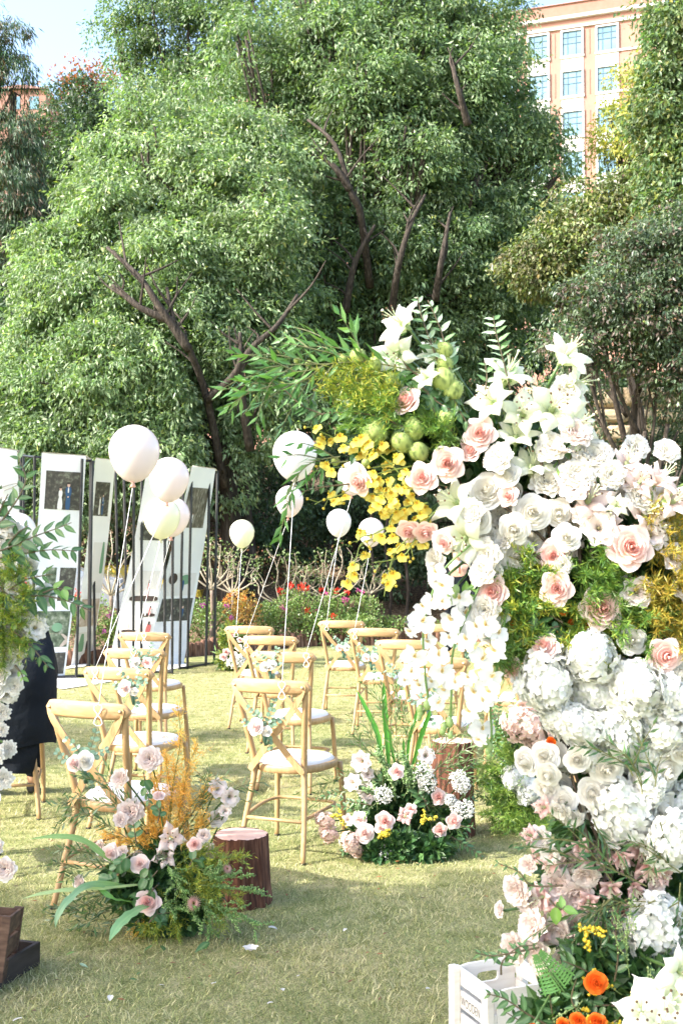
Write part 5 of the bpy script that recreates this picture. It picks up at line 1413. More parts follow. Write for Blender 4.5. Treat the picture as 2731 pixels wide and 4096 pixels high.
WH = (.86, .85, .82); WI = (.80, .79, .70); PK = (.88, .745, .70); PKI = (.74, .27, .22)
FM = {'rose_pink': [rose_mesh('pink_rose', PK, PKI, s, 6, 1.0, .10) for s in (1, 2, 3)],
      'rose_blush': [rose_mesh('blush_rose', (.88, .78, .74), (.84, .60, .55), s, 6, .95, .04) for s in (4, 5)],
      'rose_white': [rose_mesh('white_rose', WH, WI, s, 8, 1.08, .02, .03, .75) for s in (6, 7, 8)],
      'peony': [ruffled_mesh('white_ruffled_bloom', WH, (.84, .82, .75), s, 44, .055, wide=.24) for s in (9, 10)],
      'peony_pink': [ruffled_mesh('blush_ruffled_bloom', (.89, .85, .82), (.86, .72, .67), s, 40, .055, wide=.23) for s in (11, 12)],
      'carn': [ruffled_mesh('white_carnation', WH, (.85, .84, .79), s, 60, .085, .48, .16) for s in (13, 14)],
      'lis': [open_mesh('pale_open_bloom', (.89, .84, .815), (.85, .72, .68), s) for s in (15, 16)],
      'lis_white': [open_mesh('white_open_bloom', (.89, .87, .85), (.86, .82, .78), s, 8, .2, .07) for s in (17, 18)],
      'orange': [rose_mesh('orange_bloom', (.80, .17, .02), (.72, .10, .01), s, 6, 1.0, .0, .05) for s in (19,)],
      'hyd': [hydrangea_mesh('white_hydrangea', (.88, .89, .87), s, core=(.85, .86, .80)) for s in (20, 21, 22)],
      'hyd_pink': [hydrangea_mesh('pink_hydrangea', (.79, .62, .57), s, 90) for s in (23,)],
      'hyd_deep': [hydrangea_mesh('pink_hydrangea', (.76, .50, .50), s, 80) for s in (24,)],
      'orchid': [orchid_mesh('white_orchid', s) for s in (25, 26)],
      'onc': [oncidium_mesh('yellow_orchid_floret', s) for s in (27, 28)],
      'gerb': [gerbera_mesh('pink_gerbera')],
      'pod': [pod_mesh('green_balloon_pod', s) for s in (29, 30, 31)]}
FNAME = {'rose_pink': 'pink_rose', 'rose_blush': 'blush_rose', 'rose_white': 'white_rose', 'peony': 'white_ruffled_bloom', 'peony_pink': 'blush_ruffled_bloom', 'carn': 'white_carnation', 'lis': 'pale_open_bloom', 'lis_white': 'white_open_bloom',
         'orange': 'orange_bloom', 'hyd': 'white_hydrangea', 'hyd_pink': 'pink_hydrangea', 'hyd_deep': 'pink_hydrangea', 'orchid': 'white_orchid', 'onc': 'yellow_orchid_floret', 'gerb': 'pink_gerbera', 'pod': 'green_balloon_pod', 'lily': 'white_lily', 'lily_pink': 'blush_magnolia', 'mag': 'pink_magnolia'}
def lily_parts(base, end, a0, a1, W, L=.62, n=6, ruffle=.03):
    g = Geo(); petal_surf(g, 0, .015, -.20, L, W, a0, a1, cup=-.10, ruffle=ruffle, rk=4, nv=9, nu=5, base=base, end=end, tip=1, k=1.6, seed=1, wpow=.78)
    return g.mesh('petal', [MT['petal']])
LP = {'lily': [lily_parts((.70, .76, .50), (.89, .89, .86), 1.15, -.70, .185), lily_parts((.70, .76, .50), (.89, .89, .86), 1.05, -1.0, .135)],
      'lily_pink': [lily_parts((.76, .58, .54), (.88, .80, .77), 1.0, -.35, .165, .58), lily_parts((.76, .58, .54), (.88, .81, .78), 1.2, .2, .15, .5)],
      'mag': [lily_parts((.66, .36, .34), (.84, .65, .62), 1.0, -.2, .16, .52), lily_parts((.68, .38, .36), (.85, .69, .66), 1.25, .35, .15, .46)]}
g = Geo()
for q in range(6):
    a = q * 1.047 + .3; tube(g, smooth_path([(0, 0, -.18), (.05 * math.cos(a), .05 * math.sin(a), .12), (.13 * math.cos(a), .13 * math.sin(a), .30)], 3), .008, 5, (.72, .76, .58))
    c = (.135 * math.cos(a), .135 * math.sin(a), .31); sphere(g, c, .028, 6, 5, (.16, .10, .06), 0, (.8, .8, .45))
tube(g, [(0, 0, -.18), (.02, .0, .15), (.03, .01, .40)], [.010, .010, .012], 6, (.70, .75, .55)); sphere(g, (.03, .01, .42), .030, 8, 6, (.72, .74, .60), 0, (1, 1, .7))
LST = g.mesh('stamens', [MT['petal']])
g = Geo(); tube(g, [(0, 0, -.34), (0, 0, -.24), (0, 0, -.17), (0, 0, -.05)], [.025, .05, .06, .05], 8, (.45, .56, .28)); LTB = g.mesh('throat', [MT['petal']])

class Arr:
    """a flower arrangement: one thing, every bloom and branch a part of it"""
    def __init__(s, name, loc, label, cat, seed):
        s.t = empty(name, loc, label=label, cat=cat); s.o = Vector(loc); s.r = random.Random(seed); s.n = np.random.default_rng(seed); s.stems = Geo()
        s.hubs = []
    def rot(s, face, roll=None):
        f = Vector(face).normalized()
        q = Vector((0, 0, 1)).rotation_difference(f)
        return q @ Quaternion((0, 0, 1), s.r.uniform(0, 6.28) if roll is None else roll)
    def flower(s, kind, p, d, face=None, roll=None, stem=True, label=None, jit=.25):
        """p world position, d diameter in metres"""
        if face is None: face = (0, -1, .15)
        face = Vector(face).normalized() + Vector((s.r.uniform(-jit, jit), s.r.uniform(-jit, jit), s.r.uniform(-jit, jit)))
        q = s.rot(face, roll); d *= {'lis': 1.22, 'lis_white': 1.22, 'peony': 1.08, 'peony_pink': 1.1, 'carn': 1.08, 'lily_pink': 1.1}.get(kind, 1.0)
        nm = FNAME[kind]
        sv = (.84, 1.12) if kind.startswith('hyd') else (.90, 1.07)
        if kind in LP:
            e = link(nm, LTB, s.t, loc=p - s.o, rot=q, scale=d)
            k = 6 if kind != 'mag' else 8
            for i in range(k):
                link('petal', LP[kind][i % 2], e, rot=(0, s.r.uniform(-.12, .12), i * 2 * math.pi / k + s.r.uniform(-.1, .1)), scale=s.r.uniform(.92, 1.08))
            link('stamens', LST, e)
        else:
            e = link(nm, s.r.choice(FM[kind]), s.t, loc=p - s.o, rot=q, scale=(d * s.r.uniform(*sv), d * s.r.uniform(*sv), d * s.r.uniform(*sv)))
        if label: e['label'] = label
        if stem and s.hubs:
            h = min(s.hubs, key=lambda c: (Vector(c) - p).length); h = Vector(h)
            f = Vector(face).normalized(); b = p - f * d * .28
            m = b.lerp(h, .45) - f * .25 * (b - h).length
            tube(s.stems, [x - s.o for x in smooth_path([b, m, h], 4)], .0035 if d < .12 else .0045, 6, (.09, .17, .05))
        return e
    def finish(s, name='stems'):
        if s.stems.n: s.stems.obj(name, MT['leaf'], s.t)
    def filler(s, pts, n, rad, L=.05, W=.017, pal=((.05, .12, .04), (.035, .09, .035), (.08, .16, .05)), name='filler_leaves'):
        g = Geo(); c = np.array([tuple(Vector(p) - s.o) for p in pts]); idx = s.n.integers(0, len(c), n)
        rad = np.broadcast_to(np.asarray(rad, dtype=float), (len(c),))
        d = unit(s.n.normal(size=(n, 3))); q = s.n.random(n) ** .4
        pt = c[idx] + d * (q * rad[idx])[:, None]
        leaves(g, pt, d + s.n.normal(size=(n, 3)) * .6, L * (.6 + .7 * s.n.random(n)), W, np.array(pal)[s.n.integers(0, len(pal), n)] * (.7 + .6 * s.n.random((n, 1))), nrm=s.n.normal(size=(n, 3)) + (0, -.6, .6))
        return g.obj(name, MT['leaf'], s.t, smooth=False)
    def needle(s, path, length=.022, dens=900, col=((.20, .28, .05), (.30, .34, .06), (.12, .20, .04)), rad=.03, name='fern_plume', w=.0011, sub=8, spread=.10):
        """foxtail / asparagus plume: stem with short side shoots all bristling with needles"""
        g = Geo(); pp = smooth_path([Vector(p) - s.o for p in path], 6)
        tube(g, pp, list(np.linspace(.0028, .001, len(pp))), 5, (.14, .20, .06))
        A = np.array([tuple(p) for p in pp]); T = unit(np.gradient(A, axis=0))
        P0 = [A]; T0 = [T]
        n = len(A)
        for k in range(sub):
            for sd in range(3):
                i = int(n * (.15 + .8 * k / sub)); i = min(i, n - 1)
                dv = unit((T[i] + s.n.normal(size=3) * .75)[None])[0]
                L = spread * (1 - .6 * k / sub) * s.r.uniform(.6, 1.1)
                q = np.linspace(0, 1, 6)[:, None]; P0.append(A[i] + dv * L * q + np.array([0, 0, -.15 * L]) * q * q); T0.append(np.tile(dv, (6, 1)))
        PP = np.concatenate(P0); TT = np.concatenate(T0)
        m = dens
        a = s.n.integers(0, len(PP), m)
        base = PP[a] + TT[a] * s.n.normal(size=(m, 1)) * .012
        D = TT[a] * .9 + s.n.normal(size=(m, 3)) * .75
        leaves(g, base, D, length * (.6 + .6 * s.n.random(m)), w, np.array(col)[s.n.integers(0, len(col), m)] * (.8 + .4 * s.n.random((m, 1))), fold=.1)
        return g.obj(name, MT['leaf'], s.t, smooth=False)
    def narrow(s, path, L=.06, W=.0032, step=.010, col=((.07, .15, .05), (.10, .19, .06), (.16, .24, .12)), name='narrow_leaf_branch', up=.0, stemr=.002, twigs=0, droop=0.0):
        g = Geo()
        def one(path, L, step):
            pp = smooth_path([Vector(p) - s.o for p in path], 8)
            tube(g, pp, list(np.linspace(stemr, stemr * .5, len(pp))), 5, (.16, .17, .07))
            A = np.array([tuple(p) for p in pp]); seg = np.linalg.norm(np.diff(A, axis=0), axis=1); cum = np.concatenate([[0], np.cumsum(seg)])
            q = np.arange(step * 2, cum[-1], step); Bp = np.stack([np.interp(q, cum, A[:, k]) for k in range(3)], 1)
            T = unit(np.stack([np.interp(q, cum, np.gradient(A[:, k])) for k in range(3)], 1)); n = len(q)
            S = unit(np.cross(T, s.n.normal(size=(1, 3)) + (0, .8, .4))); sg = np.where(np.arange(n) % 2 == 0, 1, -1)[:, None]
            D = T * .75 + S * sg * .62 + s.n.normal(size=(n, 3)) * .22 + np.array([0, 0, up - droop])
            leaves(g, Bp, D, L * (.7 + .5 * s.n.random(n)) * (1 - .35 * q / cum[-1]), W * (.8 + .5 * s.n.random(n)), np.array(col)[s.n.integers(0, len(col), n)] * (.8 + .4 * s.n.random((n, 1))), fold=.2)
            return pp
        pp = one(path, L, step)
        for k in range(twigs):
            i = int(len(pp) * (.2 + .6 * k / max(1, twigs))); p = pp[i] + s.o; d = (pp[min(i + 2, len(pp) - 1)] - pp[i - 1]).normalized()
            e = p + (d + Vector((s.r.uniform(-.8, .8), s.r.uniform(-.6, .6), s.r.uniform(-.5, .6)))).normalized() * s.r.uniform(.10, .2)
            one([p, p.lerp(e, .5) + Vector((0, 0, .01)), e], L * .8, step)
        return g.obj(name, MT['leaf'], s.t, smooth=False)
    def broad(s, path, L=.055, kind='broad', step=.026, name='leafy_branch', col='A', both=True, droop=.15, stemr=.0028):
        """every leaf a piece of its own on a stem"""
        pp = smooth_path([Vector(p) - s.o for p in path], 8)
        g = Geo(); tube(g, pp, list(np.linspace(stemr, stemr * .4, len(pp))), 6, (.13, .10, .06))
        st_ = g.obj(name, MT['leaf'], s.t)
        acc = step; d = 0
        side = 1
        total = sum((pp[i + 1] - pp[i]).length for i in range(len(pp) - 1))
        for i in range(len(pp) - 1):
            seg = (pp[i + 1] - pp[i]); l = seg.length; T = seg.normalized()
            while acc < l:
                p = pp[i] + T * acc; frac = (d + acc) / total
                for sd in ((side, -side) if both else (side,)):
                    S = T.cross(Vector((s.r.uniform(-.4, .4), -1, .5 + s.r.uniform(-.3, .3)))).normalized() * sd
                    D = (T * .75 + S * .75 + Vector((s.r.uniform(-.25, .25), s.r.uniform(-.3, .3), -droop + s.r.uniform(-.15, .15)))).normalized()
                    Nn = Vector((s.r.uniform(-.5, .5), -.7 + s.r.uniform(-.5, .5), .7)); Nn = (Nn - D * Nn.dot(D)).normalized(); X = D.cross(Nn).normalized()
                    R = Matrix((( X.x, D.x, Nn.x), (X.y, D.y, Nn.y), (X.z, D.z, Nn.z))).to_quaternion()
                    link('leaf', s.r.choice(LM[kind + col]), st_, loc=p, rot=R, scale=L * s.r.uniform(.7, 1.1) * (1 - .45 * frac))
                side = -side; acc += step * s.r.uniform(.8, 1.2)
            acc -= l; d += l
        return st_
    def strap(s, path, W, col=((.16, .30, .09), (.24, .38, .14)), name='strap_leaf', wave=.12, nrm=(0, -.3, 1), tipw=.0, cup=.15):
        pp = smooth_path([Vector(p) - s.o for p in path], 8); n = len(pp); g = Geo(); V = []; C = []
        ph = s.r.uniform(0, 6)
        for i, p in enumerate(pp):
            v = i / (n - 1); T = (pp[min(i + 1, n - 1)] - pp[max(i - 1, 0)]).normalized()
            Nn = Vector(nrm); Nn = (Nn - T * Nn.dot(T)).normalized(); S = T.cross(Nn)
            w = W * (math.sin(math.pi * (.08 + .90 * v)) ** .55) * (1 if v < .8 else 1 - .75 * (v - .8) / .2)
            for j in range(7):
                u = -1 + j / 3
                off = cup * abs(u) * w + wave * w * math.sin(v * 26 + ph + (2 if u > 0 else 0)) * abs(u) ** 2
                V.append(tuple(p + S * u * w * (1 + .08 * math.sin(v * 33 + ph) * abs(u)) + Nn * off)); c0, c1 = col
                k = .5 + .5 * abs(u) + s.r.uniform(-.08, .08)
                k = 1.0 if j == 3 else k * .8
                C.append([c0[m] * (1 - k) + c1[m] * k for m in range(3)])
        g.add(V, grid_faces(7, n), np.array(C)); return g.obj(name, MT['leaf'], s.t)
    def beads(s, path, col=((.22, .34, .12), (.32, .42, .18)), r=.004, name='seed_spray', n=140, spread=.022, twigs=6, tl=.10):
        """stem carrying many tiny round pods"""
        g = Geo(); pp = smooth_path([Vector(p) - s.o for p in path], 6); lines = [pp]
        for k in range(twigs):
            i = int(len(pp) * (.25 + .65 * k / twigs)); p = pp[i]; d = (pp[min(i + 2, len(pp) - 1)] - pp[max(i - 1, 0)]).normalized()
            e = p + (d + Vector((s.r.uniform(-.9, .9), s.r.uniform(-.9, .9), s.r.uniform(-.4, .8)))).normalized() * tl * s.r.uniform(.6, 1.2)
            lines.append([p, p.lerp(e, .5), e])
        C = []
        for ln in lines:
            tube(g, ln, .0012, 4, (.20, .28, .10)); A = np.array([tuple(p) for p in ln]); k = max(10, n // len(lines))
            t = (s.n.random(k) * .8 + .2) * (len(A) - 1); i = np.minimum(t.astype(int), len(A) - 2); f = (t - i)[:, None]
            C.append(A[i] * (1 - f) + A[i + 1] * f + unit(s.n.normal(size=(k, 3))) * spread * (.3 + .7 * s.n.random((k, 1))) * .6)
        C = np.concatenate(C); octas(g, C, r * (.7 + .6 * s.n.random(len(C))), np.array(col)[s.n.integers(0, len(col), len(C))])
        return g.obj(name, MT['leaf'], s.t)
    def cloud(s, p, rad, n=220, r=.0045, col=((.76, .77, .72), (.80, .80, .78)), name='white_filler_blossom'):
        g = Geo(); c = Vector(p) - s.o; d = unit(s.n.normal(size=(n, 3))); C = np.array(tuple(c)) + d * rad * (.55 + .45 * s.n.random((n, 1)))
        octas(g, C, r * (.7 + .6 * s.n.random(n)), np.array(col)[s.n.integers(0, len(col), n)])
        for k in range(14): tube(g, [c, C[k * 7 % n]], .0009, 3, (.18, .28, .10))
        return g.obj(name, MT['petal'], s.t)
def leaf_mesh(L, W, tipr, c0, c1, name='leaf', round_=False, fold=.18, seed=0, curl=.22):
    g = Geo(); V = []; C = []; nv = 7
    for j in range(nv):
        v = j / (nv - 1)
        if round_: w = W * math.sqrt(max(0, 1 - (2 * v - 1) ** 2)) * .98 + .01
        else: w = W * math.sin(math.pi * (v * .97 + .015) ** .78) ** 1.05
        for i in range(5):
            u = -1 + i / 2
            V.append((u * w, v, fold * abs(u) * w * 1.4 - curl * v * v + .02 * math.sin(9 * v + seed)))
            k = .0 if i == 2 else 1
            C.append([c1[m] * .9 + .02 if k == 0 else c0[m] for m in range(3)])
    g.add(V, grid_faces(5, nv), np.array(C)); return g.mesh(name, [MT['leaf']])
LM = {'broadA': [leaf_mesh(1, .23, 0, (.055, .13, .045), (.12, .22, .08), seed=k) for k in range(2)] + [leaf_mesh(1, .20, 0, (.08, .17, .05), (.14, .26, .09), curl=.1)],
      'broadB': [leaf_mesh(1, .17, 0, (.05, .14, .04), (.10, .20, .06), seed=k, curl=.35) for k in range(2)],
      'broadW': [leaf_mesh(1, .20, 0, (.38, .50, .36), (.30, .42, .26), seed=k) for k in range(2)] + [leaf_mesh(1, .22, 0, (.14, .26, .11), (.2, .32, .14))],
      'broadL': [leaf_mesh(1, .30, 0, (.17, .32, .07), (.22, .38, .10), seed=k) for k in range(2)],
      'roundA': [leaf_mesh(1, .46, 0, (.17, .28, .20), (.24, .36, .25), round_=True, fold=.08, seed=k) for k in range(2)],
      'ovalA': [leaf_mesh(1, .36, 0, (.06, .15, .05), (.12, .22, .09), round_=True, fold=.12, seed=k) for k in range(2)]}
# ------------------------------------------------------------------ the big flower arch on the right
YA = 2.9
A = Arr('floral_arch', (P(2500, 3000, YA).x, YA + .22, 0), 'tall cascading arch of white, pink and yellow flowers at the right foreground', 'flower arch', 1)
# metal frame that carries it
g = Geo()
for dx, dy in ((-.13, 0), (.14, .05), (0, .16)):
    tube(g, [(dx, dy, 0), (dx, dy, 1.75)], .012, 6)
tube(g, smooth_path([(-.13, 0, 1.5), (-.3, 0, 1.72), (-.52, .02, 1.80)], 5), .010, 6)
for z in (.35, .9, 1.5): tube(g, [(-.13, 0, z), (.14, .05, z), (0, .16, z), (-.13, 0, z)], .008, 5)
g.obj('steel_frame', MT['metal'], A.t)
yh = YA + .20
A.hubs = [tuple(P(x, y, yh)) for x, y in [(2050, 1950), (2200, 2150), (2350, 2350), (2480, 2600), (2520, 2850), (2480, 3150), (2520, 3450), (2500, 3750), (1900, 1950), (2600, 2200), (2200, 2350)]]
def AF(kind, lst, dy=0.0, face=None, jit=.25, **k):
    for t in lst:
        px, py, w = t[:3]; f = t[3] if len(t) > 3 else None
        yy = YA + dy + A.r.uniform(-.03, .03)
        if f is None:
            f = face or ((px - 2420) / 620 * .8, -1, max(-.4, min(.9, (2500 - py) / 1500 * .8)))
        A.flower(kind, P(px, py, yy), w / F * yy, f, jit=jit, **k)
AF('lily', [(1596, 1284, 215, (-.75, -.55, .45)), (1583, 1420, 205, (-.3, -.9, -.35)), (1737, 1405, 175, (-.3, -.7, .6)), (2271, 1409, 225, (.45, -.5, .75)), (2307, 1532, 205, (.8, -.5, .1)),
            (2033, 1488, 235, (.2, -.6, .75)), (1960, 1597, 215, (-.6, -.6, .35)), (2090, 1647, 215, (0, -.9, .4)), (2213, 1625, 280, (.15, -1, .1)), (2062, 1730, 200, (0, -.6, .8)),
            (2130, 1850, 225, (0, -.7, .7)), (1810, 2000, 235, (-.6, -.8, .2)), (1850, 2160, 235, (-.4, -.9, -.3)), (2320, 1690, 200, (.5, -.8, .3)), (1700, 1505, 130, (-.4, -.6, .4))], jit=.12)
AF('lily_pink', [(2357, 1993, 210, (0, -.9, .4)), (2509, 1842, 170, (.1, -.7, .7)), (2588, 2051, 200, (.2, -.9, .3)), (2646, 1907, 170, (.4, -.6, .6)), (2430, 2085, 150), (2700, 2000, 180), (2620, 2120, 160), (2560, 1925, 150)], jit=.15)
AF('rose_pink', [(1917, 1734, 128, (-.1, -1, .15)), (1885, 1805, 92), (1788, 1853, 130, (-.2, -1, .0)), (1690, 1910, 122, (-.3, -1, .1)), (1625, 1603, 122, (-.6, -.7, .3)), (1437, 1922, 118, (-.7, -.7, -.3)),
                 (1636, 2123, 98, (-.3, -.8, -.5)), (1701, 2127, 88, (.1, -.8, -.5)), (1773, 2167, 88, (-.4, -.8, -.2)), (2033, 1983, 84, (-.5, -.8, 0)), (2213, 2224, 135, (-.2, -1, .1)), (2224, 2354, 135, (-.1, -1, .1)),
                 (2516, 2188, 175, (-.05, -1, .12)), (2401, 2433, 170, (0, -1, .05)), (1968, 2368, 130, (-.3, -1, .1)), (2177, 2590, 120, (-.3, -.6, .6)), (2047, 2674, 100, (-.5, -.8, -.2)), (2657, 2620, 150, (.1, -1, -.1))], jit=.10)
AF('rose_pink', [(2570, 2205, 80, (.5, -.6, .2)), (1870, 1770, 70)], dy=.05)
AF('rose_white', [(2127, 2051, 155, (0, -1, .05)), (2228, 2051, 122, (.1, -1, 0)), (1946, 1965, 155, (-.2, -1, .15)), (2054, 2116, 140, (-.2, -1, -.1)), (2069, 2224, 148, (0, -1, .05)), (2264, 2152, 125), (2523, 2563, 128, (.1, -1, 0)), (2711, 2692, 140),
                  (2307, 3039, 118, (-.2, -1, .1)), (2177, 3024, 125, (-.3, -1, .1)), (2105, 3046, 125, (-.7, -.7, 0)), (2422, 3068, 145), (2660, 3082, 155), (2191, 3096, 110, (-.3, -.8, -.4)), (2252, 3204, 132, (-.2, -1, -.1)), (2364, 3171, 135, (0, -1, .1)),
                  (2186, 3150, 110, (-.4, -.8, -.5)), (2560, 3100, 120), (2730, 3000, 130), (1960, 2290, 110, (-.5, -.8, 0)), (2030, 1905, 110), (1915, 2080, 120, (-.4, -.9, 0))], jit=.12)
AF('peony', [(1997, 1835, 140), (2365, 1828, 185), (2190, 1930, 160), (2310, 1900, 150), (1946, 2215, 150), (1744, 2246, 110, (-.8, -.6, 0)), (1750, 2310, 110, (-.8, -.6, 0)), (1775, 2370, 115, (-.7, -.7, 0)), (1932, 2290, 130), (1939, 2440, 140),
             (1960, 2520, 120), (1890, 2050, 120), (2265, 1560, 150, (.3, -.8, .5)), (2560, 1990, 150), (2200, 1790, 130), (2440, 1900, 130), (2240, 3240, 100, (-.5, -.7, -.5)), (2290, 3270, 90), (2010, 2160, 120), (2250, 2260, 90)], jit=.2)
AF('peony_pink', [(2300, 1734, 155, (.3, -.8, .4)), (2225, 3540, 140, (-.3, -1, 0)), (2300, 3580, 150), (2340, 3500, 120), (2070, 3560, 130, (-.7, -.7, .1)), (2110, 3600, 120, (-.5, -.8, -.2)), (2060, 3790, 130, (-.7, -.6, .1)), (2130, 3700, 130, (-.6, -.7, .2)),
                  (2620, 3545, 95), (2230, 3720, 130), (2330, 3690, 150), (2460, 3790, 130), (2150, 3810, 130, (-.6, -.8, -.2)), (2260, 3830, 120), (2380, 3860, 120), (2110, 3460, 80, (-.6, -.7, .4)), (2000, 3640, 70, (-.8, -.5, .1))], jit=.25)
AF('lis', [(2393, 2112, 155), (2545, 2368, 145, (0, -1, .05)), (2682, 2231, 130), (2292, 1950, 135), (2235, 1810, 115, (.1, -.3, .9)), (2494, 1925, 120), (2600, 2140, 130), (2720, 2350, 110), (2330, 2060, 110)], jit=.12)
AF('hyd', [(2177, 2728, 265), (2357, 2625, 225), (2545, 2750, 275), (2314, 2902, 185), (2465, 2916, 235), (2667, 2902, 235), (2600, 3000, 150), (2489, 3250, 290), (2693, 3362, 245), (2620, 3703, 275), (2712, 3800, 180), (2380, 2770, 190), (2230, 2860, 140), (2690, 2790, 160), (2350, 3020, 120), (2600, 3150, 140)], jit=.1)
AF('mag', [(2351, 3486, 165), (2160, 3592, 160, (-.6, -.7, -.2)), (2160, 3723, 160, (-.6, -.7, .2)), (2482, 3657, 160), (2170, 3230, 120, (-.7, -.6, 0)), (2115, 3340, 115, (-.8, -.5, .2)), (2155, 3420, 110, (-.6, -.7, 0)), (2195, 3460, 120), (2320, 3390, 110), (2560, 3400, 160),
           (2600, 3480, 150), (2650, 3500, 120), (2480, 3440, 130), (2510, 3800, 120), (2420, 3720, 150), (2280, 3760, 120), (2440, 3560, 140), (2540, 3560, 120), (2350, 3610, 130), (2230, 3640, 120)], jit=.3)
AF('lis_white', [(2160, 3350, 110, (-.5, -.8, .1)), (2200, 3410, 100), (2660, 3930, 150), (2740, 3640, 120)], jit=.2)
AF('lily', [(2673, 4010, 300, (0, -1, .3)), (2574, 4050, 270, (-.3, -.9, .4)), (2730, 3890, 210, (.2, -1, .2)), (2650, 4090, 260, (-.1, -1, .6))], dy=-.34, jit=.1)
AF('lily', [(2470, 2020, 110, (0, -1, 0))], dy=-.05)
AF('orange', [(2381, 3931, 90, (0, -1, .2)), (2310, 4085, 75, (0, -.7, .7)), (2385, 4090, 80, (0, -.7, .7)), (2250, 4100, 60, (-.2, -.7, .7)), (2130, 4105, 40)], dy=-.2, jit=.1)
AF('orange', [(2054, 2498, 34), (2206, 2433, 34), (2253, 2444, 40), (2285, 2555, 44), (2330, 2525, 40), (2285, 2490, 36), (2230, 2600, 34), (2203, 2966, 42), (2260, 2450, 30), (2340, 2500, 30)], dy=.03, jit=.3)
AF('carn', [(1900, 2130, 110), (1990, 2060, 110), (1960, 2150, 100), (2150, 2120, 100)], dy=.06)
# blooms deeper in, closing the gaps between the front ones
for k in range(22):
    AF('hyd', [(A.r.uniform(2230, 2740), A.r.uniform(2640, 3330), A.r.uniform(150, 210))], dy=.085, stem=False, jit=.25)
for k in range(34):
    AF(A.r.choice(['peony', 'rose_white', 'lis_white', 'peony']), [(A.r.uniform(1960, 2700), A.r.uniform(1760, 2280), A.r.uniform(110, 150))], dy=.075, stem=False, jit=.35)
for k in range(18):
    AF(A.r.choice(['mag', 'peony_pink', 'mag']), [(A.r.uniform(2180, 2700), A.r.uniform(3380, 3860), A.r.uniform(110, 150))], dy=.075, stem=False, jit=.35)
for k in range(10):
    AF('rose_white', [(A.r.uniform(2200, 2700), A.r.uniform(2980, 3240), A.r.uniform(105, 135))], dy=.06, stem=False, jit=.25)
# cascade of white moth orchids
OR = [(120, 670, 175), (290, 660, 175), (170, 560, 120), (130, 590, 130), (80, 860, 160), (60, 950, 130), (110, 1020, 140), (210, 860, 150), (230, 950, 160), (250, 1050, 130), (200, 1120, 130), (180, 1000, 110), (375, 770, 150), (420, 700, 140), (480, 690, 160), (530, 830, 160),
      (450, 880, 150), (500, 970, 165), (420, 1060, 160), (380, 980, 120), (455, 1110, 150), (390, 1170, 140), (450, 1260, 165), (440, 1320, 120), (330, 540, 150), (350, 620, 160), (240, 470, 150), (200, 400, 120), (540, 740, 130), (500, 1060, 140), (60, 720, 110), (270, 760, 120), (330, 720, 130), (560, 640, 120), (230, 560, 120), (160, 780, 120), (20, 1000, 90), (300, 1010, 110)]
for rx, ry, rw in OR:
    px, py = 1600 + .7213 * rx, 2000 + .7213 * ry
    yy = YA - .05 + A.r.uniform(-.04, .05)
    A.flower('orchid', P(px, py, yy), rw * .7213 / F * yy * 1.04, (A.r.uniform(-.9, .3), -1, A.r.uniform(-.5, .3)), roll=A.r.uniform(-.5, .5) + math.pi, stem=False, jit=.2)
for path in ([(1880, 2180), (1760, 2300), (1695, 2500), (1700, 2700), (1710, 2800), (1690, 2860)], [(1960, 2250), (1870, 2450), (1812, 2600), (1805, 2750), (1800, 2880), (1790, 2930)], [(2030, 2400), (1990, 2650), (1960, 2800), (1965, 2930), (1955, 3010)], [(2000, 2300), (1900, 2340), (1810, 2400)]):
    g = Geo(); tube(g, [p - A.o for p in smooth_path([P(x, y, YA - .02) for x, y in path], 6)], .0032, 6, (.15, .27, .08))
    x, y = path[-1]
    for k in range(4):
        c = P(x + A.r.uniform(-22, 22), y - 10 + k * 17 - 30, YA - .03) - A.o; sphere(g, c, .0105 - .0012 * k, 8, 7, (.30, .42, .16), 0, (1, .9, 1.4)); tube(g, [c, c + Vector((.008, 0, .02))], .0015, 4, (.15, .27, .08))
    g.obj('orchid_stem', MT['leaf'], A.t)
# yellow dancing orchids
ON = [(650, 880), (690, 950), (740, 960), (800, 930), (820, 1000), (670, 985), (900, 960), (950, 1010), (1000, 1050), (1060, 980), (1110, 1010), (1180, 1080), (1010, 1160), (1080, 1150), (1100, 1210), (1050, 1260), (1120, 1290), (1180, 1180), (1200, 1260), (1250, 1300), (1000, 1310),
      (1040, 1360), (1100, 1380), (1150, 1340), (1200, 1400), (1250, 1380), (1300, 1420), (1130, 1450), (1090, 1400), (1000, 1380), (740, 1290), (790, 1330), (830, 1310), (760, 1340), (715, 1105), (750, 1150), (1060, 1560), (1120, 1500), (1170, 1620), (1110, 1650), (1190, 1680),
      (1250, 1600), (1320, 1600), (950, 1670), (925, 1530), (880, 1740), (890, 1800), (850, 1850), (1080, 1810), (1130, 1790), (1100, 1860), (930, 940), (980, 970), (1040, 1020), (1150, 1060), (930, 1050), (1000, 1210), (960, 1290), (1060, 1320), (1220, 1340), (1160, 1250), (1120, 1340),
      (1240, 1220), (1280, 1350), (1180, 1440), (1060, 1410), (1090, 1270), (1150, 1410), (1270, 1450), (1330, 1380), (1340, 1440), (1100, 1100), (950, 1000), (1210, 1150), (1040, 1200), (880, 1000), (1210, 1480), (1290, 1500), (1350, 1500), (1130, 1560)]
for rx, ry in ON:
    px, py = 850 + .6378 * rx, 1150 + .6378 * ry; yy = YA + A.r.uniform(-.06, .08)
    A.flower('onc', P(px, py, yy), 56 / F * yy * A.r.uniform(.85, 1.15), (A.r.uniform(-.7, .3), -1, A.r.uniform(-.1, .7)), roll=A.r.uniform(-.7, .7), stem=False, jit=.3)
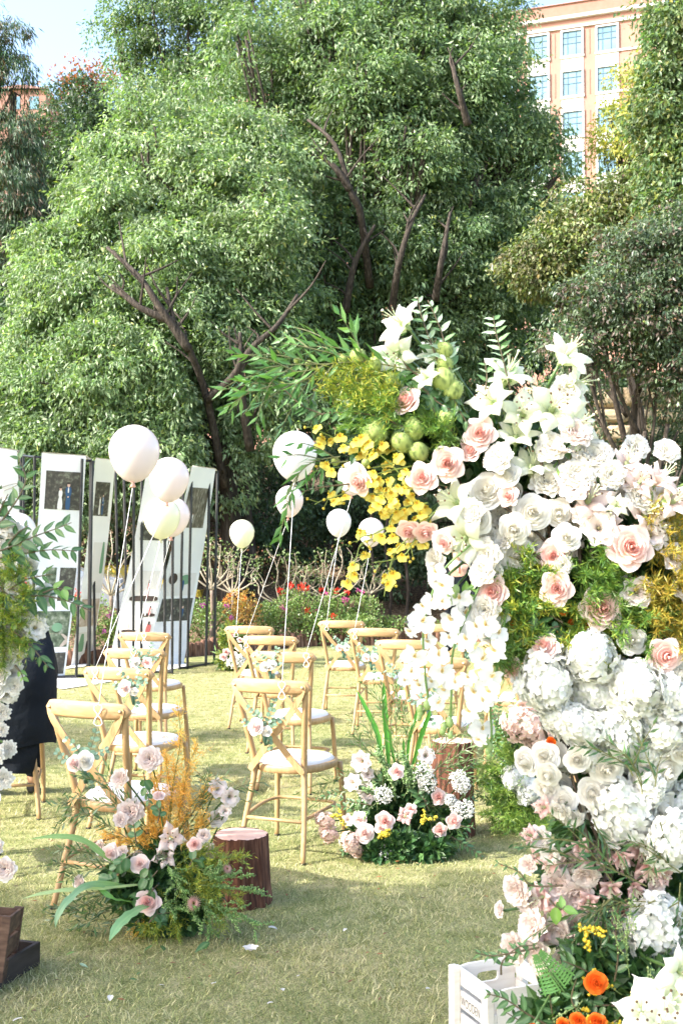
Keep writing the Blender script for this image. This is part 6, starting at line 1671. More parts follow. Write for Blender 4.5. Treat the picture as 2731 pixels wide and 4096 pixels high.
for path in ([(1200, 1200), (1050, 1050), (850, 980), (650, 890), (640, 870)], [(1250, 1120), (1000, 1180), (800, 1300), (700, 1330), (640, 1360)], [(1350, 1350), (1150, 1400), (1080, 1550), (940, 1600), (900, 1700), (850, 1860)], [(1400, 1400), (1250, 1550), (1150, 1650), (1100, 1800), (1075, 1940)],
             [(1200, 1080), (1000, 1130), (760, 1130), (640, 1155)], [(1400, 1250), (1150, 1280), (960, 1300)], [(1100, 1500), (1000, 1550), (940, 1560), (900, 1600)], [(1300, 1500), (1200, 1680), (1010, 1725)]):
    g = Geo(); pw = smooth_path([P(850 + .6378 * x, 1150 + .6378 * y, YA + .02) - A.o for x, y in path], 6); tube(g, pw, list(np.linspace(.0022, .0011, len(pw))), 5, (.25, .33, .08))
    for k in range(7):
        p = pw[int(len(pw) * (.3 + .1 * k)) - 1]; e = p + Vector((A.r.uniform(-.03, .03), A.r.uniform(-.02, .02), A.r.uniform(-.035, .015))); tube(g, [p, e], .0009, 4, (.30, .36, .08)); sphere(g, e, .0042, 6, 5, (.62, .50, .06))
    g.obj('yellow_orchid_stem', MT['leaf'], A.t)
# green balloon pods
for rx, ry, rw in [(910, 430, 120), (1015, 485, 112), (1115, 580, 100), (1455, 395, 125), (1450, 580, 175), (1505, 640, 150), (1455, 475, 112), (1020, 910, 185), (1260, 890, 152), (1185, 970, 152), (1290, 1030, 135), (1460, 820, 120), (530, 458, 42), (605, 478, 50), (815, 452, 72), (770, 1090, 62), (960, 1100, 60)]:
    A.flower('pod', P(850 + .6378 * rx, 1150 + .6378 * ry, YA + .01), rw * .6378 / F * YA * 1.08, (-.5, -.6, .5), stem=rw > 90, jit=.6)
def ap(x, y, Y=None): return P(x, y, Y or YA)
def r4(x, y, Y=None): return P(850 + .6378 * x, 1150 + .6378 * y, Y or YA)
for path, tw in (([(1400, 560), (1000, 470), (700, 480), (450, 490), (300, 560), (180, 690), (100, 790)], 4), ([(1000, 470), (700, 400), (520, 360), (440, 350)], 2), ([(760, 470), (600, 520), (440, 530), (260, 545)], 2), ([(700, 480), (560, 590), (400, 610), (250, 650), (130, 650)], 3),
                 ([(1000, 460), (880, 400), (740, 370), (640, 340)], 2), ([(500, 500), (380, 580), (320, 700), (270, 860)], 1), ([(600, 500), (520, 620), (480, 700)], 0), ([(760, 480), (700, 560), (640, 650), (590, 740)], 1)):
    A.narrow([r4(x, y) for x, y in path], L=.085, W=.0062, step=.018, col=((.10, .24, .07), (.14, .28, .09), (.08, .18, .06)), twigs=tw, name='willowy_branch')
A.narrow([r4(800, 1060), r4(640, 1090), r4(540, 1170), r4(470, 1300), r4(465, 1370)], L=.085, W=.0065, step=.016, col=((.06, .17, .05), (.09, .22, .06)), twigs=2, droop=.5, name='willowy_branch')
A.narrow([r4(850, 1090), r4(700, 1110), r4(600, 1200)], L=.08, W=.0065, step=.016, col=((.06, .17, .05), (.09, .22, .06)), twigs=1, droop=.6, name='willowy_branch')
for path, L, c in (([(1250, 900), (1000, 800), (700, 790), (620, 840)], .062, 'A'), ([(700, 800), (560, 740), (460, 650), (400, 620)], .045, 'A'), ([(1300, 560), (1200, 470), (1180, 300)], .045, 'A'), ([(880, 1230), (700, 1250), (560, 1280)], .035, 'A'), ([(1500, 700), (1370, 350), (1310, 180), (1285, 60)], .05, 'W'),
                   ([(1500, 600), (1440, 300), (1350, 80)], .05, 'W'), ([(1400, 700), (1300, 640), (1200, 620)], .05, 'A'), ([(1500, 900), (1400, 800), (1350, 650)], .05, 'A')):
    A.broad([r4(x, y) for x, y in path], L=L * 1.0, col=c, step=.024)
def r5(x, y, Y=None): return P(1600 + .7213 * x, 1200 + .7213 * y, Y or YA)
def r6(x, y, Y=None): return P(1600 + .7213 * x, 2000 + .7213 * y, Y or YA)
def r7(x, y, Y=None): return P(1700 + .6575 * x, 3000 + .6575 * y, Y or YA)
A.broad([r5(610, 500), r5(575, 350), r5(530, 180), r5(515, 90)], L=.055, col='W', step=.020)
A.broad([r5(470, 500), r5(480, 420), r5(465, 340)], L=.04, col='W', step=.022)
A.broad([r5(120, 480), r5(200, 560), r5(330, 640)], L=.05, col='A', step=.024); A.broad([r5(250, 400), r5(300, 560), r5(380, 700)], L=.045, col='A', step=.024)
A.broad([r5(870, 860), r5(880, 900), r5(900, 960)], L=.05, col='L', step=.03); A.broad([r5(920, 950), r5(950, 860), r5(980, 840)], L=.05, col='L', step=.03)
A.strap([r5(1440, 1160), r5(1480, 1080), r5(1570, 1040), r5(1640, 1020)], .022, col=((.13, .20, .05), (.20, .28, .08))); A.strap([r5(1370, 1160), r5(1380, 1100), r5(1385, 1050)], .010, col=((.13, .20, .05), (.20, .28, .08)))
A.broad([r6(300, 560), r6(340, 550), r6(400, 500)], L=.055, col='L', step=.03)
# dark round leaves deep in the middle
for path in (([r6(800, 620), r6(720, 660), r6(690, 700)]), ([r6(880, 700), r6(790, 720), r6(760, 760)]), ([r6(900, 680), r6(830, 640), r6(760, 600)]), ([r6(950, 800), r6(900, 760), r6(860, 720)]), ([r6(820, 780), r6(740, 740), r6(680, 740)])):
    A.broad(path, L=.06, kind='oval', col='A', step=.028)
# asparagus fern plumes
YG = ((.22, .30, .04), (.32, .36, .05), (.10, .20, .03), (.40, .38, .06)); GG = ((.08, .18, .04), (.13, .25, .05), (.20, .30, .05)); OG = ((.42, .34, .05), (.34, .30, .05), (.22, .24, .05), (.50, .34, .06))
for path, c in (([r4(1250, 700), r4(1000, 620), r4(800, 580), r4(680, 560)], YG), ([r4(1200, 620), r4(1000, 540), r4(820, 510)], YG), ([r4(1200, 760), r4(1050, 700), r4(880, 690)], YG), ([r4(1250, 850), r4(1050, 780), r4(870, 740)], GG), ([r4(1200, 880), r4(1050, 860), r4(850, 870)], GG), ([r4(1100, 640), r4(900, 640), r4(740, 640)], YG),
                ([r4(1450, 950), r4(1400, 860), r4(1340, 800)], GG), ([r4(1550, 960), r4(1480, 930), r4(1440, 880)], GG), ([r4(1250, 640), r4(1150, 700), r4(1000, 740)], GG)):
    A.needle(path, .022, 900, c, sub=9, spread=.08)
for (cx, cy), c, n in (((650, 470), GG, 5), ((700, 400), YG, 4), ((1080, 430), GG, 5), ((1120, 540), GG, 4), ((1040, 370), GG, 3), ((630, 590), YG, 4), ((680, 650), YG, 3), ((1000, 700), YG, 4), ((950, 620), GG, 3), ((620, 830), GG, 4), ((600, 780), GG, 2), ((1450, 250), OG, 4), ((1480, 150), OG, 3), ((1480, 550), OG, 5), ((1430, 620), OG, 3), ((1300, 690), GG, 3), ((1160, 640), GG, 3), ((1130, 740), YG, 3), ((1540, 420), OG, 4), ((1500, 700), OG, 3), ((1400, 500), OG, 3)):
    for k in range(n):
        a = 2 * math.pi * (k + A.r.random() * .5) / n; e = Vector((math.cos(a), 0, math.sin(a))) * A.r.uniform(.05, .085)
        c0 = r6(cx, cy, YA + .08)
        A.needle([c0, c0 + e * .5 + Vector((0, -.05, 0)), c0 + e + Vector((0, -.10 + A.r.uniform(-.03, .03), 0))], .025, 430, c, sub=6, spread=.06, w=.0016)
# hanging green threads of fern at the lower part of the roses
A.needle([r6(700, 720), r6(650, 800), r6(580, 860)], .012, 700, GG, sub=8); A.needle([r6(640, 700), r6(610, 800), r6(600, 880)], .012, 600, GG, sub=8)
# willowy dark leaves in the lower half
DK = ((.045, .11, .045), (.06, .14, .05), (.09, .17, .07))
for path, tw in (([r6(1250, 1500), r6(1200, 1430), r6(1080, 1380)], 2), ([r6(1300, 1600), r6(1280, 1480), r6(1180, 1370)], 2), ([r6(1370, 1560), r6(1385, 1450), r6(1410, 1380)], 1), ([r7(1100, 760), r7(950, 560), r7(800, 500), r7(700, 540)], 2), ([r7(1300, 780), r7(1000, 640), r7(850, 640), r7(700, 660)], 2), ([r7(1150, 820), r7(1050, 880), r7(950, 950), r7(860, 1180)], 2),
                 ([r7(1050, 860), r7(1000, 1000), r7(960, 1130)], 2), ([r7(1500, 760), r7(1480, 950), r7(1440, 1080), r7(1430, 1150)], 3), ([r7(1560, 800), r7(1540, 980), r7(1500, 1180)], 2), ([r7(1200, 850), r7(1080, 900), r7(900, 960)], 2), ([r7(1380, 400), r7(1400, 520), r7(1350, 640), r7(1280, 720)], 1), ([r7(1500, 700), r7(1300, 560), r7(1180, 500)], 1),
                 ([r7(980, 380), r7(1050, 520), r7(1180, 600)], 1), ([r7(1000, 1350), r7(1050, 1200), r7(1080, 1050)], 2), ([r7(1360, 860), r7(1250, 900), r7(1100, 860)], 2)):
    A.narrow([p + Vector((0, -.07, 0)) for p in path], L=.055, W=.0036, step=.011, col=DK, twigs=tw, droop=.1)
for path, L, c in (([r7(780, 740), r7(600, 740), r7(520, 660), r7(400, 610)], .026, 'B'), ([r7(640, 1100), r7(500, 1130), r7(360, 1150), r7(270, 1130)], .038, 'B'), ([r7(420, 1260), r7(430, 1180), r7(520, 1100), r7(620, 1090)], .036, 'B'), ([r7(700, 1560), r7(560, 1480), r7(440, 1400), r7(330, 1370)], .05, 'A'), ([r7(750, 1660), r7(720, 1500), r7(700, 1360)], .05, 'A'),
                   ([r7(700, 1640), r7(580, 1560), r7(450, 1480)], .045, 'A'), ([r7(1080, 1300), r7(1100, 1150), r7(1090, 980), r7(1140, 900)], .045, 'A'), ([r7(1000, 1300), r7(900, 1230), r7(780, 1180)], .05, 'A'), ([r7(700, 820), r7(760, 880), r7(790, 860)], .07, 'L'), ([r7(1200, 1500), r7(1250, 1350), r7(1330, 1290)], .06, 'A'), ([r7(1050, 1560), r7(1150, 1480), r7(1300, 1400)], .055, 'A'),
                   ([r7(950, 1650), r7(1100, 1600), r7(1220, 1640)], .055, 'A'), ([r7(1400, 1500), r7(1380, 1380), r7(1300, 1260)], .05, 'A'), ([r7(880, 1500), r7(830, 1400), r7(860, 1280)], .04, 'A'), ([r7(600, 1660), r7(540, 1640), r7(470, 1640)], .05, 'A'), ([r7(1080, 1440), r7(960, 1450), r7(900, 1560)], .05, 'A')):
    A.broad([p + Vector((0, -.12, 0)) for p in path], L=L, col=c, step=.024)
# fern frond
fr = smooth_path([r7(850, 1480, 2.72), r7(780, 1380, 2.72), r7(690, 1250, 2.72)], 6); g = Geo(); tube(g, [p - A.o for p in fr], .0016, 5, (.10, .2, .06))
for i, p in enumerate(fr[2:]):
    T = (fr[min(i + 3, len(fr) - 1)] - fr[i + 1]).normalized(); S = T.cross(Vector((0, -1, 0))).normalized(); l = .052 * (1 - i / (len(fr) - 1)) + .008
    for sd in (-1, 1):
        pts = np.array([tuple(p - A.o)] * 1); d = S * sd * .9 + T * .35
        leaves(g, pts, np.array([tuple(d)]), l, .0032, (.09, .22, .06), nrm=np.array([[0, -1, .2]]))
        for q in range(4):
            b = p + d.normalized() * l * (q + .5) / 5 - A.o; leaves(g, np.array([tuple(b)]), np.array([tuple(T + d * .6)]), .007, .0022, (.10, .24, .06), nrm=np.array([[0, -1, .2]])); leaves(g, np.array([tuple(b)]), np.array([tuple(-T + d * .6)]), .008, .0025, (.10, .24, .06), nrm=np.array([[0, -1, .2]]))
g.obj('fern_frond', MT['leaf'], A.t)
# yellow wattle beads
for path in ([r7(1150, 1500), r7(1000, 1500), r7(870, 1480)], [r7(1000, 1560), r7(960, 1600), r7(880, 1640)], [r7(1100, 1340), r7(1020, 1290), r7(980, 1300)], [r7(1250, 1560), r7(1140, 1620), r7(1120, 1660)], [r7(1050, 1420), r7(1140, 1460), r7(1180, 1420)], [r7(1450, 1480), r7(1400, 1420), r7(1340, 1440)], [r7(980, 1580), r7(990, 1620), r7(980, 1660)], [r7(850, 950), r7(890, 960), r7(900, 1000)]):
    A.beads([p + Vector((0, -.16, 0)) for p in path], col=((.62, .46, .03), (.70, .52, .05)), r=.0052, n=46, spread=.014, twigs=4, tl=.05, name='wattle_spray')
for path in ([r7(1150, 1250), r7(1130, 1080), r7(1140, 960)], [r7(880, 1380), r7(840, 1450), r7(850, 1560)], [r7(1250, 1380), r7(1300, 1330), r7(1400, 1330)]):
    A.beads([p + Vector((0, -.15, 0)) for p in path], n=120, twigs=6, r=.003)
# inner mass of leaves and dark stems
A.filler([P(x, y, YA + .15) for x, y in [(2100, 1800), (2250, 2000), (2100, 2150), (2350, 2250), (2500, 2150), (2250, 2420), (2150, 2480), (2400, 2500), (2600, 2350), (2500, 2650), (2650, 2500), (2400, 2800), (2600, 2900), (2450, 3100), (2650, 3150), (2350, 3250), (2500, 3350), (2400, 3550), (2600, 3600), (2500, 3800), (2650, 3900),
         (2350, 3900), (2450, 4050), (1900, 1800), (1750, 1750), (1650, 1800), (1600, 1650), (1500, 1700), (2600, 4050), (2300, 3500), (2250, 4080), (2740, 2900), (2740, 3400), (2740, 2300)]], 15000, .085, L=.042, W=.014)
A.filler([r7(x, y, YA - .05) for x, y in [(1000, 1400), (1150, 1500), (900, 1600), (1250, 1600), (1100, 1640), (1300, 1450), (1400, 1330), (800, 1650), (1000, 1250)]], 1500, .06, L=.045, W=.016)
g = Geo()
for k in range(26):
    a = Vector(A.r.choice(A.hubs)); b = Vector(A.r.choice(A.hubs)); a = a + Vector((A.r.uniform(-.1, .1), A.r.uniform(-.2, 0), A.r.uniform(-.1, .1)))
    tube(g, [x - A.o for x in smooth_path([a, a.lerp(b, .5) + Vector((A.r.uniform(-.08, .08), -.08, 0)), b], 4)], .0045, 5, (.06, .045, .03))
g.obj('twigs', MT['plain'], A.t)
# blooms on the far side, so that the arch is full from other sides too
for k in range(26):
    x, y = A.r.uniform(2150, 2700), A.r.uniform(1950, 3900); kind = A.r.choice(['rose_white', 'hyd', 'peony', 'rose_blush', 'lis'])
    A.flower(kind, P(x, y, YA + .38), (.14 if kind == 'hyd' else .08), (A.r.uniform(-.5, .5), 1, .1), stem=False)
A.finish()

# ------------------------------------------------------------------ flowers at the left edge
YL = 3.0
B = Arr('floral_column', (P(-110, 3000, YL).x, YL + .1, 0), 'column of white flowers and leafy branches cut by the left edge', 'flower column', 2)
g = Geo()
for dx in (-.16, -.06): tube(g, [(dx, 0, 0), (dx, 0, 1.5)], .012, 6)
g.obj('steel_frame', MT['metal'], B.t)
B.hubs = [tuple(P(-60, y, YL + .1)) for y in (2150, 2350, 2550, 2750, 2950, 3200, 3450)]
def BF(kind, lst, jit=.2):
    for t in lst:
        px, py, w = t[:3]; yy = YL + B.r.uniform(-.04, .04); B.flower(kind, P(px, py, yy), w / F * yy, t[3] if len(t) > 3 else (px / 250 - .2, -1, .1), jit=jit)
BF('peony', [(112, 2268, 92), (182, 2380, 95), (90, 2455, 95, (.3, -1, -.3)), (70, 2560, 100), (60, 2620, 90), (30, 2770, 95), (20, 2480, 100), (-20, 2640, 130), (-10, 2200, 110)])
BF('peony', [(60, 2360, 90), (20, 2330, 100), (100, 2180, 80), (50, 2120, 90), (10, 2250, 100), (80, 2520, 90), (30, 2640, 100), (0, 2700, 110), (60, 2745, 80)])
BF('lis_white', [(142, 2512, 112, (.7, -.8, .1)), (88, 2595, 60), (45, 2690, 105, (.5, -1, .2)), (10, 2105, 90), (-10, 2000, 100)])
BF('carn', [(36, 2996, 84, (.1, -1, .1)), (12, 2850, 90), (45, 2780, 70), (15, 3115, 90), (-15, 3020, 90), (10, 2920, 60)])
BF('peony_pink', [(22, 3475, 100), (-20, 3380, 90)])
BF('rose_white', [(-20, 2750, 110), (-30, 2900, 110), (-40, 3200, 110), (-50, 2350, 120), (-60, 2500, 120), (-50, 2050, 110)])
def r1(x, y): return P(.574 * x, 1700 + .574 * y, YL - .05)
for path, L, c in (([(-60, 760), (60, 610), (150, 470), (180, 360), (130, 220)], .062, 'A'), ([(-60, 900), (100, 840), (260, 770), (400, 720), (500, 680)], .068, 'A'), ([(-60, 940), (150, 900), (350, 870), (540, 880)], .062, 'A'), ([(60, 1150), (180, 1080), (300, 1050), (370, 1040)], .06, 'A'),
                   ([(100, 1200), (300, 1190), (480, 1230), (640, 1300)], .062, 'A'), ([(100, 1440), (200, 1520), (270, 1600), (340, 1690)], .05, 'A'), ([(300, 1170), (390, 1140), (480, 1150)], .05, 'L'), ([(60, 830), (120, 760), (200, 700)], .04, 'A'), ([(-40, 700), (20, 560), (60, 480)], .05, 'A'), ([(0, 1130), (60, 1180), (200, 1230)], .06, 'A')):
    B.broad([r1(*p) for p in path], L=L, col=c, step=.030)
for c0, n in (((40, 1060), 5), ((70, 1160), 4), ((30, 1330), 5), ((60, 1440), 5), ((0, 1500), 4)):
    for k in range(n):
        a = 2 * math.pi * (k + B.r.random() * .6) / n; e = Vector((math.cos(a), 0, math.sin(a) - .2)) * .062; c = r1(*c0) + Vector((0, .08, 0))
        B.needle([c, c + e * .5 + Vector((0, -.05, 0)), c + e + Vector((0, -.1, 0))], .021, 380, ((.16, .26, .04), (.26, .34, .05), (.08, .17, .03), (.34, .36, .06)), sub=7, spread=.07)
B.broad([r1(60, 1300), r1(100, 1350), r1(140, 1400)], L=.05, col='L', step=.03); B.broad([P(60, 2660, 2.95), P(85, 2690, 2.95), P(95, 2720, 2.95)], L=.03, col='L', step=.02)
B.filler([P(-110 + 20 * (k % 3), 2050 + 75 * k, YL + .08) for k in range(9)], 2200, .07, L=.045, W=.015)
B.finish()

# ------------------------------------------------------------------ foreground bouquet beside the short stump
Y1 = 4.45
b1 = G(690, 3740); C1 = Arr('ground_bouquet', (P(690, 3700, 4.55).x, 4.55, 0), 'foreground ground bouquet with amber plumes and long strap leaves beside the short stump', 'bouquet', 3)
g = Geo(); tube(g, [(0, 0, 0), (0, 0, .10)], [.085, .10], 20); C1.o = Vector(C1.t.location); g.obj('pot', MT['greenpot'], C1.t)
C1.hubs = [tuple(C1.o + Vector((0, 0, .12))), tuple(C1.o + Vector((.03, 0, .13))), tuple(C1.o + Vector((-.05, .02, .12)))]
def r2(x, y, Y=4.5): return P(.7015 * x, 2500 + .7015 * y, Y)
def CF(arr, cv, kind, lst, Yd, jit=.2, f0=(0, -1, .35)):
    for t in lst:
        x, y, w = t[:3]; p = cv(x, y, Yd + arr.r.uniform(-.05, .05)); arr.flower(kind, p, w * SC / F * p.y, t[3] if len(t) > 3 else f0, jit=jit)
SC = .7015
CF(C1, r2, 'peony_pink', [(855, 765, 150, (0, -1, .4)), (690, 875, 125, (-.3, -1, .2)), (745, 1065, 170, (0, -1, .3)), (690, 1110, 90), (700, 1290, 65), (575, 1270, 85, (-.6, -.7, .2)), (455, 1465, 90, (-.6, -.6, .2)), (1180, 1290, 115), (1165, 1200, 85), (800, 1320, 90)], 4.45)
CF(C1, r2, 'rose_blush', [(630, 1300, 108, (-.2, -1, .1)), (800, 1365, 112, (0, -1, .3)), (905, 975, 80, (0, -.5, .9)), (640, 1270, 60)], 4.42, .1)
CF(C1, r2, 'rose_pink', [(845, 1580, 138, (0, -1, .35)), (1110, 1250, 78, (.2, -1, .2))], 4.36, .08)
CF(C1, r2, 'lily_pink', [(975, 1215, 190, (.1, -1, .3)), (940, 1320, 165, (-.1, -1, .1))], 4.38, .1)
CF(C1, r2, 'lis', [(1240, 935, 120, (.3, -.8, .3)), (1310, 980, 125, (.4, -.8, .1)), (1240, 1095, 120, (.4, -.9, -.2)), (1285, 1060, 80)], 4.5)
CF(C1, r2, 'gerb', [(1105, 1585, 100, (.15, -1, .15)), (1295, 1390, 70, (.5, -.7, .5))], 4.36, .08)
AM = ((.78, .40, .08), (.70, .42, .08), (.82, .52, .14), (.60, .38, .08))
for path in ([(940, 1260), (990, 900), (1030, 650), (1010, 440)], [(960, 1260), (1040, 1000), (1070, 820), (1130, 680)], [(930, 1250), (900, 1050), (880, 880)], [(1000, 1250), (1080, 1050), (1200, 905)], [(960, 1200), (980, 1000), (960, 860), (940, 740)], [(940, 1300), (860, 1250), (800, 1180)], [(960, 1280), (1020, 1100), (1040, 900)], [(980, 1280), (1100, 1180), (1150, 1120)],
             [(900, 1260), (880, 1180), (860, 1090)], [(900, 1300), (740, 1230), (600, 1180)], [(850, 1620), (800, 1720), (785, 1770)], [(960, 1250), (930, 1120), (900, 960)]):
    C1.needle([r2(x, y) for x, y in path], .026, 720, AM, sub=10, spread=.10, w=.0014)
YGc = ((.28, .34, .05), (.40, .40, .06), (.14, .24, .05))
for path in ([(1020, 1420), (1150, 1360), (1280, 1330), (1395, 1320)], [(1050, 1440), (1200, 1480), (1370, 1560)], [(1020, 1460), (1150, 1520), (1300, 1650)], [(1000, 1380), (1120, 1300), (1230, 1290)], [(1050, 1500), (1180, 1580), (1250, 1700)], [(900, 1500), (1000, 1680), (1010, 1720)], [(1020, 1400), (1100, 1440), (1250, 1430)], [(860, 1640), (900, 1700), (850, 1740)]):
    C1.needle([r2(x, y, 4.42) for x, y in path], .024, 900, YGc, sub=9, spread=.09, w=.0013)
NG = ((.08, .16, .06), (.11, .20, .07), (.05, .11, .05), (.22, .28, .18))
for path, tw in (([(880, 1240), (700, 1060), (450, 990), (250, 1060)], 5), ([(850, 1300), (620, 1150), (450, 1080), (300, 1190)], 4), ([(880, 1200), (700, 1000), (560, 900), (440, 820)], 4), ([(800, 1420), (600, 1400), (450, 1390), (340, 1420)], 4), ([(800, 1480), (600, 1540), (400, 1640), (250, 1650)], 4), ([(820, 1520), (650, 1600), (500, 1700), (400, 1740)], 4), ([(800, 1500), (560, 1520), (380, 1560)], 3),
                 ([(840, 1540), (700, 1660), (560, 1760)], 3), ([(1000, 1200), (1150, 1020), (1300, 950), (1440, 930)], 4), ([(1000, 1250), (1120, 1080), (1200, 920), (1290, 860)], 3), ([(860, 1200), (740, 1010), (640, 880), (560, 860)], 2), ([(760, 1560), (600, 1640), (460, 1640), (300, 1600)], 3), ([(900, 1500), (960, 1560), (1080, 1480)], 2), ([(1080, 1250), (1180, 1150), (1260, 1060)], 2), ([(800, 1450), (650, 1330), (500, 1300), (380, 1290)], 3)):
    C1.narrow([r2(x, y) for x, y in path], L=.065, W=.0036, step=.012, col=NG, twigs=tw)
C1.strap([r2(820, 1440, 4.45), r2(620, 1330, 4.4), r2(480, 1230, 4.38), r2(330, 1205, 4.36), r2(175, 1220, 4.34)], .013, nrm=(.2, -.7, .7))
C1.strap([r2(800, 1480, 4.4), r2(600, 1500, 4.3), r2(400, 1510, 4.22), r2(250, 1530, 4.18), r2(130, 1560, 4.15)], .010, col=((.30, .42, .16), (.38, .50, .22)), nrm=(0, -.5, .9))
C1.strap([r2(720, 1490, 4.4), r2(520, 1480, 4.25), r2(400, 1560, 4.15), r2(335, 1650, 4.1), r2(318, 1725, 4.08)], .015, col=((.14, .27, .13), (.20, .34, .18)), nrm=(-.3, -.9, .3), wave=.05)
C1.strap([r2(860, 1590, 4.4), r2(760, 1640, 4.25), r2(680, 1710, 4.15), r2(625, 1800, 4.08)], .022, col=((.14, .32, .14), (.24, .42, .20)), nrm=(-.2, -1, .5), wave=.08)
C1.strap([r2(760, 1580, 4.4), r2(650, 1560, 4.3), r2(560, 1500, 4.3)], .016, col=((.12, .30, .08), (.2, .4, .12)))
for path, L in (([(860, 1350), (840, 1430), (830, 1490)], .06), ([(900, 1600), (900, 1660), (930, 1720)], .06), ([(760, 1300), (670, 1370), (640, 1420)], .055), ([(900, 1130), (910, 1060), (880, 1020)], .05), ([(820, 840), (830, 900), (850, 1000)], .05), ([(780, 1250), (770, 1180), (760, 1120)], .05), ([(900, 1480), (840, 1540), (780, 1560)], .07), ([(700, 1400), (640, 1440), (580, 1470)], .06), ([(1080, 1380), (1110, 1330), (1160, 1350)], .055), ([(900, 1400), (860, 1440), (800, 1440)], .065), ([(850, 1700), (900, 1650), (980, 1640)], .05)):
    C1.broad([r2(x, y, 4.38) for x, y in path], L=L, kind='oval', col='A', step=.03)
for path in ([(1000, 1400), (1010, 1520), (1000, 1650)], [(980, 1440), (1060, 1540), (1110, 1680)], [(1080, 1500), (1180, 1640), (1200, 1750)], [(1120, 1480), (1300, 1500), (1490, 1530)], [(1150, 1460), (1250, 1440), (1390, 1440)], [(1100, 1560), (1250, 1620), (1345, 1690)], [(1150, 1560), (1350, 1640), (1480, 1740)], [(940, 1360), (980, 1400), (1020, 1440)], [(1120, 1380), (1200, 1420), (1270, 1400)], [(950, 1500), (960, 1600), (1050, 1620)]):
    C1.beads([r2(x, y, 4.38) for x, y in path], n=260, twigs=10, tl=.07, r=.0036, spread=.014, col=((.20, .36, .10), (.32, .46, .18), (.14, .27, .08)))
C1.filler([r2(x, y, 4.5) for x, y in [(850, 1400), (950, 1450), (1050, 1500), (900, 1550), (1000, 1600), (800, 1500), (1100, 1400), (750, 1550), (1150, 1550), (900, 1300), (1000, 1350), (700, 1450), (850, 1650), (1050, 1650)]], 3800, .07, L=.045, W=.012)
C1.finish()

# ------------------------------------------------------------------ bouquet between the chairs and the tall stump
SC = .7334
C2 = Arr('ground_bouquet', (P(1610, 3400, 5.75).x, 5.75, 0), 'ground bouquet with upright sword leaves in front of the taller stump', 'bouquet', 4)
g = Geo(); tube(g, [(0, 0, 0), (0, 0, .09)], [.08, .09], 20); g.obj('pot', MT['greenpot'], C2.t)
C2.hubs = [tuple(C2.o + Vector((x, 0, .14))) for x in (-.06, 0, .06)]
def r3(x, y, Y=5.65): return P(850 + .7334 * x, 2400 + .7334 * y, Y)
CF(C2, r3, 'lis', [(815, 880, 125, (-.3, -1, .2)), (765, 995, 100, (-.3, -1, .2)), (845, 1055, 125, (-.1, -1, .5)), (845, 950, 85), (1160, 850, 110, (.2, -1, .3)), (740, 1200, 75)], 5.65, .12)
CF(C2, r3, 'rose_pink', [(1003, 935, 80, (0, -1, .3)), (1230, 1075, 80, (.2, -1, .2)), (1315, 1205, 80, (.3, -1, .1)), (940, 1205, 100, (0, -1, .2)), (1240, 1255, 82, (.1, -1, .1)), (1080, 1140, 60)], 5.55, .1)
CF(C2, r3, 'rose_blush', [(800, 1195, 95, (-.3, -1, .2)), (830, 1270, 118, (-.1, -1, .2)), (915, 1245, 70)], 5.55, .1)
CF(C2, r3, 'mag', [(1050, 1180, 125, (0, -1, .2))], 5.55); CF(C2, r3, 'hyd_pink', [(610, 1200, 105, (-.4, -1, .3)), (635, 1275, 115, (-.4, -1, .1)), (750, 1320, 110, (-.2, -1, .1)), (790, 1370, 80)], 5.58, .1)
CF(C2, r3, 'peony', [(1310, 1100, 55), (1350, 1000, 60)], 5.6)
SG_ = ((.05, .20, .02), (.10, .32, .05))
for path, w in (([(930, 900), (900, 740), (850, 620), (780, 482)], .013), ([(960, 900), (945, 700), (935, 560), (932, 445)], .015), ([(1060, 900), (1070, 760), (1100, 660), (1115, 585)], .010), ([(1090, 900), (1130, 760), (1165, 660), (1192, 590)], .013), ([(1050, 900), (1042, 820), (1040, 750)], .007), ([(1000, 920), (975, 800), (965, 700)], .008), ([(1120, 930), (1150, 850), (1180, 800)], .010)):
    C2.strap([r3(x, y) for x, y in path], w, col=SG_, wave=.0, nrm=(.3, -1, 0), cup=.3, name='sword_leaf')
NG2 = ((.08, .17, .05), (.12, .22, .07), (.22, .30, .14))
for path, tw in (([(1000, 900), (960, 700), (900, 550), (870, 430)], 4), ([(1010, 900), (1000, 700), (1010, 560), (990, 470)], 5), ([(1030, 900), (1060, 720), (1040, 600), (1010, 520)], 4), ([(960, 900), (880, 760), (800, 640)], 3), ([(950, 920), (840, 820), (750, 780)], 3), ([(1100, 950), (1250, 800), (1400, 700), (1430, 690)], 4), ([(1150, 1000), (1250, 900), (1380, 830), (1480, 800)], 4), ([(1200, 1000), (1300, 900), (1450, 900)], 4), ([(1150, 950), (1200, 780), (1290, 700)], 3),
                 ([(1250, 1050), (1330, 950), (1420, 980)], 3), ([(1150, 1150), (1190, 1220), (1190, 1320)], 3), ([(1050, 1250), (1070, 1320), (1060, 1380)], 3), ([(860, 1020), (720, 960), (620, 1000), (570, 1010)], 3), ([(880, 1060), (740, 1040), (640, 1060), (570, 1120)], 3), ([(1200, 1300), (1290, 1330), (1340, 1420)], 3), ([(1080, 1080), (1220, 1130), (1350, 1120)], 3), ([(1000, 1100), (900, 980), (800, 900)], 3), ([(1250, 980), (1380, 940), (1420, 1060)], 3)):
    C2.narrow([r3(x, y) for x, y in path], L=.062, W=.0032, step=.013, col=NG2, twigs=tw)
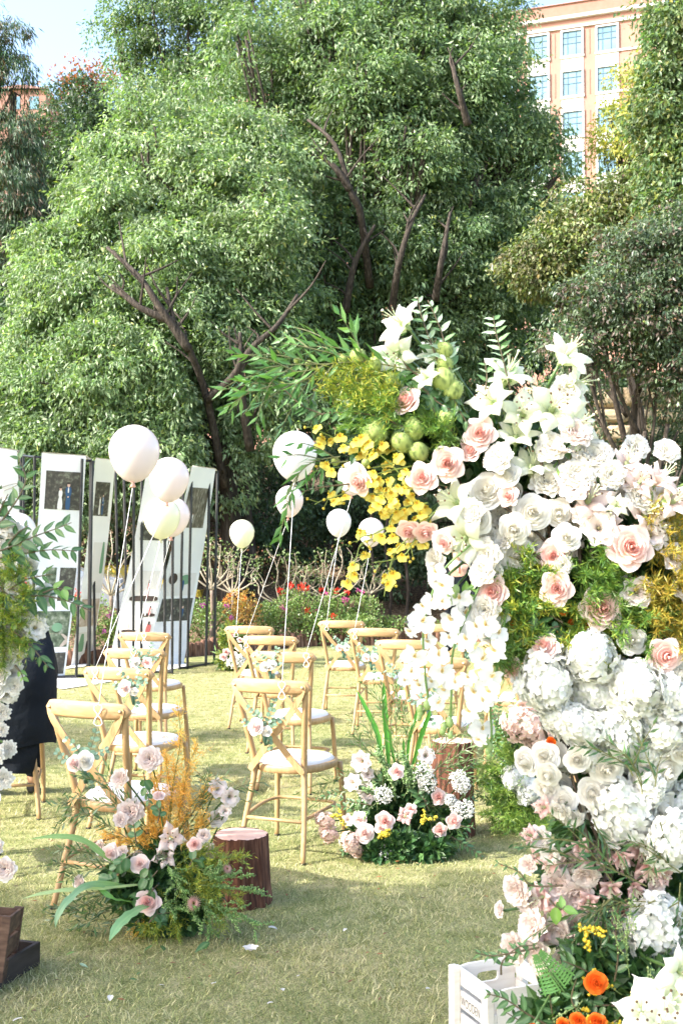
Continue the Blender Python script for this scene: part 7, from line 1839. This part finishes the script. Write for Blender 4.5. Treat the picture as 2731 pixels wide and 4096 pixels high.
for path in ([(900, 1150), (880, 1050), (800, 1020)], [(940, 1300), (930, 1380), (960, 1420)], [(980, 1020), (940, 900), (900, 830)], [(1030, 1050), (1050, 930), (1040, 860)], [(1080, 1080), (1100, 980), (1130, 900)], [(980, 1300), (1000, 1370), (980, 1430)], [(900, 1100), (820, 1160), (780, 1130)], [(1000, 1100), (980, 1000), (950, 960)], [(1040, 1080), (1080, 1000), (1090, 940)]):
    C2.beads([r3(x, y, 5.6) for x, y in path], n=260, twigs=9, tl=.07, r=.0045, spread=.018, col=((.26, .42, .16), (.40, .52, .28), (.18, .30, .10)))
for x, y, rr_ in ((1150, 950, .06), (1170, 1000, .05), (1340, 980, .05), (1360, 1010, .045), (1380, 1140, .05), (1330, 1130, .035), (930, 1060, .05), (940, 1380, .045), (1290, 1090, .03)): C2.cloud(r3(x, y, 5.58), rr_)
for path, L, c in (([(1170, 1100), (1120, 1050), (1180, 960)], .09, 'A'), ([(1180, 1150), (1150, 1080), (1160, 1040)], .09, 'A'), ([(870, 1120), (760, 1100), (650, 1060), (590, 1080)], .045, 'A'), ([(820, 1180), (740, 1130), (660, 1130)], .045, 'A'), ([(1300, 1150), (1380, 1120), (1430, 1080)], .05, 'A'), ([(1300, 1290), (1400, 1350), (1490, 1420)], .05, 'A'), ([(960, 1360), (900, 1400), (860, 1400)], .05, 'A'), ([(800, 1320), (720, 1370), (680, 1370)], .045, 'A'),
                   ([(1350, 1230), (1400, 1240), (1430, 1230)], .04, 'A'), ([(1020, 1380), (1080, 1400), (1150, 1390)], .05, 'A'), ([(1150, 1320), (1200, 1390), (1220, 1410)], .05, 'A')):
    C2.broad([r3(x, y, 5.6) for x, y in path], L=L, col=c, step=.03)
C2.beads([r3(1120, 1250, 5.5), r3(1150, 1200, 5.5), r3(1170, 1190, 5.5)], col=((.62, .50, .05),), r=.007, n=40, twigs=3, tl=.05, name='yellow_blossom_spray'); C2.beads([r3(900, 1290, 5.5), r3(920, 1290, 5.5), r3(950, 1280, 5.5)], col=((.62, .50, .05),), r=.007, n=40, twigs=3, tl=.04, name='yellow_blossom_spray')
C2.beads([r3(760, 1260, 5.5), r3(700, 1200, 5.5), r3(670, 1170, 5.5)], col=((.62, .50, .05),), r=.006, n=30, twigs=3, tl=.05, name='yellow_blossom_spray')
C2.filler([r3(x, y, 5.6) for x, y in [(900, 1400), (980, 1400), (1060, 1390), (1140, 1380), (1020, 1340), (1220, 1350)]], 1500, .06, L=.05, W=.014, name='base_leaves')
C2.filler([r3(x, y, 5.75) for x, y in [(850, 1250), (950, 1300), (1050, 1320), (1150, 1300), (1250, 1300), (900, 1150), (1000, 1150), (1100, 1100), (1200, 1150), (1300, 1200), (1000, 1000), (1100, 1000), (900, 1380), (1100, 1380), (820, 1340), (1200, 1220), (950, 1060), (1060, 1220)]], 5200, .085, L=.045, W=.013)
C2.finish()

# ------------------------------------------------------------------ bouquet behind the arch
C3 = Arr('ground_bouquet', (P(2120, 3300, 6.2).x, 6.25, 0), 'leafy bouquet with pink and white hydrangeas glimpsed between stump and arch', 'bouquet', 5)
g = Geo(); tube(g, [(0, 0, 0), (0, 0, .3)], [.09, .11], 16); g.obj('pot', MT['greenpot'], C3.t)
C3.hubs = [tuple(C3.o + Vector((0, 0, .35)))]
for kind, l in (('hyd_pink', [(2100, 2890, 170), (2150, 2960, 130)]), ('hyd_deep', [(2200, 2880, 90), (2230, 2830, 80)]), ('hyd', [(2060, 3110, 110), (2110, 3160, 130), (2160, 3200, 90)])):
    for x, y, w in l: C3.flower(kind, P(x, y, 6.1), w / F * 6.1, (-.2, -1, .3))
for path in ([(2120, 3100), (2010, 2950), (1960, 2820)], [(2100, 3050), (2000, 2900), (2000, 2790)], [(2120, 3120), (1980, 3020), (1920, 2960)], [(2100, 3100), (1960, 3080), (1880, 3040)], [(2120, 3150), (2000, 3000), (1940, 2900)], [(2130, 3000), (2060, 2880), (2050, 2780)], [(2100, 3150), (1950, 3130), (1870, 3120)], [(2100, 3180), (1960, 3200), (1900, 3180)]):
    C3.broad([P(x, y, 6.15) for x, y in path], L=.05, col='B', step=.022)
for path in ([(2110, 3200), (2000, 3150), (1930, 3120)], [(2110, 3220), (2020, 3220), (1960, 3260)], [(2120, 3230), (2060, 3270), (2000, 3290)], [(2110, 3150), (2000, 3080), (1950, 3070)], [(2120, 3240), (2120, 3290), (2080, 3300)], [(2130, 3100), (2060, 3040), (2030, 3020)], [(2140, 3230), (2180, 3280), (2160, 3310)]):
    C3.needle([P(x, y, 6.1) for x, y in path], .035, 900, ((.22, .34, .06), (.30, .40, .08), (.12, .24, .05)), sub=10, spread=.16, w=.002)
C3.filler([P(x, y, 6.25) for x, y in [(2080, 3000), (2060, 3100), (2120, 3200), (2040, 3180), (2150, 3100), (2100, 3270), (2040, 2950)]], 2600, .10, L=.05, W=.012, pal=((.14, .24, .06), (.10, .20, .05), (.20, .30, .08)))
C3.finish()
# small far bouquet at the aisle by the banners
C4 = Arr('ground_bouquet', (P(935, 2655, 14.6).x, 14.7, 0), 'small far bouquet of pink roses on the lawn right of the banner frames', 'bouquet', 6)
C4.hubs = [tuple(C4.o + Vector((0, 0, .1)))]
for kind, l in (('rose_pink', [(893, 2628, 30), (905, 2608, 28), (935, 2620, 28), (955, 2590, 28), (925, 2540, 26), (960, 2560, 22)]), ('rose_white', [(975, 2625, 34), (985, 2605, 28), (945, 2645, 24)])):
    for x, y, w in l: C4.flower(kind, P(x, y, 14.5), w / F * 14.5, (0, -1, .3))
for x, y in ((930, 2650), (960, 2650), (950, 2635)): C4.cloud(P(x, y, 14.45), .08, 120, .012)
for path in ([(940, 2640), (890, 2640), (850, 2645)], [(940, 2640), (880, 2620), (860, 2600)], [(940, 2640), (1000, 2630), (1040, 2620)]): C4.narrow([P(x, y, 14.6) for x, y in path], L=.14, W=.010, step=.03, col=((.18, .30, .10), (.25, .36, .14)))
C4.filler([P(x, y, 14.7) for x, y in [(920, 2560), (940, 2590), (930, 2620), (960, 2640), (910, 2640), (930, 2530)]], 1600, .14, L=.07, W=.02, pal=((.22, .30, .06), (.30, .34, .07), (.12, .20, .06)))
C4.finish()

# ------------------------------------------------------------------ posies tied to the chair backs
def posy(key, px, py, Y, s, blooms, label):
    p = P(px, py, Y)
    a = Arr('chair_posy', p, label, 'posy', hash(label) % 1000 if False else len(label) * 7 + int(px)); a.t['group'] = 'posies tied to the chair backs'
    for dx, dz, d, kind in blooms: a.flower(kind, p + Vector((dx * s, -.02, dz * s)), d * s, (-.3 + dx * 3, -1, .2), stem=False, jit=.12)
    for path in ([(0, -.02), (-.03, .05), (-.08, .09)], [(0, -.02), (.03, .05), (.05, .12)], [(0, -.03), (.02, -.06), (.03, -.10)], [(0, 0), (-.06, .0), (-.10, .03)], [(0, 0), (.05, .02), (.09, .04)]):
        a.broad([p + Vector((x * s, .0, z * s)) for x, z in path], L=.034 * s, kind='round', col='A', step=.024 * s, stemr=.0015)
    g = Geo(); tube(g, [(.0, .0, -.03 * s), (.01 * s, .0, -.09 * s)], [.012 * s, .008 * s], 8, (.10, .20, .13)); g.obj('wrapped_stems', MT['leaf'], a.t)
    return a
R1 = [(-.035, .0, .085, 'rose_blush'), (.015, -.02, .05, 'rose_white')]
R2 = [(-.03, .0, .06, 'rose_blush'), (.03, .0, .065, 'rose_white')]
posy('l1', 335, 3040, 4.62, 1.05, [(-.03, -.01, .07, 'rose_blush'), (.01, 0, .075, 'rose_white')], 'posy of cream and blush roses on the nearest left chair')
posy('l2', 528, 2750, 6.0, 1.0, R1, 'posy with a blush rose on the second chair of the left column')
posy('l3', 578, 2648, 7.2, 1.0, [(-.05, .0, .07, 'rose_white'), (.02, 0, .065, 'rose_pink')], 'posy with a pink rose on the third chair of the left column')
posy('c1', 1055, 2905, 5.55, 1.05, R1, 'blush rose posy with eucalyptus on the front centre chair')
posy('c2', 1078, 2665, 7.1, 1.0, [(-.03, 0, .065, 'rose_white'), (.02, .01, .055, 'rose_white')], 'white rose posy on the second centre chair')
posy('c3', 1150, 2768, 7.3, .55, [(0, 0, .05, 'rose_pink')], 'small green posy dangling behind the front centre chair')
posy('r4', 1370, 2590, 10.4, 1.1, R2, 'blush and white posy on the farthest right column chair')
posy('r3', 1480, 2630, 9.3, 1.15, R2, 'blush and white posy on the second farthest right column chair')
posy('r2', 1590, 2700, 8.0, .9, [(.03, 0, .06, 'rose_white')], 'pale posy beside the orchid tips')
posy('r1', 1710, 2815, 6.65, 1.1, R2, 'blush and cream posy on the right column chair behind the orchids')
posy('f3', 1860, 2590, 9.6, 1.1, R2, 'cream posy seen through the hanging orchids')

# ------------------------------------------------------------------ petals and leaves fallen on the lawn
FL_ = [(305, 3808, 'L', .045), (318, 3855, 'W', .035), (655, 3803, 'A', .05), (612, 3782, 'A', .04), (840, 3770, 'A', .07), (520, 3916, 'A', .025), (562, 3888, 'A', .03), (1780, 3760, 'L', .02)]
for k, (x, y, c, L) in enumerate(FL_):
    p = G(x, y, .028); rr = random.Random(k)
    link('fallen_leaf', LM['broad' + c][k % 2], None, loc=p, rot=(rr.uniform(-.3, .3), rr.uniform(-.4, .4), rr.uniform(0, 6)), scale=L,
         label=['pale leaf on the lawn right of the brown tray', 'silvery leaf just below the pale leaf near the tray', 'green leaf on the grass in front of the foreground bouquet', 'dark green leaf left of the pale one before the bouquet', 'long green leaf under the bouquet\'s right side', 'tiny dark leaf in the shaded lawn', 'small green leaf in the shaded lawn below the bouquet', 'small leaf on the bright lawn near the crate'][k], cat='leaf')
g = Geo(); petal_surf(g, 0, 0, 0, 1, .42, .3, -.3, cup=.1, ruffle=.04, nv=5, nu=5, base=(.80, .76, .74), end=(.80, .79, .78)); PMesh = g.mesh('petal', [MT['petal']])
PT = [(1075, 3710, .035), (1375, 3725, .02), (440, 4003, .025), (848, 3935, .02), (1125, 3955, .02), (1070, 4015, .02), (655, 3940, .015), (1805, 3400, .03), (1745, 3403, .02), (55, 4085, .03), (1720, 3955, .02), (1190, 3905, .012)]
for k, (x, y, L) in enumerate(PT):
    rr = random.Random(k + 40); link('fallen_petal', PMesh, None, loc=G(x, y, .026), rot=(rr.uniform(-.4, .4), rr.uniform(-.4, .4), rr.uniform(0, 6)), scale=L, label=['pale petal on the lawn below the short stump', 'pale petal on the open lawn right of the fallen star blossom', 'pale petal at the bottom of the lawn below the brown tray', 'pale petal near the bottom centre of the lawn', 'pale petal in the sunlit lawn at the bottom centre', 'pale petal nearest the bottom edge in the middle', 'tiny petal in the shaded lawn below the bouquet', 'pale petal in the shade behind the crate near the taller stump', 'pale petal left of the other one beside the taller stump', 'pale petal at the very bottom left corner of the lawn', 'pale petal just left of the white crate', 'tiny petal in the shaded lawn left of the crate'][k], cat='petal', group='petals fallen on the lawn')
t = empty('fallen_blossom', G(1003, 3805, .02), label='white star-shaped blossom fallen on the shaded lawn', cat='blossom')
for k in range(5): link('petal', PMesh, t, rot=(0, -.4, k * 1.257 + .4), scale=.036)
rr = random.Random(77)
g = Geo()
for k in range(520):
    y = rr.uniform(3.5, 14) ** 1; x = rr.uniform(-.3, .3) * y; leaves(g, np.array([(x, y, .022)]), np.array([(rr.uniform(-1, 1), rr.uniform(-1, 1), .1)]), rr.uniform(.012, .035), .005, rr.choice([(.20, .10, .05), (.30, .12, .05), (.35, .28, .15), (.14, .09, .05)]), nrm=np.array([[0, -.2, 1]]))
g.obj('leaf_litter', MT['leaf'], None, smooth=False, kind='stuff')
